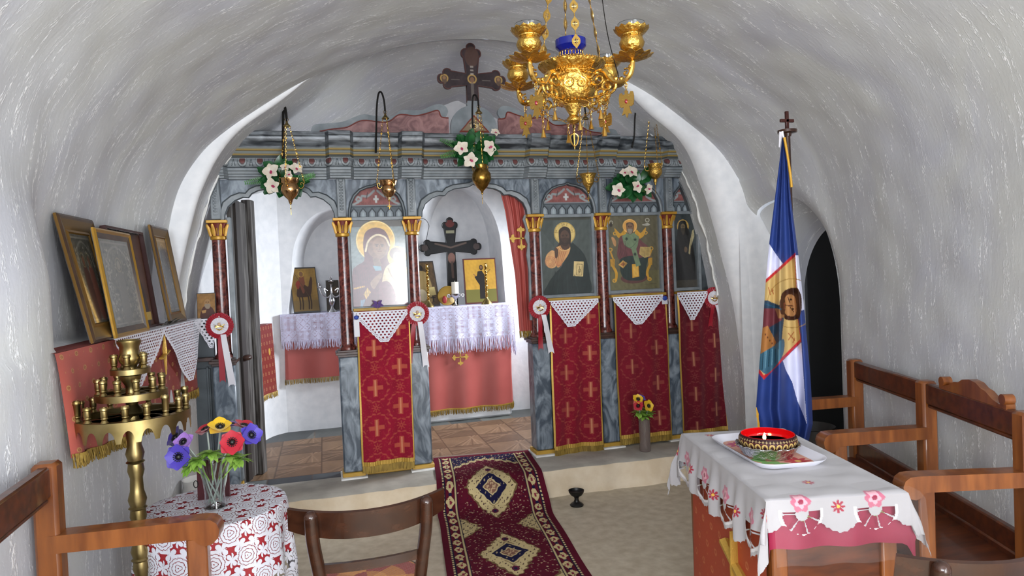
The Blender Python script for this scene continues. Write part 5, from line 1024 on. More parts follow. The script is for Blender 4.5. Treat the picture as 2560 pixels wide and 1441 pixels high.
# left side of the altar room: small shelf cloth and black frame, and the half open door leaf
t = thing('shelf_cloth', 'spotted red shelf cloth with gold fringe hanging right of the dark door leaf', 'shelf cloth', (-.52, 1.25, .6)); P1 = np.array((-.575, .98)); P2 = np.array((-.455, 1.47)); cv = Cv(0, 0, .52, .60, 130, '#7b2f28')
for i in range(8):
    for j in range(9): cv.ell(.03+i*.065+(j % 2)*.03, .03+j*.065, .010, .014, '#b5835a'); cv.ell(.03+i*.065+(j % 2)*.03, .03+j*.065, .006, .009, '#7b2f28')
cv.ell(.40, .24, .02, .03, '#c39a45'); u, v = cv.uv(); a, _ = cv.out(); nrm = np.array((.97, -.24)); G = np.stack([P1[0]+(P2[0]-P1[0])*u+nrm[0]*(.02+.012*v+.008*np.sin(u*9)*v), P1[1]+(P2[1]-P1[1])*u+nrm[1]*.02, 1.155-.56*v-.02*u*v], -1); grid('hanging', G, M['satin'], t, col=a); bot = G[-1]; fringe_strip('gold_fringe', lambda q_: bot[min(int(q_*len(bot)), len(bot)-1)]+np.array((.004, 0, .008)), 90, .045, M['fringe'], t)
G = np.array([[(p[0], p[1], 1.156) for p in (P1+nrm*.02, P2+nrm*.02)], [(p[0]-.08, p[1]+.02, 1.156) for p in (P1, P2)]]); grid('top', G, flat('red_cloth', '#7b2f28', .8), t)
b = Mb(); b.box((-.585, 1.22, 1.135), (.12, .46, .03), Rz(-.24)); ws = thing('wall_shelf', 'narrow shelf under the spotted red cloth in the altar room', 'shelf', (-.585, 1.22, 1.12)); b.build('board', M['pine'], ws)
t = thing('picture_frame', 'narrow black framed picture standing beside the dark door leaf', 'picture frame', (-.555, 1.14, 1.157)); b = Mb(); R = Rz(-.24) @ Ry(-.10); b.box((-.562, 1.13, 1.26), (.014, .17, .205), R); b.build('frame', M['black'], t); b = Mb(); b.box((-.5535, 1.129, 1.26), (.004, .125, .16), R); b.build('picture', flat('grey_print', '#8d8d8c', hx2='#3d3d3d', scale=60), t)
t = thing('wooden_door', 'weathered dark wooden door leaf standing open inside the left doorway', 'door', (-.565, .12, .18)); h0 = Vector((-.572, .115, 0)); h1 = Vector((-.478, .43, 0)); dd = (h1-h0); ang = math.atan2(dd.y, dd.x); R = Rz(ang); Ld = dd.length
b = Mb(); c_ = (h0+h1)/2+Vector((0, 0, 1.12)); b.box(c_, (Ld, .03, 1.86), R); b.build('panel', M['oldwood'], t)
b = Mb(); c_ = h0.lerp(h1, .90)+Vector((.008, -.010, 1.125)); b.box(c_, (.085, .062, 1.90), R); b.build('edge_board', M['oldwood'], t); b = Mb(); c_ = h0.lerp(h1, .25)+Vector((.012, -.012, 1.12)); b.box(c_, (.07, .03, 1.86), R); b.build('hinge_board', flat('dark_door', '#251d19', .55), t)
b = Mb(); c_ = h0.lerp(h1, .30)+Vector((.035, -.03, 1.01)); b.ball(c_, (.045, .03, .020), 14, R=R); b.build('knob', M['brownpaint'], t)
# small icon and lace on the screen's left shelf
c = Cv(0, 0, 110, 160, 80, '#8a6434'); c.grain(.12, .5, 2); c.poly([(20, 160), (30, 95), (60, 80), (95, 100), (105, 160)], '#4a2a22', sm=1); face(c, 62, 60, 24, '#9a7448', '#3a2414'); c.poly([(45, 70), (80, 70), (72, 98), (52, 96)], '#8a7a66', sm=1); c.poly([(25, 110), (55, 105), (50, 125), (30, 128)], '#a8804e')
leaning('icon', 'small icon of a bearded man on the shelf left of the leftmost column', -.772, -.662, 1.289, 1.452, .005, .02, .014, c, M['blackwood'])
lace_point('small white crochet point hanging under the small icon left of the leftmost column', -.785, -.652, -.692, 1.290, 1.105, -.006, gr=None)
# ---------------------------------------------------------------- left wall: shelf, cloth, frames
LA, LB = np.array((-.84, -2.16)), np.array((-.735, -.40)); LD = LB-LA; LL = np.hypot(*LD); LT = LD/LL; LN = np.array((LT[1], -LT[0]))
def onL(s, out=0.): return LA+LT*s+LN*out
t = thing('shelf_cloth', 'long coral shelf cloth with gold medallions hanging along the left wall', 'shelf cloth', (*onL(LL/2), 1.1)); W_ = LL; cv = Cv(0, 0, W_, .42, 520, '#b35c51')
cv.rect(.62, 0, W_, .5, '#8a3a32')  # far stretch painted darker, standing for shading and sheen at that angle
for i in range(30):
    for j in range(7):
        x = .04+i*.062; y = .02+j*.062
        if (i+j) % 2 == 0: cv.ell(x, y, .013, .010, '#c39a62'); cv.ell(x, y, .0085, .006, '#8a3a34'); cv.ell(x, y, .003, .003, '#c39a62')
        else: cv.ell(x, y, .0022, .0022, '#c39a62')
u, v = cv.uv(); a, _ = cv.out(); hem = np.interp(u, [0, .16, .36, .8, 1], [.965, .925, .885, .90, .905]); S_ = u*W_; o_ = .006+(.030*np.exp(-((u-.02)/.05)**2)+.014*np.sin(u*13+.4)+.007*np.sin(u*41))*v**.7
G = np.stack([LA[0]+LT[0]*S_+LN[0]*o_, LA[1]+LT[1]*S_+LN[1]*o_, 1.302-(1.302-hem)*v], -1); grid('hanging', G, M['satin'], t, col=a)
bot = G[-1]; nb = len(bot); fringe_strip('gold_fringe', lambda q_: bot[min(int(q_*nb), nb-1)]+np.array((.004, 0, .012)), 420, .045, M['fringe'], t, .004, .006)
G = np.array([[(*onL(s*LL, .006), 1.303) for s in np.linspace(0, 1, 20)], [(*onL(s*LL, -.12), 1.303) for s in np.linspace(0, 1, 20)]]); grid('top', G, flat('red_cloth', '#7b2f28', .8), t)
b = Mb(); p = lambda s, z: (*onL(s, .028), z)
b.tube([p(1.115, 1.27), p(1.112, 1.20), p(1.115, 1.08)], [.004, .012, .003], 6, flat=.4); b.tube([p(1.05, 1.165), p(1.17, 1.19)], .012, 6, flat=.5); b.build('gold_cross', M['goldthread'], t)
def lace_slope(label, s0, s1, tip, zt, drop, out, back=.06):
    t = thing('crochet_doily', label, 'lace doily', (*onL((s0+s1)/2, out), zt), group='crochet pieces on the left shelf'); w = s1-s0; nx = int(w*360); ny = int((drop+back)*420); u, v = np.meshgrid(np.linspace(0, 1, nx), np.linspace(0, 1, ny)); x = u*w; d = v*(drop+back)-back; tx = tip-s0
    L = np.where(x < tx, x/tx, (w-x)/(w-tx)); lim = drop*np.clip(L*1.02, 0, 1)+.012+.006*np.abs(np.sin(x*130)); yy = np.maximum(d, 0); th = ~(((x/.024+np.floor(d/.013) % 2*.5) % 1 < .55) & ((d/.013) % 1 < .5)); rim = (lim-d < .02); keep = (rim | th) & (d < lim)
    ox = np.where(d < 0, d+out, out+.004+.010*np.sin(x*14)*np.clip(d/.2, 0, 1)+.0*d); z = np.where(d < 0, zt+.004, zt-yy); G = np.stack([LA[0]+LT[0]*(s0+x)+LN[0]*ox, LA[1]+LT[1]*(s0+x)+LN[1]*ox, z], -1); grid('openwork', G, M['lace'], t, mask=keep[:-1, :-1]); return t
lace_slope('white crochet piece draped over the left shelf behind the brass candle stand', .44, 1.09, .70, 1.305, .235, .034)
lace_slope('white crochet triangle with long point at the far end of the left shelf', 1.06, 1.83, 1.53, 1.306, .315, .034)
def framed(label, s0, s1, x_b, lean, zb, h, w, prof, mats, cv, name='framed_icon', glass=True, ledge=0.):
    """frame leaning on the left wall: s along the shelf, x_b offset of the foot from the shelf front, lean = offset gained at the top"""
    B0 = Vector((*onL(s0, x_b), zb)); B1 = Vector((*onL(s1, x_b), zb+ledge)); up = Vector((LN[0]*-lean, LN[1]*-lean, h)); ux = (B1-B0); Wd = ux.length; ux = ux.normalized(); uy = up.normalized(); n_ = ux.cross(uy).normalized(); Hh = up.length
    t = thing(name, label, 'picture frame' if glass else 'icon', B0.lerp(B1, .5)); b = Mb(); V = []; P = lambda a, c, d: B0+ux*a+uy*c+n_*d
    for ins, ht in prof: V += [P(ins, ins, ht), P(Wd-ins, ins, ht), P(Wd-ins, Hh-ins, ht), P(ins, Hh-ins, ht)]
    for k in range(len(prof)-1):
        for j in range(4): b.add([V[k*4+j], V[k*4+(j+1) % 4], V[k*4+4+(j+1) % 4], V[k*4+4+j]], [[0, 1, 2, 3]], mats[1][k])
    b.build('frame', mats[0], t); ins = prof[-1][0]; 
    b = Mb(); b.prism([(0.004, 0.004), (Wd-.004, .004), (Wd-.004, Hh-.004), (.004, Hh-.004)], B0-n_*.004, ux, uy, .004); b.build('backing', M['oldwood'], t)
    plate('picture', cv, P(ins, Hh-ins, .004), ux*(Wd-2*ins), -uy*(Hh-2*ins), M['glazed'] if glass else M['paint'], t); return t
FW = flat('frame_walnut', '#33231a', .35, hx2='#4d3826', scale=12); FG = flat('frame_gold', '#7a5a28', .36, metal=.5); FO = flat('frame_dull_gold', '#6a5128', .4, metal=.5)
def reliquary(bg, figs, seed):
    c = Cv(0, 0, 300, 380, 130, bg); c.grain(.25, .12, seed); r = np.random.RandomState(seed); c.line([(40, 150), (60, 70), (150, 30), (240, 70), (260, 150)], 9, '#8f8c80', .35, sm=1); c.line([(15, 15), (285, 15), (285, 365), (15, 365)], 8, '#7a7568', .7, closed=True)
    for _ in range(420): x, y = (r.choice([r.uniform(20, 60), r.uniform(240, 280)]) if r.rand() < .55 else r.uniform(30, 270)), r.uniform(40, 350); c.ell(x, y, r.uniform(1, 6), r.uniform(2, 9), ['#96917f', '#2f2c28', '#b5b09c'][r.randint(3)], .32, r.uniform(0, 3))
    for x, col, sk in figs: c.poly([(x-34, 350), (x-36, 180), (x-16, 135), (x+16, 135), (x+36, 180), (x+34, 350)], col, .9, sm=1); c.ring(x, 110, 30, 5, '#a89a6a', .35); c.ell(x, 112, 15, 20, sk)
    return c
framed('largest walnut and gold framed icon at the near end of the left shelf', .30, .63, .004, .100, 1.306, .475, .07, [(0, 0), (0, .010), (.010, .016), (.018, .014), (.056, .004), (.066, .009), (.071, .003)], ([FW, FG, FO], [1, 0, 0, 2, 1, 1]), reliquary('#4c4a42', [(110, '#4e332c', '#6b4a38'), (190, '#6a4034', '#6b4a38')], 3))
framed('gilt framed silver relief icon leaning second from the near end of the left shelf', .475, .885, .022, .060, 1.306, .435, .05, [(0, 0), (0, .008), (.008, .014), (.018, .008), (.040, .003)], ([flat('frame_gilt', '#b48a3a', .3, metal=.7), FW], [0, 0, 0, 1]), reliquary('#54503f', [(150, '#5e594a', '#7a745f')], 5))
c = Cv(0, 0, 300, 400, 110, '#4a2a1a'); c.grain(.2, .5, 4); c.poly([(80, 400), (100, 200), (150, 140), (230, 180), (260, 400)], '#2b1713', sm=1); c.ell(165, 105, 40, 46, '#6a4020'); c.ell(165, 110, 24, 30, '#4f2c1c'); c.line([(150, 280), (200, 330)], 14, '#8f5a2c'); c.rect(200, 340, 280, 375, '#a88a3c')
framed('dark unframed panel icon third along the left shelf, mostly behind the others', .76, 1.26, -.050, .055, 1.306, .465, .0, [(0, 0), (0, .022), (.012, .024)], ([flat('panel_edge', '#3a1714', .5)], [0, 0]), c, 'panel_icon', False)
framed('walnut and gold framed icon at the far end of the left shelf', 1.33, 1.635, -.005, .075, 1.306, .512, .06, [(0, 0), (0, .010), (.010, .016), (.018, .014), (.050, .004), (.058, .009), (.062, .003)], ([FW, FG, FO], [1, 0, 0, 2, 1, 1]), reliquary('#3c3f3d', [(140, '#33312c', '#565043')], 9))
t = thing('silver_sprig', 'dull silver leaf sprig lying on the left shelf before the far frame', 'ornament', (*onL(1.30, .0), 1.31)); b = Mb()
for k in range(11): s = 1.20+k*.016; q_ = onL(s, .012+.012*math.sin(k*2)); leaf(b, (*q_, 1.312+.004*(k % 3)), (LT[0]*random.uniform(-1, 1)+.3, LT[1]*random.uniform(-1, 1), .35), (0, 0, 1), .05, .018, .3, 5)
b.tube([(*onL(1.18, .0), 1.312), (*onL(1.28, .01), 1.318), (*onL(1.38, .0), 1.312)], .004, 6); b.build('leaves', flat('pewter', '#7c7f78', .35, metal=.9), t, recalc=False)

# ---------------------------------------------------------------- brass candle stand
sx, sy = -.655, -2.02; t = thing('candle_stand', 'three tiered brass candle stand with many empty cups beside the left bench', 'candle stand', (sx, sy, 0))
b = Mb(); kn = [(0, 0), (.13, 0), (.13, .012), (.07, .03), (.03, .06), (.022, .10)]
for z in (.16, .36, .56, .74, .90): kn += [(.020, z-.055), (.027, z-.03), (.024, z-.006), (.030, z), (.024, z+.006), (.030, z+.03), (.022, z+.06)]
kn += [(.026, 1.0), (.022, 1.03), (.018, 1.06), (.040, 1.072), (.03, 1.085), (.018, 1.10), (.026, 1.125), (.018, 1.145), (.018, 1.165), (.03, 1.185), (.033, 1.20), (.024, 1.215), (.02, 1.225), (.022, 1.235), (.034, 1.25), (.036, 1.262), (.031, 1.275), (.031, 1.30), (.038, 1.313), (.038, 1.321), (.033, 1.324), (.028, 1.315), (0, 1.30)]
b.lathe(kn, 32, (sx, sy, 0)); b.build('stem', M['oldbrass'], t)
for z, r, n, hh, big in ((1.07, .182, 17, .028, 1), (1.145, .112, 11, .022, 0), (1.225, .062, 5, .018, 0)):
    b = Mb(); b.lathe([(r-.004, z-hh), (r, z-hh), (r, z), (r-.028, z), (r-.028, z-.003), (r-.004, z-.004), (r-.004, z-hh)], 64, (sx, sy, 0))
    for k in range(6): a = k*PI/3+.3; b.tube(spline([(sx+.018*math.cos(a), sy+.018*math.sin(a), z-.004), (sx+r*.45*math.cos(a+.35), sy+r*.45*math.sin(a+.35), z-.004), (sx+(r-.02)*math.cos(a+.1), sy+(r-.02)*math.sin(a+.1), z-.004)], 4, False), .005, 5, flat=.4)
    tr = b.build('tray_ring', M['oldbrass'], t)
    if big:
        N_ = 20*16; P0 = []; P1 = []
        for k in range(N_+1): a = 2*PI*k/N_; f = (k % 16)/16; d = .056-.040*math.sqrt(max(0, 1-((f-.5)/.34)**2)); P0.append((sx+(r-.001)*math.cos(a), sy+(r-.001)*math.sin(a), z-hh+.002)); P1.append((sx+(r-.001)*math.cos(a), sy+(r-.001)*math.sin(a), z-hh-d+.016))
        grid('pierced_skirt', np.array([P0, P1]), M['oldbrass'], tr)
    for k in range(n):
        a = 2*PI*(k+.5)/n-.9; rr = r-.014; s = 1.35 if (big and k in (0, 3, 8, 12)) else 1.; cx, cy = sx+rr*math.cos(a), sy+rr*math.sin(a); b = Mb()
        b.lathe([(1.28*p_[0], 1.25*p_[1]*(s if p_[1] > .017 else 1)) for p_ in ((.006, 0), (.010, .001), (.006, .008), (.0085, .012), (.0075, .015), (.0085, .017), (.0085, .032), (.0105, .034), (.0105, .038), (.009, .041), (.0065, .041), (.006, .02), (0, .02))], 14, (cx, cy, z)); b.build('candle_cup', M['oldbrass'], t)
t.children_recursive

# ---------------------------------------------------------------- round table with lace
tx, ty, tz, tr_ = -.440, -1.845, .66, .256
t = thing('round_table', 'small round table under red cloth and white lace left of the dark chair', 'table', (tx, ty, 0)); b = Mb(); b.lathe([(0, tz-.03), (tr_-.012, tz-.03), (tr_-.01, tz-.006), (0, tz-.006)], 48, (tx, ty, 0)); b.build('tabletop', M['pine_dark'], t)
for k in range(4): a = PI/4+k*PI/2; b = Mb(); b.tube([(tx+.14*math.cos(a), ty+.14*math.sin(a), tz-.03), (tx+.18*math.cos(a), ty+.18*math.sin(a), 0)], [.018, .014], 10); b.build('leg', M['pine_dark'], t)
def drape(r, a, zt, R0, rip, n, ph): return None
def round_cloth(name, label, cat, off, hem, m, seed, lacef=None, col=None):
    t = thing(name, label, cat, (tx, ty, tz)); na, nr_ = (1200, 440) if lacef else (160, 60); A, Sd = np.meshgrid(np.linspace(0, 2*PI, na), np.linspace(0.002, 1, nr_)); hm = hem(A); total = tr_+(tz+off-hm); d = Sd*total; over = np.clip(d-tr_+.004, 0, None); fold = np.clip(over/.25, 0, 1)
    rp = (np.sin(A*9+seed)*.55+np.sin(A*14+2*seed)*.35)*.022*fold+.010*fold; R_ = np.where(over > 0, tr_+off+rp+.006*(1-np.exp(-over/.01)), d); z = np.where(over > 0, tz+off-over, tz+off); G = np.stack([tx+R_*np.cos(A), ty+R_*np.sin(A), z], -1); mask = None
    if lacef is not None: mask = lacef(A, d, over, total)[:-1, :-1]
    return grid('cloth' if not lacef else 'lace', G, m, t, mask=mask)
round_cloth('red_undercloth', 'red cloth on the round table showing through the lace', 'tablecloth', .0, lambda A: .40+.05*np.sin(A*2+1.9)-.03*np.sin(A*4), flat('red_satin', '#a62a32', .6), 1.)
def lacef(A, d, over, total):
    """rose and leaf net: roses on a staggered lattice with scalloped rims, leaves between, open ground"""
    X = np.where(over > 0, A*(tr_+.02), d*np.cos(A)); Y = np.where(over > 0, over+5, d*np.sin(A)); pt = .116; rw = .094; r = np.floor(Y/rw); fy = ((Y/rw) % 1-.5)*rw; fx = ((X/pt+.5*(r % 2)) % 1-.5)*pt
    def rose(fx, fy, R):
        q = np.hypot(fx, fy); th = np.arctan2(fy, fx); e = R*(1+.07*np.cos(th*12)); body = q < e; w = .0011
        ln = (np.abs(q-R*.76*(1+.10*np.abs(np.cos(th*5+.5)))) < w) | (np.abs(q-R*.50*(1+.12*np.abs(np.cos(th*4)))) < w) | (np.abs(q-R*.26*(1+.2*np.cos(th*3))) < w) | (q < .0022) | ((np.abs(np.sin(th*6)) < .05) & (q > R*.78) & (q < R*.95)); return body, body & ~ln
    b1, k1 = rose(fx, fy, .042); lf = np.zeros(X.shape, bool)
    for ox, oy, n_ in ((pt/2, 0, 5), (0, rw/2, 3), (pt/4, rw/2, 4), (-pt/4, rw/2, 4), (-pt/2, 0, 5), (0, -rw/2, 3), (pt/4, -rw/2, 4), (-pt/4, -rw/2, 4)):
        gx, gy = fx-ox, fy-oy; q = np.hypot(gx, gy); th = np.arctan2(gy, gx); lf |= q < .026*np.abs(np.cos(th*n_/2+ox*40))**.55
    edge = total-d; sc = .026*np.abs(np.sin(A*9)); ed = edge > sc; q3 = np.abs(((A*9/PI) % 1)-.5)*.19; band = (edge < sc+.060) & ed & ~((np.hypot(q3, edge-.052) < .021) & (np.hypot(q3, edge-.052) > .017)) & ~((np.hypot(q3, edge-.052) < .0125) & (q3 > .003)); keep = (k1 | (lf & ~b1) | band) & ed
    return keep
round_cloth('lace_tablecloth', 'white rose lace tablecloth draped over the round table', 'tablecloth', .004, lambda A: .335+.10*np.sin(A+.35)*-1*0+.055*np.sin(A*2-.4)-.03*np.cos(A*3), M['lace'], 1., lacef)
# vase of anemones and small easel frame seen from behind, white pot on the floor
def anemone(par, c, d, r, m, seed):
    rr = random.Random(seed); c = Vector(c); d = Vector(d).normalized(); R = d.to_track_quat('Z', 'Y').to_matrix(); b = Mb()
    for k in range(8): a = 2*PI*k/8+rr.uniform(-.1, .1); e = .35 if k % 2 else .6; leaf(b, c-d*.004*(k % 2), R @ Vector((math.cos(a), math.sin(a), e)), d, r*rr.uniform(.9, 1.1), r*1.1, .10, 7)
    o = b.build('flower', m, par, recalc=False); b = Mb(); b.ball(c+d*.008, r*.24, 10)
    for k in range(14): a = 2*PI*k/14; p = c+d*.012+(R @ Vector((math.cos(a), math.sin(a), 0)))*r*.33; b.tube([c+d*.006, p], .0012, 4); b.ball(p, .0026, 6)
    b.build('dark_eye', M['black'], o); return o
PV = {k: flat('petal_'+k, h, .5, sheen=.3) for k, h in dict(violet='#4a3aa8', lilac='#a274c4', red='#b3122a', yellow='#dcb010', deep='#3a2a86').items()}
def tuft(b, c, r, n, seed):
    rr = random.Random(seed)
    for k in range(n): a = rr.uniform(0, 2*PI); e = rr.uniform(-.5, .7); leaf(b, c, (math.cos(a), math.sin(a), e), (0, 0, 1), r*rr.uniform(.6, 1.1), r*.42, .25, 5)
def vase_flowers(label, lab2, c, prof, flowers, tufts, glassmat, h, sr):
    x, y, z = c; t = thing('glass_vase', lab2, 'vase', c); b = Mb(); th = .003; b.lathe([(0, 0)]+prof+[(p[0]-th, p[1]) for p in prof[::-1]]+[(0, .012)], 40, c); b.build('glass', glassmat, t)
    for fl, (fc, d, r, m) in enumerate(flowers):
        g = thing('anemone', label[fl], 'flower', fc, group='artificial anemones'); o = anemone(g, fc, d, r, PV[m], fl+int(x*100)); b = Mb(); a = fl*2.4; foot = Vector((x+sr*math.cos(a), y+sr*math.sin(a), z+.016)); top = Vector(fc)-Vector(d).normalized()*.006; neck = Vector((x+(fc[0]-x)*.45, y+(fc[1]-y)*.45, z+h)); b.tube(spline([foot, foot.lerp(neck, .5), neck, top], 5, False), .0032, 6); b.build('stem', M['stem'], g)
    g = thing('foliage_bunch', 'light green parsley-like leaves in '+lab2.split(' on ')[0].split(' standing')[0], 'leaves', (x, y, z+h)); b = Mb()
    for k, (tc, r) in enumerate(tufts): tuft(b, tc, r, 26, k+3); b.tube([Vector((x+(tc[0]-x)*.3, y+(tc[1]-y)*.3, z+h*.6)), Vector(tc)], .0025, 5)
    b.build('leaves', M['lime'], g, recalc=False)
vy = -1.875
vase_flowers(['violet anemone lowest at the left of the table vase', 'deep violet anemone at the left edge of the table vase bouquet', 'lilac anemone between the violet ones at the left of the table vase', 'dark red anemone left of the yellow bloom in the table vase', 'yellow anemone at the top of the table vase', 'large red anemone with black eye in the middle right of the table vase', 'small lilac anemone behind the yellow one in the table vase', 'red anemone at the upper right of the table vase', 'violet anemone at the right edge of the table vase bouquet'],
    'clear flared glass vase on the round lace table', (-.43, vy, .668), [(.040, 0), (.038, .01), (.035, .05), (.040, .10), (.050, .15), (.054, .175)],
    [((-.535, vy-.05, .880), (-.15, -1, .15), 0.049, 'violet'), ((-.548, vy, .938), (-.6, -.4, .5), 0.044, 'deep'), ((-.520, vy-.03, .925), (-.2, -.8, .6), 0.037, 'lilac'), ((-.447, vy, .955), (-.4, -.2, .9), 0.039, 'red'), ((-.398, vy-.01, .962), (.1, -.5, .9), 0.046, 'yellow'), ((-.352, vy-.06, .915), (.1, -1, .35), 0.049, 'red'), ((-.365, vy+.04, .955), (.1, .0, 1), 0.034, 'lilac'), ((-.318, vy+.02, .950), (.3, -.1, .9), 0.041, 'red'), ((-.292, vy-.02, .925), (.5, -.7, .4), 0.044, 'violet')],
    [((-.50, vy-.02, .835), .055), ((-.435, vy-.03, .875), .055), ((-.37, vy-.03, .855), .055), ((-.335, vy-.03, .842), .05), ((-.475, vy-.05, .86), .05)], M['glass'], .17, .022)
t = thing('easel_frame', 'small maroon velvet frame seen from behind the vase on the round table', 'picture frame', (-.445, -1.70, .668)); b = Mb(); R = Rx(-.25); b.box((-.455, -1.735, .735), (.115, .008, .15), Rz(.12) @ R); b.build('back', M['maroon'], t); b = Mb(); b.prism([(-.02, 0), (.02, 0), (.012, .12), (-.012, .12)], (-.405, -1.765, .668), (.8, -.5, 0), (0, .35, .9), .006); b.build('strut', M['maroon'], t); b = Mb(); b.tube([(-.515, -1.745, .735+.012*math.sin(a)) if False else (-.516+.008*math.cos(a), -1.75, .725+.014*math.sin(a)) for a in np.arange(12)*PI/6], .0018, 5, closed=True); b.build('wire_loop', M['iron'], t)
t = thing('white_pot', 'white ceramic pot on the floor between the lace table and the screen', 'pot', (-.66, -.80, 0)); b = Mb(); b.lathe([(0, 0), (.07, 0), (.10, .08), (.115, .25), (.10, .40), (.085, .47), (.09, .50), (.085, .50), (.08, .47), (0, .46)], 36, (-.66, -.80, 0)); b.build('body', M['ceramic'], t)
# ---------------------------------------------------------------- nave furniture
def at(x, y, Y):
    """point of the photograph seen at depth Y"""
    d = _R*(x-1280)-_U*(y-720.5)+_F*1700; t = (Y+4.631)/d.y; return Vector((0, -4.631, 1.5))+d*t
# runner carpet from the altar step down to the nave
rg = thing('carpet_runner', 'dark red patterned runner carpet running down the step from the central doorway', 'carpet', (.95, -.9, 0))
pathY = [(.19, .187), (-.05, .186), (-.24, .186), (-.325, .178), (-.385, .135), (-.425, .07), (-.465, .025), (-.52, .010), (-.60, .008), (-2.7, .007)]
pp = np.array(spline(pathY[:9], 8, False)+[np.array(q) for q in pathY[9:]]); dl = np.r_[0, np.cumsum(np.hypot(*np.diff(pp, axis=0).T))]; Lr = dl[-1]; Wd = .69
cv = Cv(0, 0, Wd, Lr, 280, '#571426', 1); X, Y = cv.X, cv.Y; h = Wd/2; r1 = np.random.RandomState(4); NZ = wob(X, Y, 330, 3); NZ2 = wob(X, Y, 240, 9); NZ3 = wob(X, Y, 110, 5)
for _ in range(2600):
    x, y = r1.uniform(.12, Wd-.12), r1.uniform(.05, Lr-.05); cv.ell(x, y, r1.uniform(.002, .0055), r1.uniform(.002, .006), ['#a98a72', '#8f6a5c', '#c4ac8a', '#2a1630'][r1.randint(4)], .85, r1.uniform(0, 3))
def diamond(cy, s):
    a = np.abs(X-h)/(.150*s); b = np.abs(Y-cy)/(.265*s); n = .035*np.sin((X-h)*190)+.035*np.sin((Y-cy)*150)+.06*NZ3; q = a+b+n*.6
    cv.ap(q < 1.12, '#6d5a3c'); cv.ap(q < 1.05, '#c5b283'); cv.ap((NZ > .95) & (q < 1.0), '#43282c'); cv.ap(q < .62, '#8f7a55'); q2 = np.abs(X-h)/(.100*s)+np.abs(Y-cy)/(.125*s)+n*.4; cv.ap(q2 < 1.12, '#c5b283'); cv.ap(q2 < 1., '#1d1c3a'); cv.ap((NZ2 > 1.1) & (q2 < .95), '#a99a78')
    q3 = np.abs(X-h)/(.052*s)+np.abs(Y-cy)/(.06*s)+n; cv.ap(q3 < 1.1, '#c5b283'); cv.ap(q3 < .9, '#7d5a4a'); cv.ap((q3 < .8) & (NZ > .2), '#b89c7a')
    for sg in (-1, 1): cv.ell(h, cy+sg*.19*s, .02, .028, '#5a2038'); cv.ell(h, cy+sg*.19*s, .009, .014, '#24203c')
for cy in (.60, 1.42, 2.24): diamond(cy, 1.)
for cy in (1.01, 1.83, 2.65):
    for sg in (-1, 1): q = np.abs(X-(h+sg*.235))/.12+np.abs(Y-cy)/.17+.07*NZ3; cv.ap(q < 1.1, '#6d5a3c'); cv.ap(q < 1, '#b9a77a'); cv.ap((q < .95) & (NZ > .7), '#3a2a30')
arc_ = .30-.19*np.clip(np.abs(X-h)/.22, 0, 1)*-1-.19+.0*Y; lim = .12+.17*np.clip(np.abs(X-h)/.22, 0, 1)**1.5; n_ = .014*np.sin(X*120)
cv.ap(Y < lim+.045+n_, '#b9a77a'); cv.ap((Y < lim+.04) & (NZ > .7), '#4a2a38'); cv.ap(Y < lim+n_, '#1c1b38'); cv.ap((Y < lim-.01) & (NZ2 > .8), '#9a8a6c'); cv.ap((Y < lim-.01) & (NZ < -1.0), '#6d2238')
e = np.minimum(X, Wd-X); e2 = np.minimum(e, Y)
cv.ap(e < .125, '#1d1a30'); cv.ap((e < .120) & (e > .112), '#b9a77a'); cv.ap((e < .108) & (e > .055), '#571426'); ph = (Y/.105) % 1; tri = (np.abs(e-.082) < .028*(1-np.abs(ph*2-1))+.004*NZ3) & (NZ < 1.0) ; cv.ap(tri & (e < .108) & (e > .055), '#c5b283'); cv.ap(((np.hypot((e-.082), (ph-.0)*.105) < .011) | (np.hypot((e-.082), (ph-1)*.105) < .011)), '#1d1c3a'); cv.ap((np.abs(e-.082) < .006) & (np.abs(ph-.5) < .12), '#7d2a3c')
cv.ap((e < .055) & (e > .047), '#1d1a30'); cv.ap((e < .047) & (e > .036) & (np.sin(Y*240) > -.3), '#c5b283'); cv.ap(e < .036, '#571426'); cv.ap((Y < .05) & (e > .04), '#5d1a2a'); cv.ap((Y < .018), '#6b2a34'); cv.grain(.05, .3, 3)
a, _ = cv.out(); u, v = cv.uv(); s = v*Lr; PY = np.interp(s, dl, pp[:, 0]); PZ = np.interp(s, dl, pp[:, 1]); cX = 1.048+.118*(PY-.18)*1.0; wv = .004*np.sin(s*9+u*3)*(s > .7)
bul = .020*np.exp(-((s-.72)/.10)**2); tx_ = np.array((1, -.118)); G = np.stack([cX+(u-.5)*Wd*(1+.03*np.exp(-((s-.74)/.12)**2)), PY-.118*(u-.5)*Wd-bul*1.2, PZ+wv+bul*.6+.002], -1); grid('pile', G, M['pile'], rg, col=a)
b = Mb(); E = G[0]; b.tube([tuple(q) for q in E[::10]], .006, 6); b.build('bound_edge', flat('rug_binding', '#8f7d70', .9), rg)
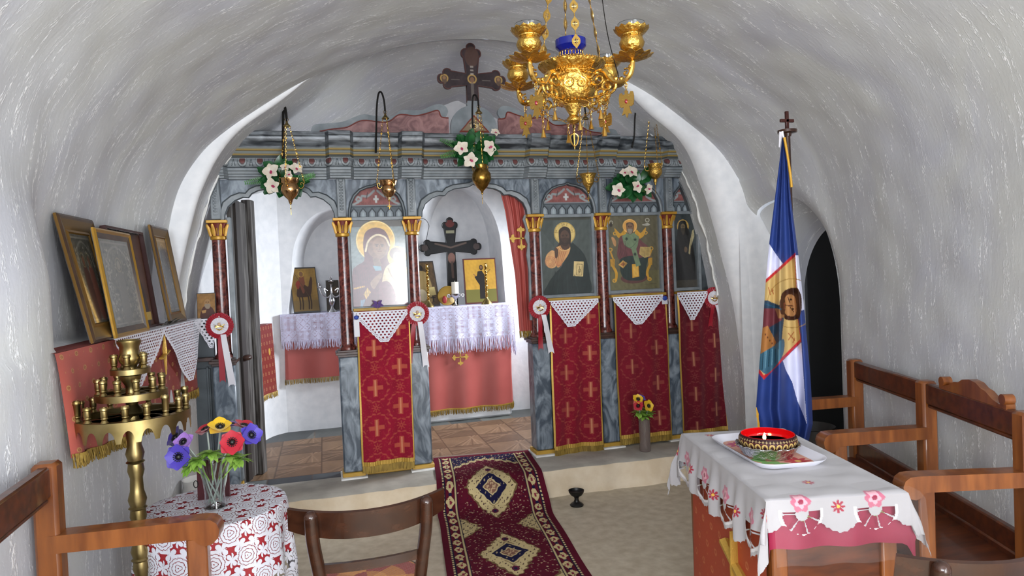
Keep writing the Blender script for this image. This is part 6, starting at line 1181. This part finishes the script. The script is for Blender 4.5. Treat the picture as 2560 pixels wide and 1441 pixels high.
# small black burner
bx, by = 1.488, -.585; t = thing('incense_burner', 'small black footed incense cup on the nave floor right of the carpet', 'incense burner', (bx, by, 0)); b = Mb(); b.lathe([(0, 0), (.042, 0), (.044, .006), (.036, .014), (.018, .026), (.013, .042), (.016, .055), (.036, .068), (.048, .086), (.050, .098), (.046, .098), (.040, .084), (.02, .074), (0, .072)], 36, (bx, by, .001)); b.build('cup', M['black'], t); b = Mb(); b.ball((bx, by, .078), (.03, .03, .008), 12); b.build('ash', flat('ash', '#3a3733', .95), t)
vase_flowers(['yellow anemone at the top of the floor vase before the hanging', 'yellow anemone facing forward in the floor vase before the hanging', 'red anemone at the left in the floor vase before the hanging', 'violet anemone behind the yellow ones in the floor vase'],
    'tall ribbed glass vase standing before the brocade hanging under the enthroned bishop', (2.172, -.19, .178), [(.038, 0), (.040, .01), (.038, .08), (.041, .16), (.040, .235)], [((2.125, -.20, .555), (-.2, -.8, .6), .042, 'yellow'), ((2.185, -.235, .510), (.15, -1, .3), .044, 'yellow'), ((2.115, -.22, .515), (-.4, -.8, .2), .040, 'red'), ((2.175, -.15, .55), (.2, -.5, .8), .034, 'violet')], [((2.13, -.20, .46), .06), ((2.19, -.20, .45), .065), ((2.16, -.22, .43), .055), ((2.20, -.17, .47), .05)], mat('ribbed_glass', '#b9a9a2', .12, trans=.75), .22, .014)
t = thing('dark_bucket', 'dark bucket on the floor just inside the passage behind the bench', 'bucket', (3.17, -.72, 0)); b = Mb(); b.lathe([(0, 0), (.11, 0), (.14, .36), (.148, .365), (.142, .37), (.13, .34), (0, .05)], 28, (3.17, -.72, 0)); b.build('body', flat('dark_tin', '#2a2724', .5), t)
# tokens on the screen
t = thing('dried_iris', 'small dried purple iris on the rail below the mother and child icon', 'flower', (.345, .025, 1.30)); b = Mb()
for k in range(6): leaf(b, (.345+.006*math.cos(k), .02, 1.325), (math.cos(k*1.05), -.5, math.sin(k*1.05)-.3), (0, -1, .2), .032, .020, .6, 5)
b.build('petals', flat('dry_violet', '#5a3f7d', .7), t, recalc=False); Mb().tube([(.345, .02, 1.325), (.345, .02, 1.28)], .003, 5).build('stem', flat('dry_stem', '#8a7a4a', .8), t)
for nm, lb, c, w, hh in (('votive_ribbon', 'white and blue votive ribbon left of the crochet point under the mother and child icon', (.198, -.055, 1.20), .035, .16), ('votive_tag', 'blue and white votive tag right of the crochet point under the enthroned bishop', (2.443, -.055, 1.245), .045, .055)):
    t = thing(nm, lb, 'votive', c); b = Mb(); b.box((c[0], c[1], c[2]-hh*.15), (w, .004, hh*.7)); b.build('white_strip', M['white_ribbon'], t); b = Mb(); b.ball((c[0], c[1]-.004, c[2]+hh*.30), (w*.45, .006, w*.4), 10); b.build('blue_knot', flat('blue_ribbon', '#1f3f9a', .5), t)
t = thing('wire', 'thin black wire hanging beside the column right of the mother and child icon', 'wire', (.66, .02, 1.9)); Mb().tube(spline([(.655, .03, 1.90), (.690, .0, 1.885), (.712, .0, 1.845), (.700, .0, 1.79), (.690, .0, 1.73), (.712, .0, 1.68)], 6, False), .0018, 5).build('strand', M['iron'], t)

# ---------------------------------------------------------------- benches
def armrest(b, p, q, w=.066, z=.75):
    p = Vector((*p, 0)); q = Vector((*q, 0)); L = (q-p).length; d = (q-p)/L; s = Vector((-d.y, d.x, 0)); prof = [(0, z-.052), (0, z), (L-.05, z+.003), (L-.025, z), (L-.008, z-.012), (L, z-.032), (L-.004, z-.055), (L-.020, z-.072), (L-.042, z-.078), (L-.062, z-.070), (L-.075, z-.054)]
    b.prism(prof, p-s*(w/2), d, (0, 0, 1), w if d.cross(Vector((0, 0, 1))).dot(s) > 0 else -w)
def beam(b, p, q, w, z0, z1, bev=.006):
    p = Vector((*p, 0)); q = Vector((*q, 0)); L = (q-p).length; b.box(((p.x+q.x)/2, (p.y+q.y)/2, (z0+z1)/2), (L, w, z1-z0), Rz(math.atan2(q.y-p.y, q.x-p.x)), bev)
def bench(label, loc, posts, ends, legs, crest=None, rz=0., H0=.95):
    t = thing('bench', label, 'bench', loc); A = [Vector((*p, 0)) for p in posts]; K0 = H0-.95
    for p in posts: b = Mb(); b.box((p[0], p[1], H0/2), (.066, .066, H0), Rz(rz), .010); b.build('post', M['pine'], t)
    for p, q in zip(posts[:-1], posts[1:]):
        b = Mb(); beam(b, p, q, .034, .852+K0, .942+K0); beam(b, p, q, .020, .835+K0, .852+K0); b.build('back_rail', M['pine_dark'], t); b = Mb(); beam(b, p, q, .03, .425, .515); beam(b, p, q, .045, .405, .44); b.build('lower_rail', M['pine_dark'], t)
    for p, e, l in zip(posts, ends, legs):
        if e is None: continue
        b = Mb(); armrest(b, p, e, z=.75+K0*.8); b.build('armrest', M['pine'], t); b = Mb(); b.box((l[0], l[1], .35+K0*.4), (.058, .058, .70+K0*.8), Rz(rz), .006); b.build('leg', M['pine'], t)
    P = [(*p, 0) for p in posts]; F = [l for l in legs if l is not None]; b = Mb(); poly = [(p[0], p[1]) for p in posts]+[(l[0], l[1]) for l in legs[::-1]]
    b.prism(poly, (0, 0, .385), (1, 0, 0), (0, 1, 0), .03); b.build('seat', M['pine_dark'], t)
    b = Mb()
    for p, q in zip(legs[:-1], legs[1:]): beam(b, p, q, .025, .315, .385)
    b.build('apron', M['pine_dark'], t)
    if crest:
        i, pr, s0 = crest; p, q = A[i], A[i+1]; d = (q-p).normalized(); s = Vector((-d.y, d.x, 0)); b = Mb(); b.prism(pr, p+d*s0-s*.016, d, (0, 0, 1), .032 if d.cross(Vector((0, 0, 1))).dot(s) > 0 else -.032)
        for tt in (pr[1][0]+.020, pr[-2][0]-.020): b.tube([p+d*(s0+tt)-s*.018+Vector((0, 0, .972)), p+d*(s0+tt)+s*.018+Vector((0, 0, .972))], .020, 14)
        b.build('carved_crest', M['pine'], t)
    return t
crest = [(0, .94), (.0, .968), (.04, .958), (.07, .966), (.11, .985), (.14, .988), (.17, 1.004), (.215, 1.012), (.26, 1.006), (.29, .990), (.32, .984), (.36, .962), (.40, .952), (.44, .958), (.44, .94)]
bench('long varnished wooden bench with armrests along the right wall, carved crest on its back', (2.5, -2.2, 0), [(2.77, -1.56), (2.53, -2.24), (2.30, -2.86)], [(2.24, -1.50), (2.03, -2.165), (1.865, -2.745)], [(2.33, -1.51), (2.115, -2.175), (1.955, -2.757)], (1, crest, .14), -.25)
bench('varnished wooden bench along the left wall, its armrest in front of the lace table', (-.80, -2.8, 0), [(-.808, -2.345), (-.79, -3.20), (-.775, -4.0)], [(-.335, -2.385), (-.315, -3.24), (-.30, -4.04)], [(-.405, -2.38), (-.39, -3.23), (-.375, -4.03)], None, .0, 1.0)

# ---------------------------------------------------------------- bentwood chairs
def chair(label, loc, rz, seat=True):
    t = thing('chair', label, 'chair', loc, rz); K = dict(world=False); b = Mb(); V = []; F = []; n = 25      # local: back at y=0, seat towards +y
    for k in range(n):
        x = -.24+.48*k/(n-1); y = -.075+.095*(abs(x)/.24)**2; zt = .800+.006*(abs(x)/.24)**2; zb = .712+.020*(abs(x)/.24)**3; nx = 2*.095*x/.0576; nn = math.hypot(1, nx); ox, oy = -nx/nn*.008, 1/nn*.008; tl = .012
        V += [(x-ox, y-oy-tl*0, zb), (x-ox, y-oy-tl, zt-.004), (x, y-tl, zt), (x+ox, y+oy-tl, zt-.004), (x+ox, y+oy, zb)]
    for k in range(n-1):
        for j in range(5): F.append([k*5+j, k*5+(j+1) % 5, k*5+5+(j+1) % 5, k*5+5+j])
    F += [[0, 1, 2, 3, 4], [(n-1)*5+j for j in range(5)][::-1]]; b.add(V, F); b.build('backrest', M['chair'], t, **K)
    for s in (-1, 1):
        P = spline([(s*.176, -.055, .785), (s*.172, -.045, .70), (s*.156, -.028, .58), (s*.148, -.005, .46), (s*.155, -.02, .25), (s*.17, -.07, .004)], 5, False); b = Mb(); b.tube(P, [.0205]*len(P), 12); b.ball(P[0], .0205, 12); b.build('leg', M['chair'], t, **K)
        b = Mb(); b.tube([(s*.15, .37, .44), (s*.165, .385, .004)], [.018, .013], 12); b.build('leg', M['chair'], t, **K)
    b = Mb()
    for z in (.615,):
        V = []; F = []
        for k in range(13): x = -.158+.316*k/12; y = -.048+.02*(abs(x)/.158)**2; V += [(x, y-.007, z-.014), (x, y-.007, z+.014), (x, y+.007, z+.014), (x, y+.007, z-.014)]
        for k in range(12): F += [[k*4+j, k*4+(j+1) % 4, k*4+4+(j+1) % 4, k*4+4+j] for j in range(4)]
        b.add(V, F+[[0, 1, 2, 3], [51, 50, 49, 48]])
    b.build('crossbar', M['chair'], t, **K)
    out = lambda r: [((r)*1.0*math.copysign(abs(math.cos(a))**.75, math.cos(a)), .20+(r)*1.02*math.copysign(abs(math.sin(a))**.75, math.sin(a))) for a in np.linspace(0, 2*PI, 41)[:-1]]
    b = Mb(); b.prism(out(.195), (0, 0, .415), (1, 0, 0), (0, 1, 0), .032); b.build('seat', M['chair'], t, **K)
    cvs = Cv(-.19, -.19, .19, .19, 150, '#b5743c'); an = np.arctan2(cvs.Y, cvs.X); rr_ = np.hypot(cvs.X, cvs.Y); sec = np.floor((an+PI)/(PI/4)+np.floor(rr_/.065)) % 3
    cvs.ap(sec == 0, '#8d3b30'); cvs.ap(sec == 1, '#c98a4a'); wv = (np.floor(cvs.X/.008)+np.floor(cvs.Y/.008)) % 2 == 0; cvs.ap(wv, '#000000', .18); cvs.m[:] = (np.abs(cvs.X)/.185)**2.6+(np.abs(cvs.Y)/.185)**2.6 < 1; aa, al = cvs.out(); u, v = cvs.uv(); x = -.19+.38*u; y = .20-.19+.38*v; bulge = .012*np.clip(1-(np.hypot(x, y-.2)/.19)**2, 0, 1)+.0012*np.sin(x*390)*np.sin(y*390)
    grid('woven_seat', np.stack([x, y, .449+bulge], -1), M['cloth'], t, col=aa, mask=al[:-1, :-1] > .5, world=False)
    return t
chair('dark wooden chair with orange and red woven seat standing left of the carpet', (.105, -2.44, 0), .02)
c2 = chair('dark wooden chair in the bottom right corner of the photo, only its curved backrest showing', (1.50, -3.365, 0), -.05)

# ---------------------------------------------------------------- table with the red lamp
TC = Vector((1.50, -2.585, 0)); TR = math.radians(-13); ca, sa = math.cos(TR), math.sin(TR); HA, HB, TZ = .195, .40, .795
def L2W(a, b_, z): return np.stack([TC.x+a*ca-b_*sa, TC.y+a*sa+b_*ca, z+0*a], -1)
def lw(a, b_, z): return (TC.x+a*ca-b_*sa, TC.y+a*sa+b_*ca, z)
t = thing('small_table', 'brown wooden side table under the embroidered white cloth before the right bench', 'table', TC); RT = Rz(TR)
b = Mb(); b.box(lw(0, 0, TZ-.014), (2*HA, 2*HB, .026), RT); b.build('tabletop', M['pine'], t)
for i in (-1, 1):
    for j in (-1, 1): b = Mb(); b.box(lw(i*(HA-.03), j*(HB-.03), .384), (.048, .048, .768), RT); b.build('leg', M['pine'], t)
b = Mb(); b.box(lw(0, -HB+.03, .42), (2*HA-.1, .018, .68), RT); b.build('front_panel', M['pine_dark'], t); b = Mb(); b.box(lw(0, HB-.03, .42), (2*HA-.1, .018, .68), RT); b.build('back_panel', M['pine_dark'], t); b = Mb(); b.box(lw(HA-.03, 0, .68), (.018, 2*HB-.1, .16), RT); b.build('side_rail', M['pine_dark'], t)
def drapecloth(nm, label, cat, ol, orr, on, of, off, m, res, paintf=None, maskf=None, ripple=.014):
    t = thing(nm, label, cat, (TC.x, TC.y, TZ)); na = int((2*HA+ol+orr)*res); nb = int((2*HB+on+of)*res); A, B = np.meshgrid(np.linspace(-HA-ol, HA+orr, na), np.linspace(HB+of, -HB-on, nb))
    oa = np.clip(np.abs(A)-HA, 0, None); ob = np.clip(np.abs(B)-HB, 0, None); sa_, sb = np.sign(A), np.sign(B); mn = np.minimum(oa, ob); dz = np.maximum(oa, ob)+mn*.55; rp = ripple*np.clip(np.maximum(oa, ob)/.12, 0, 1)
    x = np.clip(A, -HA, HA)+sa_*((oa > 0)*off+rp*(1+.7*np.sin(B*52+.5)+.5*np.sin(B*83))*(oa > ob)*.9+mn*.3); y = np.clip(B, -HB, HB)+sb*((ob > 0)*off+rp*(1+np.sin(A*40))*(ob >= oa)*.6+mn*.3); z = TZ+off-dz+off*0; wr = .0022*(np.sin(B*47+A*12)+np.sin(B*29-A*31))*((oa+ob) == 0)
    G = L2W(x, y, z+.002+np.maximum(wr, -.001)); col = paintf(A, B, na, nb) if paintf else None; mk = maskf(A, B)[:-1, :-1] if maskf else None
    return grid('cloth', G, m, t, col=col, mask=mk), t
ON, OL, OR_, OF = .105, .20, .13, .15
motifs = []
for b0 in (-.33, -.11, .11, .33): motifs.append((-HA-OL+.085, b0, 0, -1))
for a0 in (-.11, .11): motifs.append((a0, -HB-ON+.062, 1, -1))
stars = [(-HA-.10, -.22), (-HA-.12, .0), (-HA-.05, .45), (.0, -HB-.03), (-HA-.05, -HB+.0), (HA+.02, -HB+.02), (-HA-.10, .25), (-.02, -.28), (-.12, .34)]
def paintf(A, B, na, nb):
    C = np.empty(A.shape+(3,)); C[:] = lin('#a8a5a7'); 
    def put(Mk, hx): C[Mk] = lin(hx)
    for a0, b0, vert, _ in motifs:
        da, db = (A-a0, B-b0) if vert else (B-b0, A-a0); q = np.hypot(da, db); th = np.arctan2(db, da)
        put((q < .066) & (q > .058) & (db < .01), '#cfcccd'); yy = db-.032; qq = np.hypot(da, yy); put(qq < .028*(1+.12*np.cos(np.arctan2(yy, da)*6)), '#b5657a'); put(qq < .017*(1+.2*np.cos(np.arctan2(yy, da)*5+1)), '#d9a0aa'); put(qq < .008, '#8d3048'); put((np.abs(q-.030) < .010) & (np.abs(np.sin(th*3)) > .8) & (db < .0) & (q < .030), '#6d8a4a')
    for a0, b0 in stars:
        q = np.hypot(A-a0, B-b0); th = np.arctan2(B-b0, A-a0); put(q < .020*np.abs(np.cos(th*4))**.5, '#9a2a3e'); put(q < .005, '#d8b04a')
    return C
def maskf(A, B):
    da = np.minimum(A+HA+OL, HA+OR_-A); db = np.minimum(B+HB+ON, HB+OF-B); edge = np.minimum(da, db); along = np.where(da < db, B, A); keep = edge > .030*(1-np.abs(np.cos(along*PI/.11)))**.9+.004*np.abs(np.sin(along*PI/.0183))
    for a0, b0, vert, _ in motifs:
        x, y = (A-a0, B-b0) if vert else (B-b0, A-a0); q = np.hypot(x, y); th = np.arctan2(y, x); keep &= ~((q < .057) & (q > .020) & (np.abs(np.sin(th*3.5+PI/2+.0)) > .16) & (y < .006))
    return keep
drapecloth('crimson_undercloth', 'crimson cloth showing below the white cloth on the side table', 'tablecloth', .04, .08, .135, .10, .002, flat('crimson_cloth', '#8a1238', .6), 60)
drapecloth('embroidered_tablecloth', 'white cutwork tablecloth embroidered with pink roses on the side table', 'tablecloth', OL, OR_, ON, OF, .016, M['cloth'], 420, paintf, maskf)
G = np.array([[lw(a, b_, z) for a in np.linspace(-HA-.0, HA+.06, 24)] for b_, z in ((-HB+.05, TZ+.0135), (-HB-.005, TZ+.0135), (-HB-.028, TZ+.0), (-HB-.032, TZ-.06), (-HB-.036, TZ-.12), (-HB-.04, TZ-.17))]); G[3:, :, 1] += .006*np.sin(np.arange(24)*.8)
t = thing('plastic_sheet', 'clear plastic sheet hanging over the near edge of the embroidered white cloth', 'plastic sheet', (TC.x, TC.y-.4, TZ)); grid('sheet', G, M['plastic'], t)
G = np.array([[lw(HA+.02+.03*q_+.012*math.sin(b_*30), b_, TZ+.010-.17*q_) for b_ in np.linspace(-HB-.02, -.1, 20)] for q_ in np.linspace(0, 1, 8)]); grid('side_sheet', G, M['plastic'], t)
t = thing('side_cloth', 'coral cloth with gold cross hanging on the left side of the side table', 'hanging cloth', (TC.x-.2, TC.y, .5)); cvt = Cv(0, 0, .70, .62, 170, '#a8472f'); 
for i in range(9):
    for j in range(8): cvt.ring(.04+i*.085+(j % 2)*.04, .05+j*.08, .010, .003, '#cf8a5c'); cvt.ell(.08+i*.085, .09+j*.08, .002, .002, '#cf9a5c')
u, v = cvt.uv(); aa, _ = cvt.out(); bb = .33-.70*u; G = L2W(-HA-.001-.006*v-.004*(1+np.sin(u*11+.6))*v, bb, 0*u)+np.stack([0*u, 0*u, .745-.62*v], -1); grid('hanging', G, M['satin'], t, col=aa)
b = Mb(); ob = lambda b_, z: lw(-HA-.018, b_, z); b.tube([ob(-.145, .62), ob(-.15, .50), ob(-.155, .36)], [.014, .020, .016], 6, flat=.3); b.tube([ob(-.06, .555), ob(-.15, .51), ob(-.24, .485)], [.022, .016, .020], 6, flat=.6); b.build('gold_cross', M['goldthread'], t)
# tray, foil dish, red glass lamp
TZ2 = TZ+.0205
def rrect(hx, hy, r, n=8): return [(sx*(hx-r)+r*math.cos(a), sy*(hy-r)+r*math.sin(a)) for sx, sy, a0 in ((1, 1, 0), (-1, 1, PI/2), (-1, -1, PI), (1, -1, 1.5*PI)) for a in np.linspace(a0, a0+PI/2, n)]
tc_ = (-.010, .060); tray = thing('tray', 'white plastic tray with coral flower print on the embroidered tablecloth', 'tray', lw(*tc_, TZ2)); RA_ = Rz(.08); b = Mb(); loops = [(.095, .180, .04, 0), (.108, .195, .05, .004), (.125, .212, .06, .020), (.129, .216, .062, .021), (.127, .214, .06, .017), (.109, .195, .05, 0)]; V = []
for hx, hy, r, z in loops:
    for p in rrect(hx, hy, r): q = RA_ @ Vector((p[0], p[1], 0)); V.append(lw(tc_[0]+q.x, tc_[1]+q.y, TZ2+z))
n = 32; b.add(V, [[k*n+j, k*n+(j+1) % n, k*n+n+(j+1) % n, k*n+n+j] for k in range(5) for j in range(n)]+[list(range(n))]); b.build('tray_body', M['white_plastic'], tray)
cvp = Cv(-.1, -.19, .1, .19, 130, '#cf9a86'); cvp.grain(.08, .4, 3)
def daisy(x, y, r, hx, c2='#d9b45a'):
    for k in range(8): a = k*PI/4+.2; cvp.ell(x+r*.6*math.cos(a), y+r*.6*math.sin(a), r*.42, r*.20, hx, 1, a)
    cvp.ell(x, y, r*.24, r*.24, c2)
daisy(.045, .135, .045, '#b3343c'); daisy(-.05, -.12, .04, '#b0446a'); daisy(.06, -.15, .035, '#a83848'); 
for x, y, r in ((-.05, .13, .0), (-.02, .155, .4), (-.075, .10, 1.)): cvp.ell(x, y, .032, .014, '#6d9a52', 1, r)
for x, y in ((-.06, -.02), (.07, .02), (.0, -.16)): cvp.ell(x, y, .022, .016, '#c05a5a')
cvp.m[:] = cvp.inside(rrect(.094, .179, .04)); aa, al = cvp.out(); u, v = cvp.uv(); q0, q1 = -.1+.2*u, -(-.19+.38*v); co, si = math.cos(.08), math.sin(.08); grid('printed_bottom', L2W(tc_[0]+q0*co-q1*si, tc_[1]+q0*si+q1*co, TZ2+.002), M['paint'], tray, col=aa, mask=al[:-1, :-1] > .5)
bc = lw(-.020, .015, 0); bz = TZ2+.004; fo = thing('foil_dish', 'crumpled foil dish on the tray holding the red glass lamp', 'dish', (bc[0], bc[1], bz))
b = Mb(); b.lathe([(0, 0), (.078, 0), (.086, .010), (.100, .036), (.110, .042), (.107, .044), (.096, .037), (.080, .012), (0, .010)], 72, (bc[0], bc[1], bz), None, lambda r, z, a, i: (r*(1+.012*math.sin(a*31)+.01*math.sin(a*13+2))*math.cos(a), r*(1+.012*math.sin(a*31)+.01*math.sin(a*13+2))*math.sin(a), z+.002*math.sin(a*17)*(r > .08))); b.build('dish_body', M['foil'], fo)
rl = thing('red_glass_lamp', 'ruby red glass oil lamp with a band of gold figures on the foil dish', 'oil lamp', (bc[0], bc[1], bz+.020)); z0 = bz+.020
LS = 1.14; b = Mb(); b.lathe([(LS*p_[0], LS*p_[1]) for p_ in ((0, 0), (.060, 0), (.078, .012), (.0855, .028), (.0850, .038), (.0800, .048), (.0785, .0495), (.077, .048), (.0815, .038), (.081, .028), (.073, .013), (.055, .006), (0, .006))], 72, (bc[0], bc[1], z0)); b.build('glass', M['redglass'], rl)
cvb = Cv(0, 0, 2.0, .18, 620, '#2c0a10')
for k in range(26):
    x = (k+.5)/26*2; cvb.ell(x, .118, .034, .048, '#b59a5a'); cvb.ell(x, .135, .020, .030, '#33191a'); cvb.ell(x, .103, .011, .015, '#5a3a2c')
    for s in (-.019, .019): cvb.line([(x+s-.012, .045), (x+s+.012, .045)], .006, '#b09a6a'); cvb.line([(x+s, .028), (x+s, .062)], .006, '#b09a6a')
cvb.rect(0, .068, 2, .073, '#6a2a2c'); aa, _ = cvb.out(); nv, nu = aa.shape[:2]; th = np.linspace(0, 2*PI, nu); pr_ = resamp([(.0802, .0485), (.0855, .0385), (.0862, .028), (.082, .019), (.0787, .012)], nv); G = np.array([np.stack([bc[0]+LS*r*np.cos(th), bc[1]+LS*r*np.sin(th), np.full(nu, z0+LS*z)], -1) for r, z in pr_]); grid('figure_band', G, M['paint'], rl, col=aa)
b = Mb(); b.lathe([(0, .027), (.088, .027)], 48, (bc[0], bc[1], z0)); b.build('oil', flat('red_oil', '#8a0d10', .06), rl)
fw = lw(-.036, .004, z0+.028); wk = thing('floating_wick', 'floating wick with burning flame in the red glass lamp', 'wick', fw); b = Mb(); b.lathe([(0, 0), (.011, 0), (.011, .003), (0, .003)], 20, fw); b.build('float', M['wax'], wk); Mb().tube([fw, (fw[0], fw[1], fw[2]+.009)], .001, 5).build('wick', M['black'], wk)
b = Mb(); b.lathe([(0, .007), (.004, .010), (.0062, .016), (.005, .023), (.0022, .030), (0, .034)], 14, fw); b.build('flame', M['flame'], wk)
pl_ = bpy.data.lights.new('wick_light', 'POINT'); pl_.energy = .35; pl_.color = (1, .6, .25); pl_.shadow_soft_size = .006; po = bpy.data.objects.new('wick_light', pl_); COL.objects.link(po); po.location = (fw[0], fw[1], fw[2]+.040)

# ---------------------------------------------------------------- flag on its pole
fp = at(1972, 400, -1.69); fx, fy = fp.x, fp.y; t = thing('flag_pole', 'dark wooden flag pole topped by a small cross standing by the passage', 'flag pole', (fx, fy, 0)); b = Mb(); b.lathe([(0, 0), (.10, 0), (.10, .02), (.05, .06), (.03, .10), (0, .10)], 28, (fx, fy, 0)); b.build('foot', M['brownpaint'], t); Mb().tube([(fx, fy, .08), (fx-.004, fy, 2.135)], [.016, .014], 14).build('shaft', M['chair'], t)
b = Mb(); b.lathe([(0, 2.125), (.018, 2.128), (.022, 2.142), (.047, 2.146), (.047, 2.160), (.02, 2.164), (0, 2.164)], 28, (fx-.004, fy, 0)); b.build('disc', M['chair'], t); b = Mb(); b.box((fx-.004, fy, 2.207), (.017, .014, .095), None, .002); b.box((fx-.004, fy, 2.207), (.078, .014, .016), None, .002); b.build('cross_finial', flat('red_brown_wood', '#3d1a14', .4), t)
FZ = lambda zx, zy, Y=-1.775: at(1640+zx/1.602, 250+zy/1.602, Y)
lft = [(150, 506), (300, 488), (570, 454), (720, 440), (900, 428), (1080, 412), (1240, 400), (1300, 412), (1372, 420)]; rgt = [(150, 512), (250, 528), (400, 541), (620, 570), (850, 595), (1100, 618), (1240, 626), (1300, 628), (1372, 612)]
cf = Cv(380, 140, 645, 1385, 480, '#2b3f7e', 1); Wt = '#d5d6ea'
cf.poly([(440, 570), (456, 580), (475, 610), (512, 662), (430, 730)], Wt); cf.poly([(556, 623), (580, 623), (600, 838), (566, 848)], Wt); cf.poly([(508, 1045), (582, 972), (604, 1300), (590, 1262), (566, 1205), (545, 1130), (520, 1082)], Wt)
cf.poly([(430, 728), (558, 612), (566, 850), (582, 968), (432, 1122), (404, 1085)], '#b8282e'); cf.poly([(430, 742), (556, 628), (564, 850), (578, 958), (432, 1104), (404, 1066)], '#c2a468'); cf.ring(545, 815, 98, 3, '#9a7a40'); cf.poly([(400, 800), (450, 805), (508, 830), (512, 880), (500, 1000), (440, 1100), (404, 1070), (404, 900)], '#2b3f52'); cf.poly([(404, 835), (480, 835), (508, 880), (440, 920), (400, 930)], '#6a3238', sm=0)
cf.poly([(500, 790), (520, 762), (556, 752), (575, 770), (578, 860), (560, 880), (520, 880), (512, 850)], '#4a2c1e', sm=1); cf.poly([(515, 800), (530, 780), (556, 790), (562, 850), (540, 870), (515, 850)], '#a8774a', sm=1); cf.poly([(476, 835), (510, 830), (515, 872), (490, 876)], '#9a6c44'); cf.line([(510, 822), (548, 826)], 4, '#5d3622'); cf.ell(540, 800, 5, 4, '#2a1810'); cf.ell(548, 838, 5, 4, '#2a1810'); cf.line([(528, 790), (536, 812)], 3, '#3a2216'); cf.line([(538, 832), (552, 850)], 3, '#3a2216'); cf.poly([(498, 800), (514, 796), (518, 825), (514, 858), (500, 856), (494, 828)], '#4a2c1e', sm=1); cf.line([(514, 814), (514, 838)], 4, '#8a4a34'); cf.line([(524, 768), (560, 764), (574, 790), (574, 845), (556, 874), (522, 872)], 16, '#3a2016', sm=1)
cf.poly([(420, 1000), (470, 985), (512, 960), (505, 1030), (450, 1095), (420, 1085), (404, 1060)], '#3d6478', sm=1)
for k in range(6): cf.line([(430+k*12, 1000), (425+k*13, 1080-k*6)], 4, ['#24404f', '#5f8797'][k % 2])
cf.line([(430, 815), (500, 838)], 5, '#24506a'); cf.poly([(424, 915), (448, 905), (482, 972), (474, 985), (418, 1018)], '#a06a38'); 
for k in range(4): cf.ell(438+k*9, 940+k*12, 3, 4, '#5d3420')
for p in ([(450, 752), (458, 780)], [(464, 756), (470, 778)], [(470, 762), (462, 768)]): cf.line(p, 3.5, '#9a5a34')
for p in ([(530, 935), (556, 965)], [(552, 930), (530, 962)], [(556, 955), (548, 972)]): cf.line(p, 3.5, '#9a5a34')
cf.grain(.03, .5, 2); aa, _ = cf.out(); nv, nu = 460, 170; vv = np.linspace(150, 1372, nv); G = np.zeros((nv, nu, 3)); Cc = np.zeros((nv, nu, 3)); uu = np.linspace(0, 1, nu)
for i, zy in enumerate(vv):
    l_ = np.interp(zy, *zip(*lft)); r_ = np.interp(zy, *zip(*rgt)); g_ = (zy-150)/1222; zx = l_+(r_-l_)*uu; bott = -70*np.clip(g_-.86, 0, 1)/.14*(.75-uu)**2*1.2; fold = (.030*np.sin(uu*12.5-.6)+.014*np.sin(uu*25+1))*min(1, .25+g_); zyy = zy+bott*np.clip((zy-1200)/172, 0, 1)
    for j in range(nu): G[i, j] = FZ(zx[j], zyy[j], -1.775+fold[j])
    ix = np.clip(((zx-380)/265*cf.nx).astype(int), 0, cf.nx-1); iy = int(np.clip((zy-140)/1245*cf.ny, 0, cf.ny-1)); Cc[i] = aa[iy, ix]
t = thing('flag', 'furled blue and white flag printed with a sideways icon, hanging from the pole', 'flag', FZ(510, 150)); grid('cloth', G, M['satin'], t, col=Cc)
b = Mb(); b.tube(spline([FZ(514, 150, -1.79), FZ(526, 220, -1.79), FZ(538, 300, -1.79), FZ(543, 350, -1.79)], 5, False), .006, 6); b.build('gold_cord', flat('yellow_fringe', '#c9961e', .6), t); b = Mb(); b.tube([FZ(500, 128, -1.77), FZ(494, 190, -1.77)], [.010, .004], 6, flat=.3); b.tube([FZ(505, 126, -1.77), FZ(510, 152, -1.77)], .006, 6); b.build('white_tie', M['white_ribbon'], t)
fr = G[-1]; fringe_strip('yellow_fringe', lambda q_: fr[int(136+q_*32)], 26, .055, M['flat'] if 'flat' in M else M['yellow_fringe'], t); fringe_strip('yellow_fringe', lambda q_: FZ(402+q_*8, 1230+q_*60, -1.78), 16, .05, M['yellow_fringe'], t)
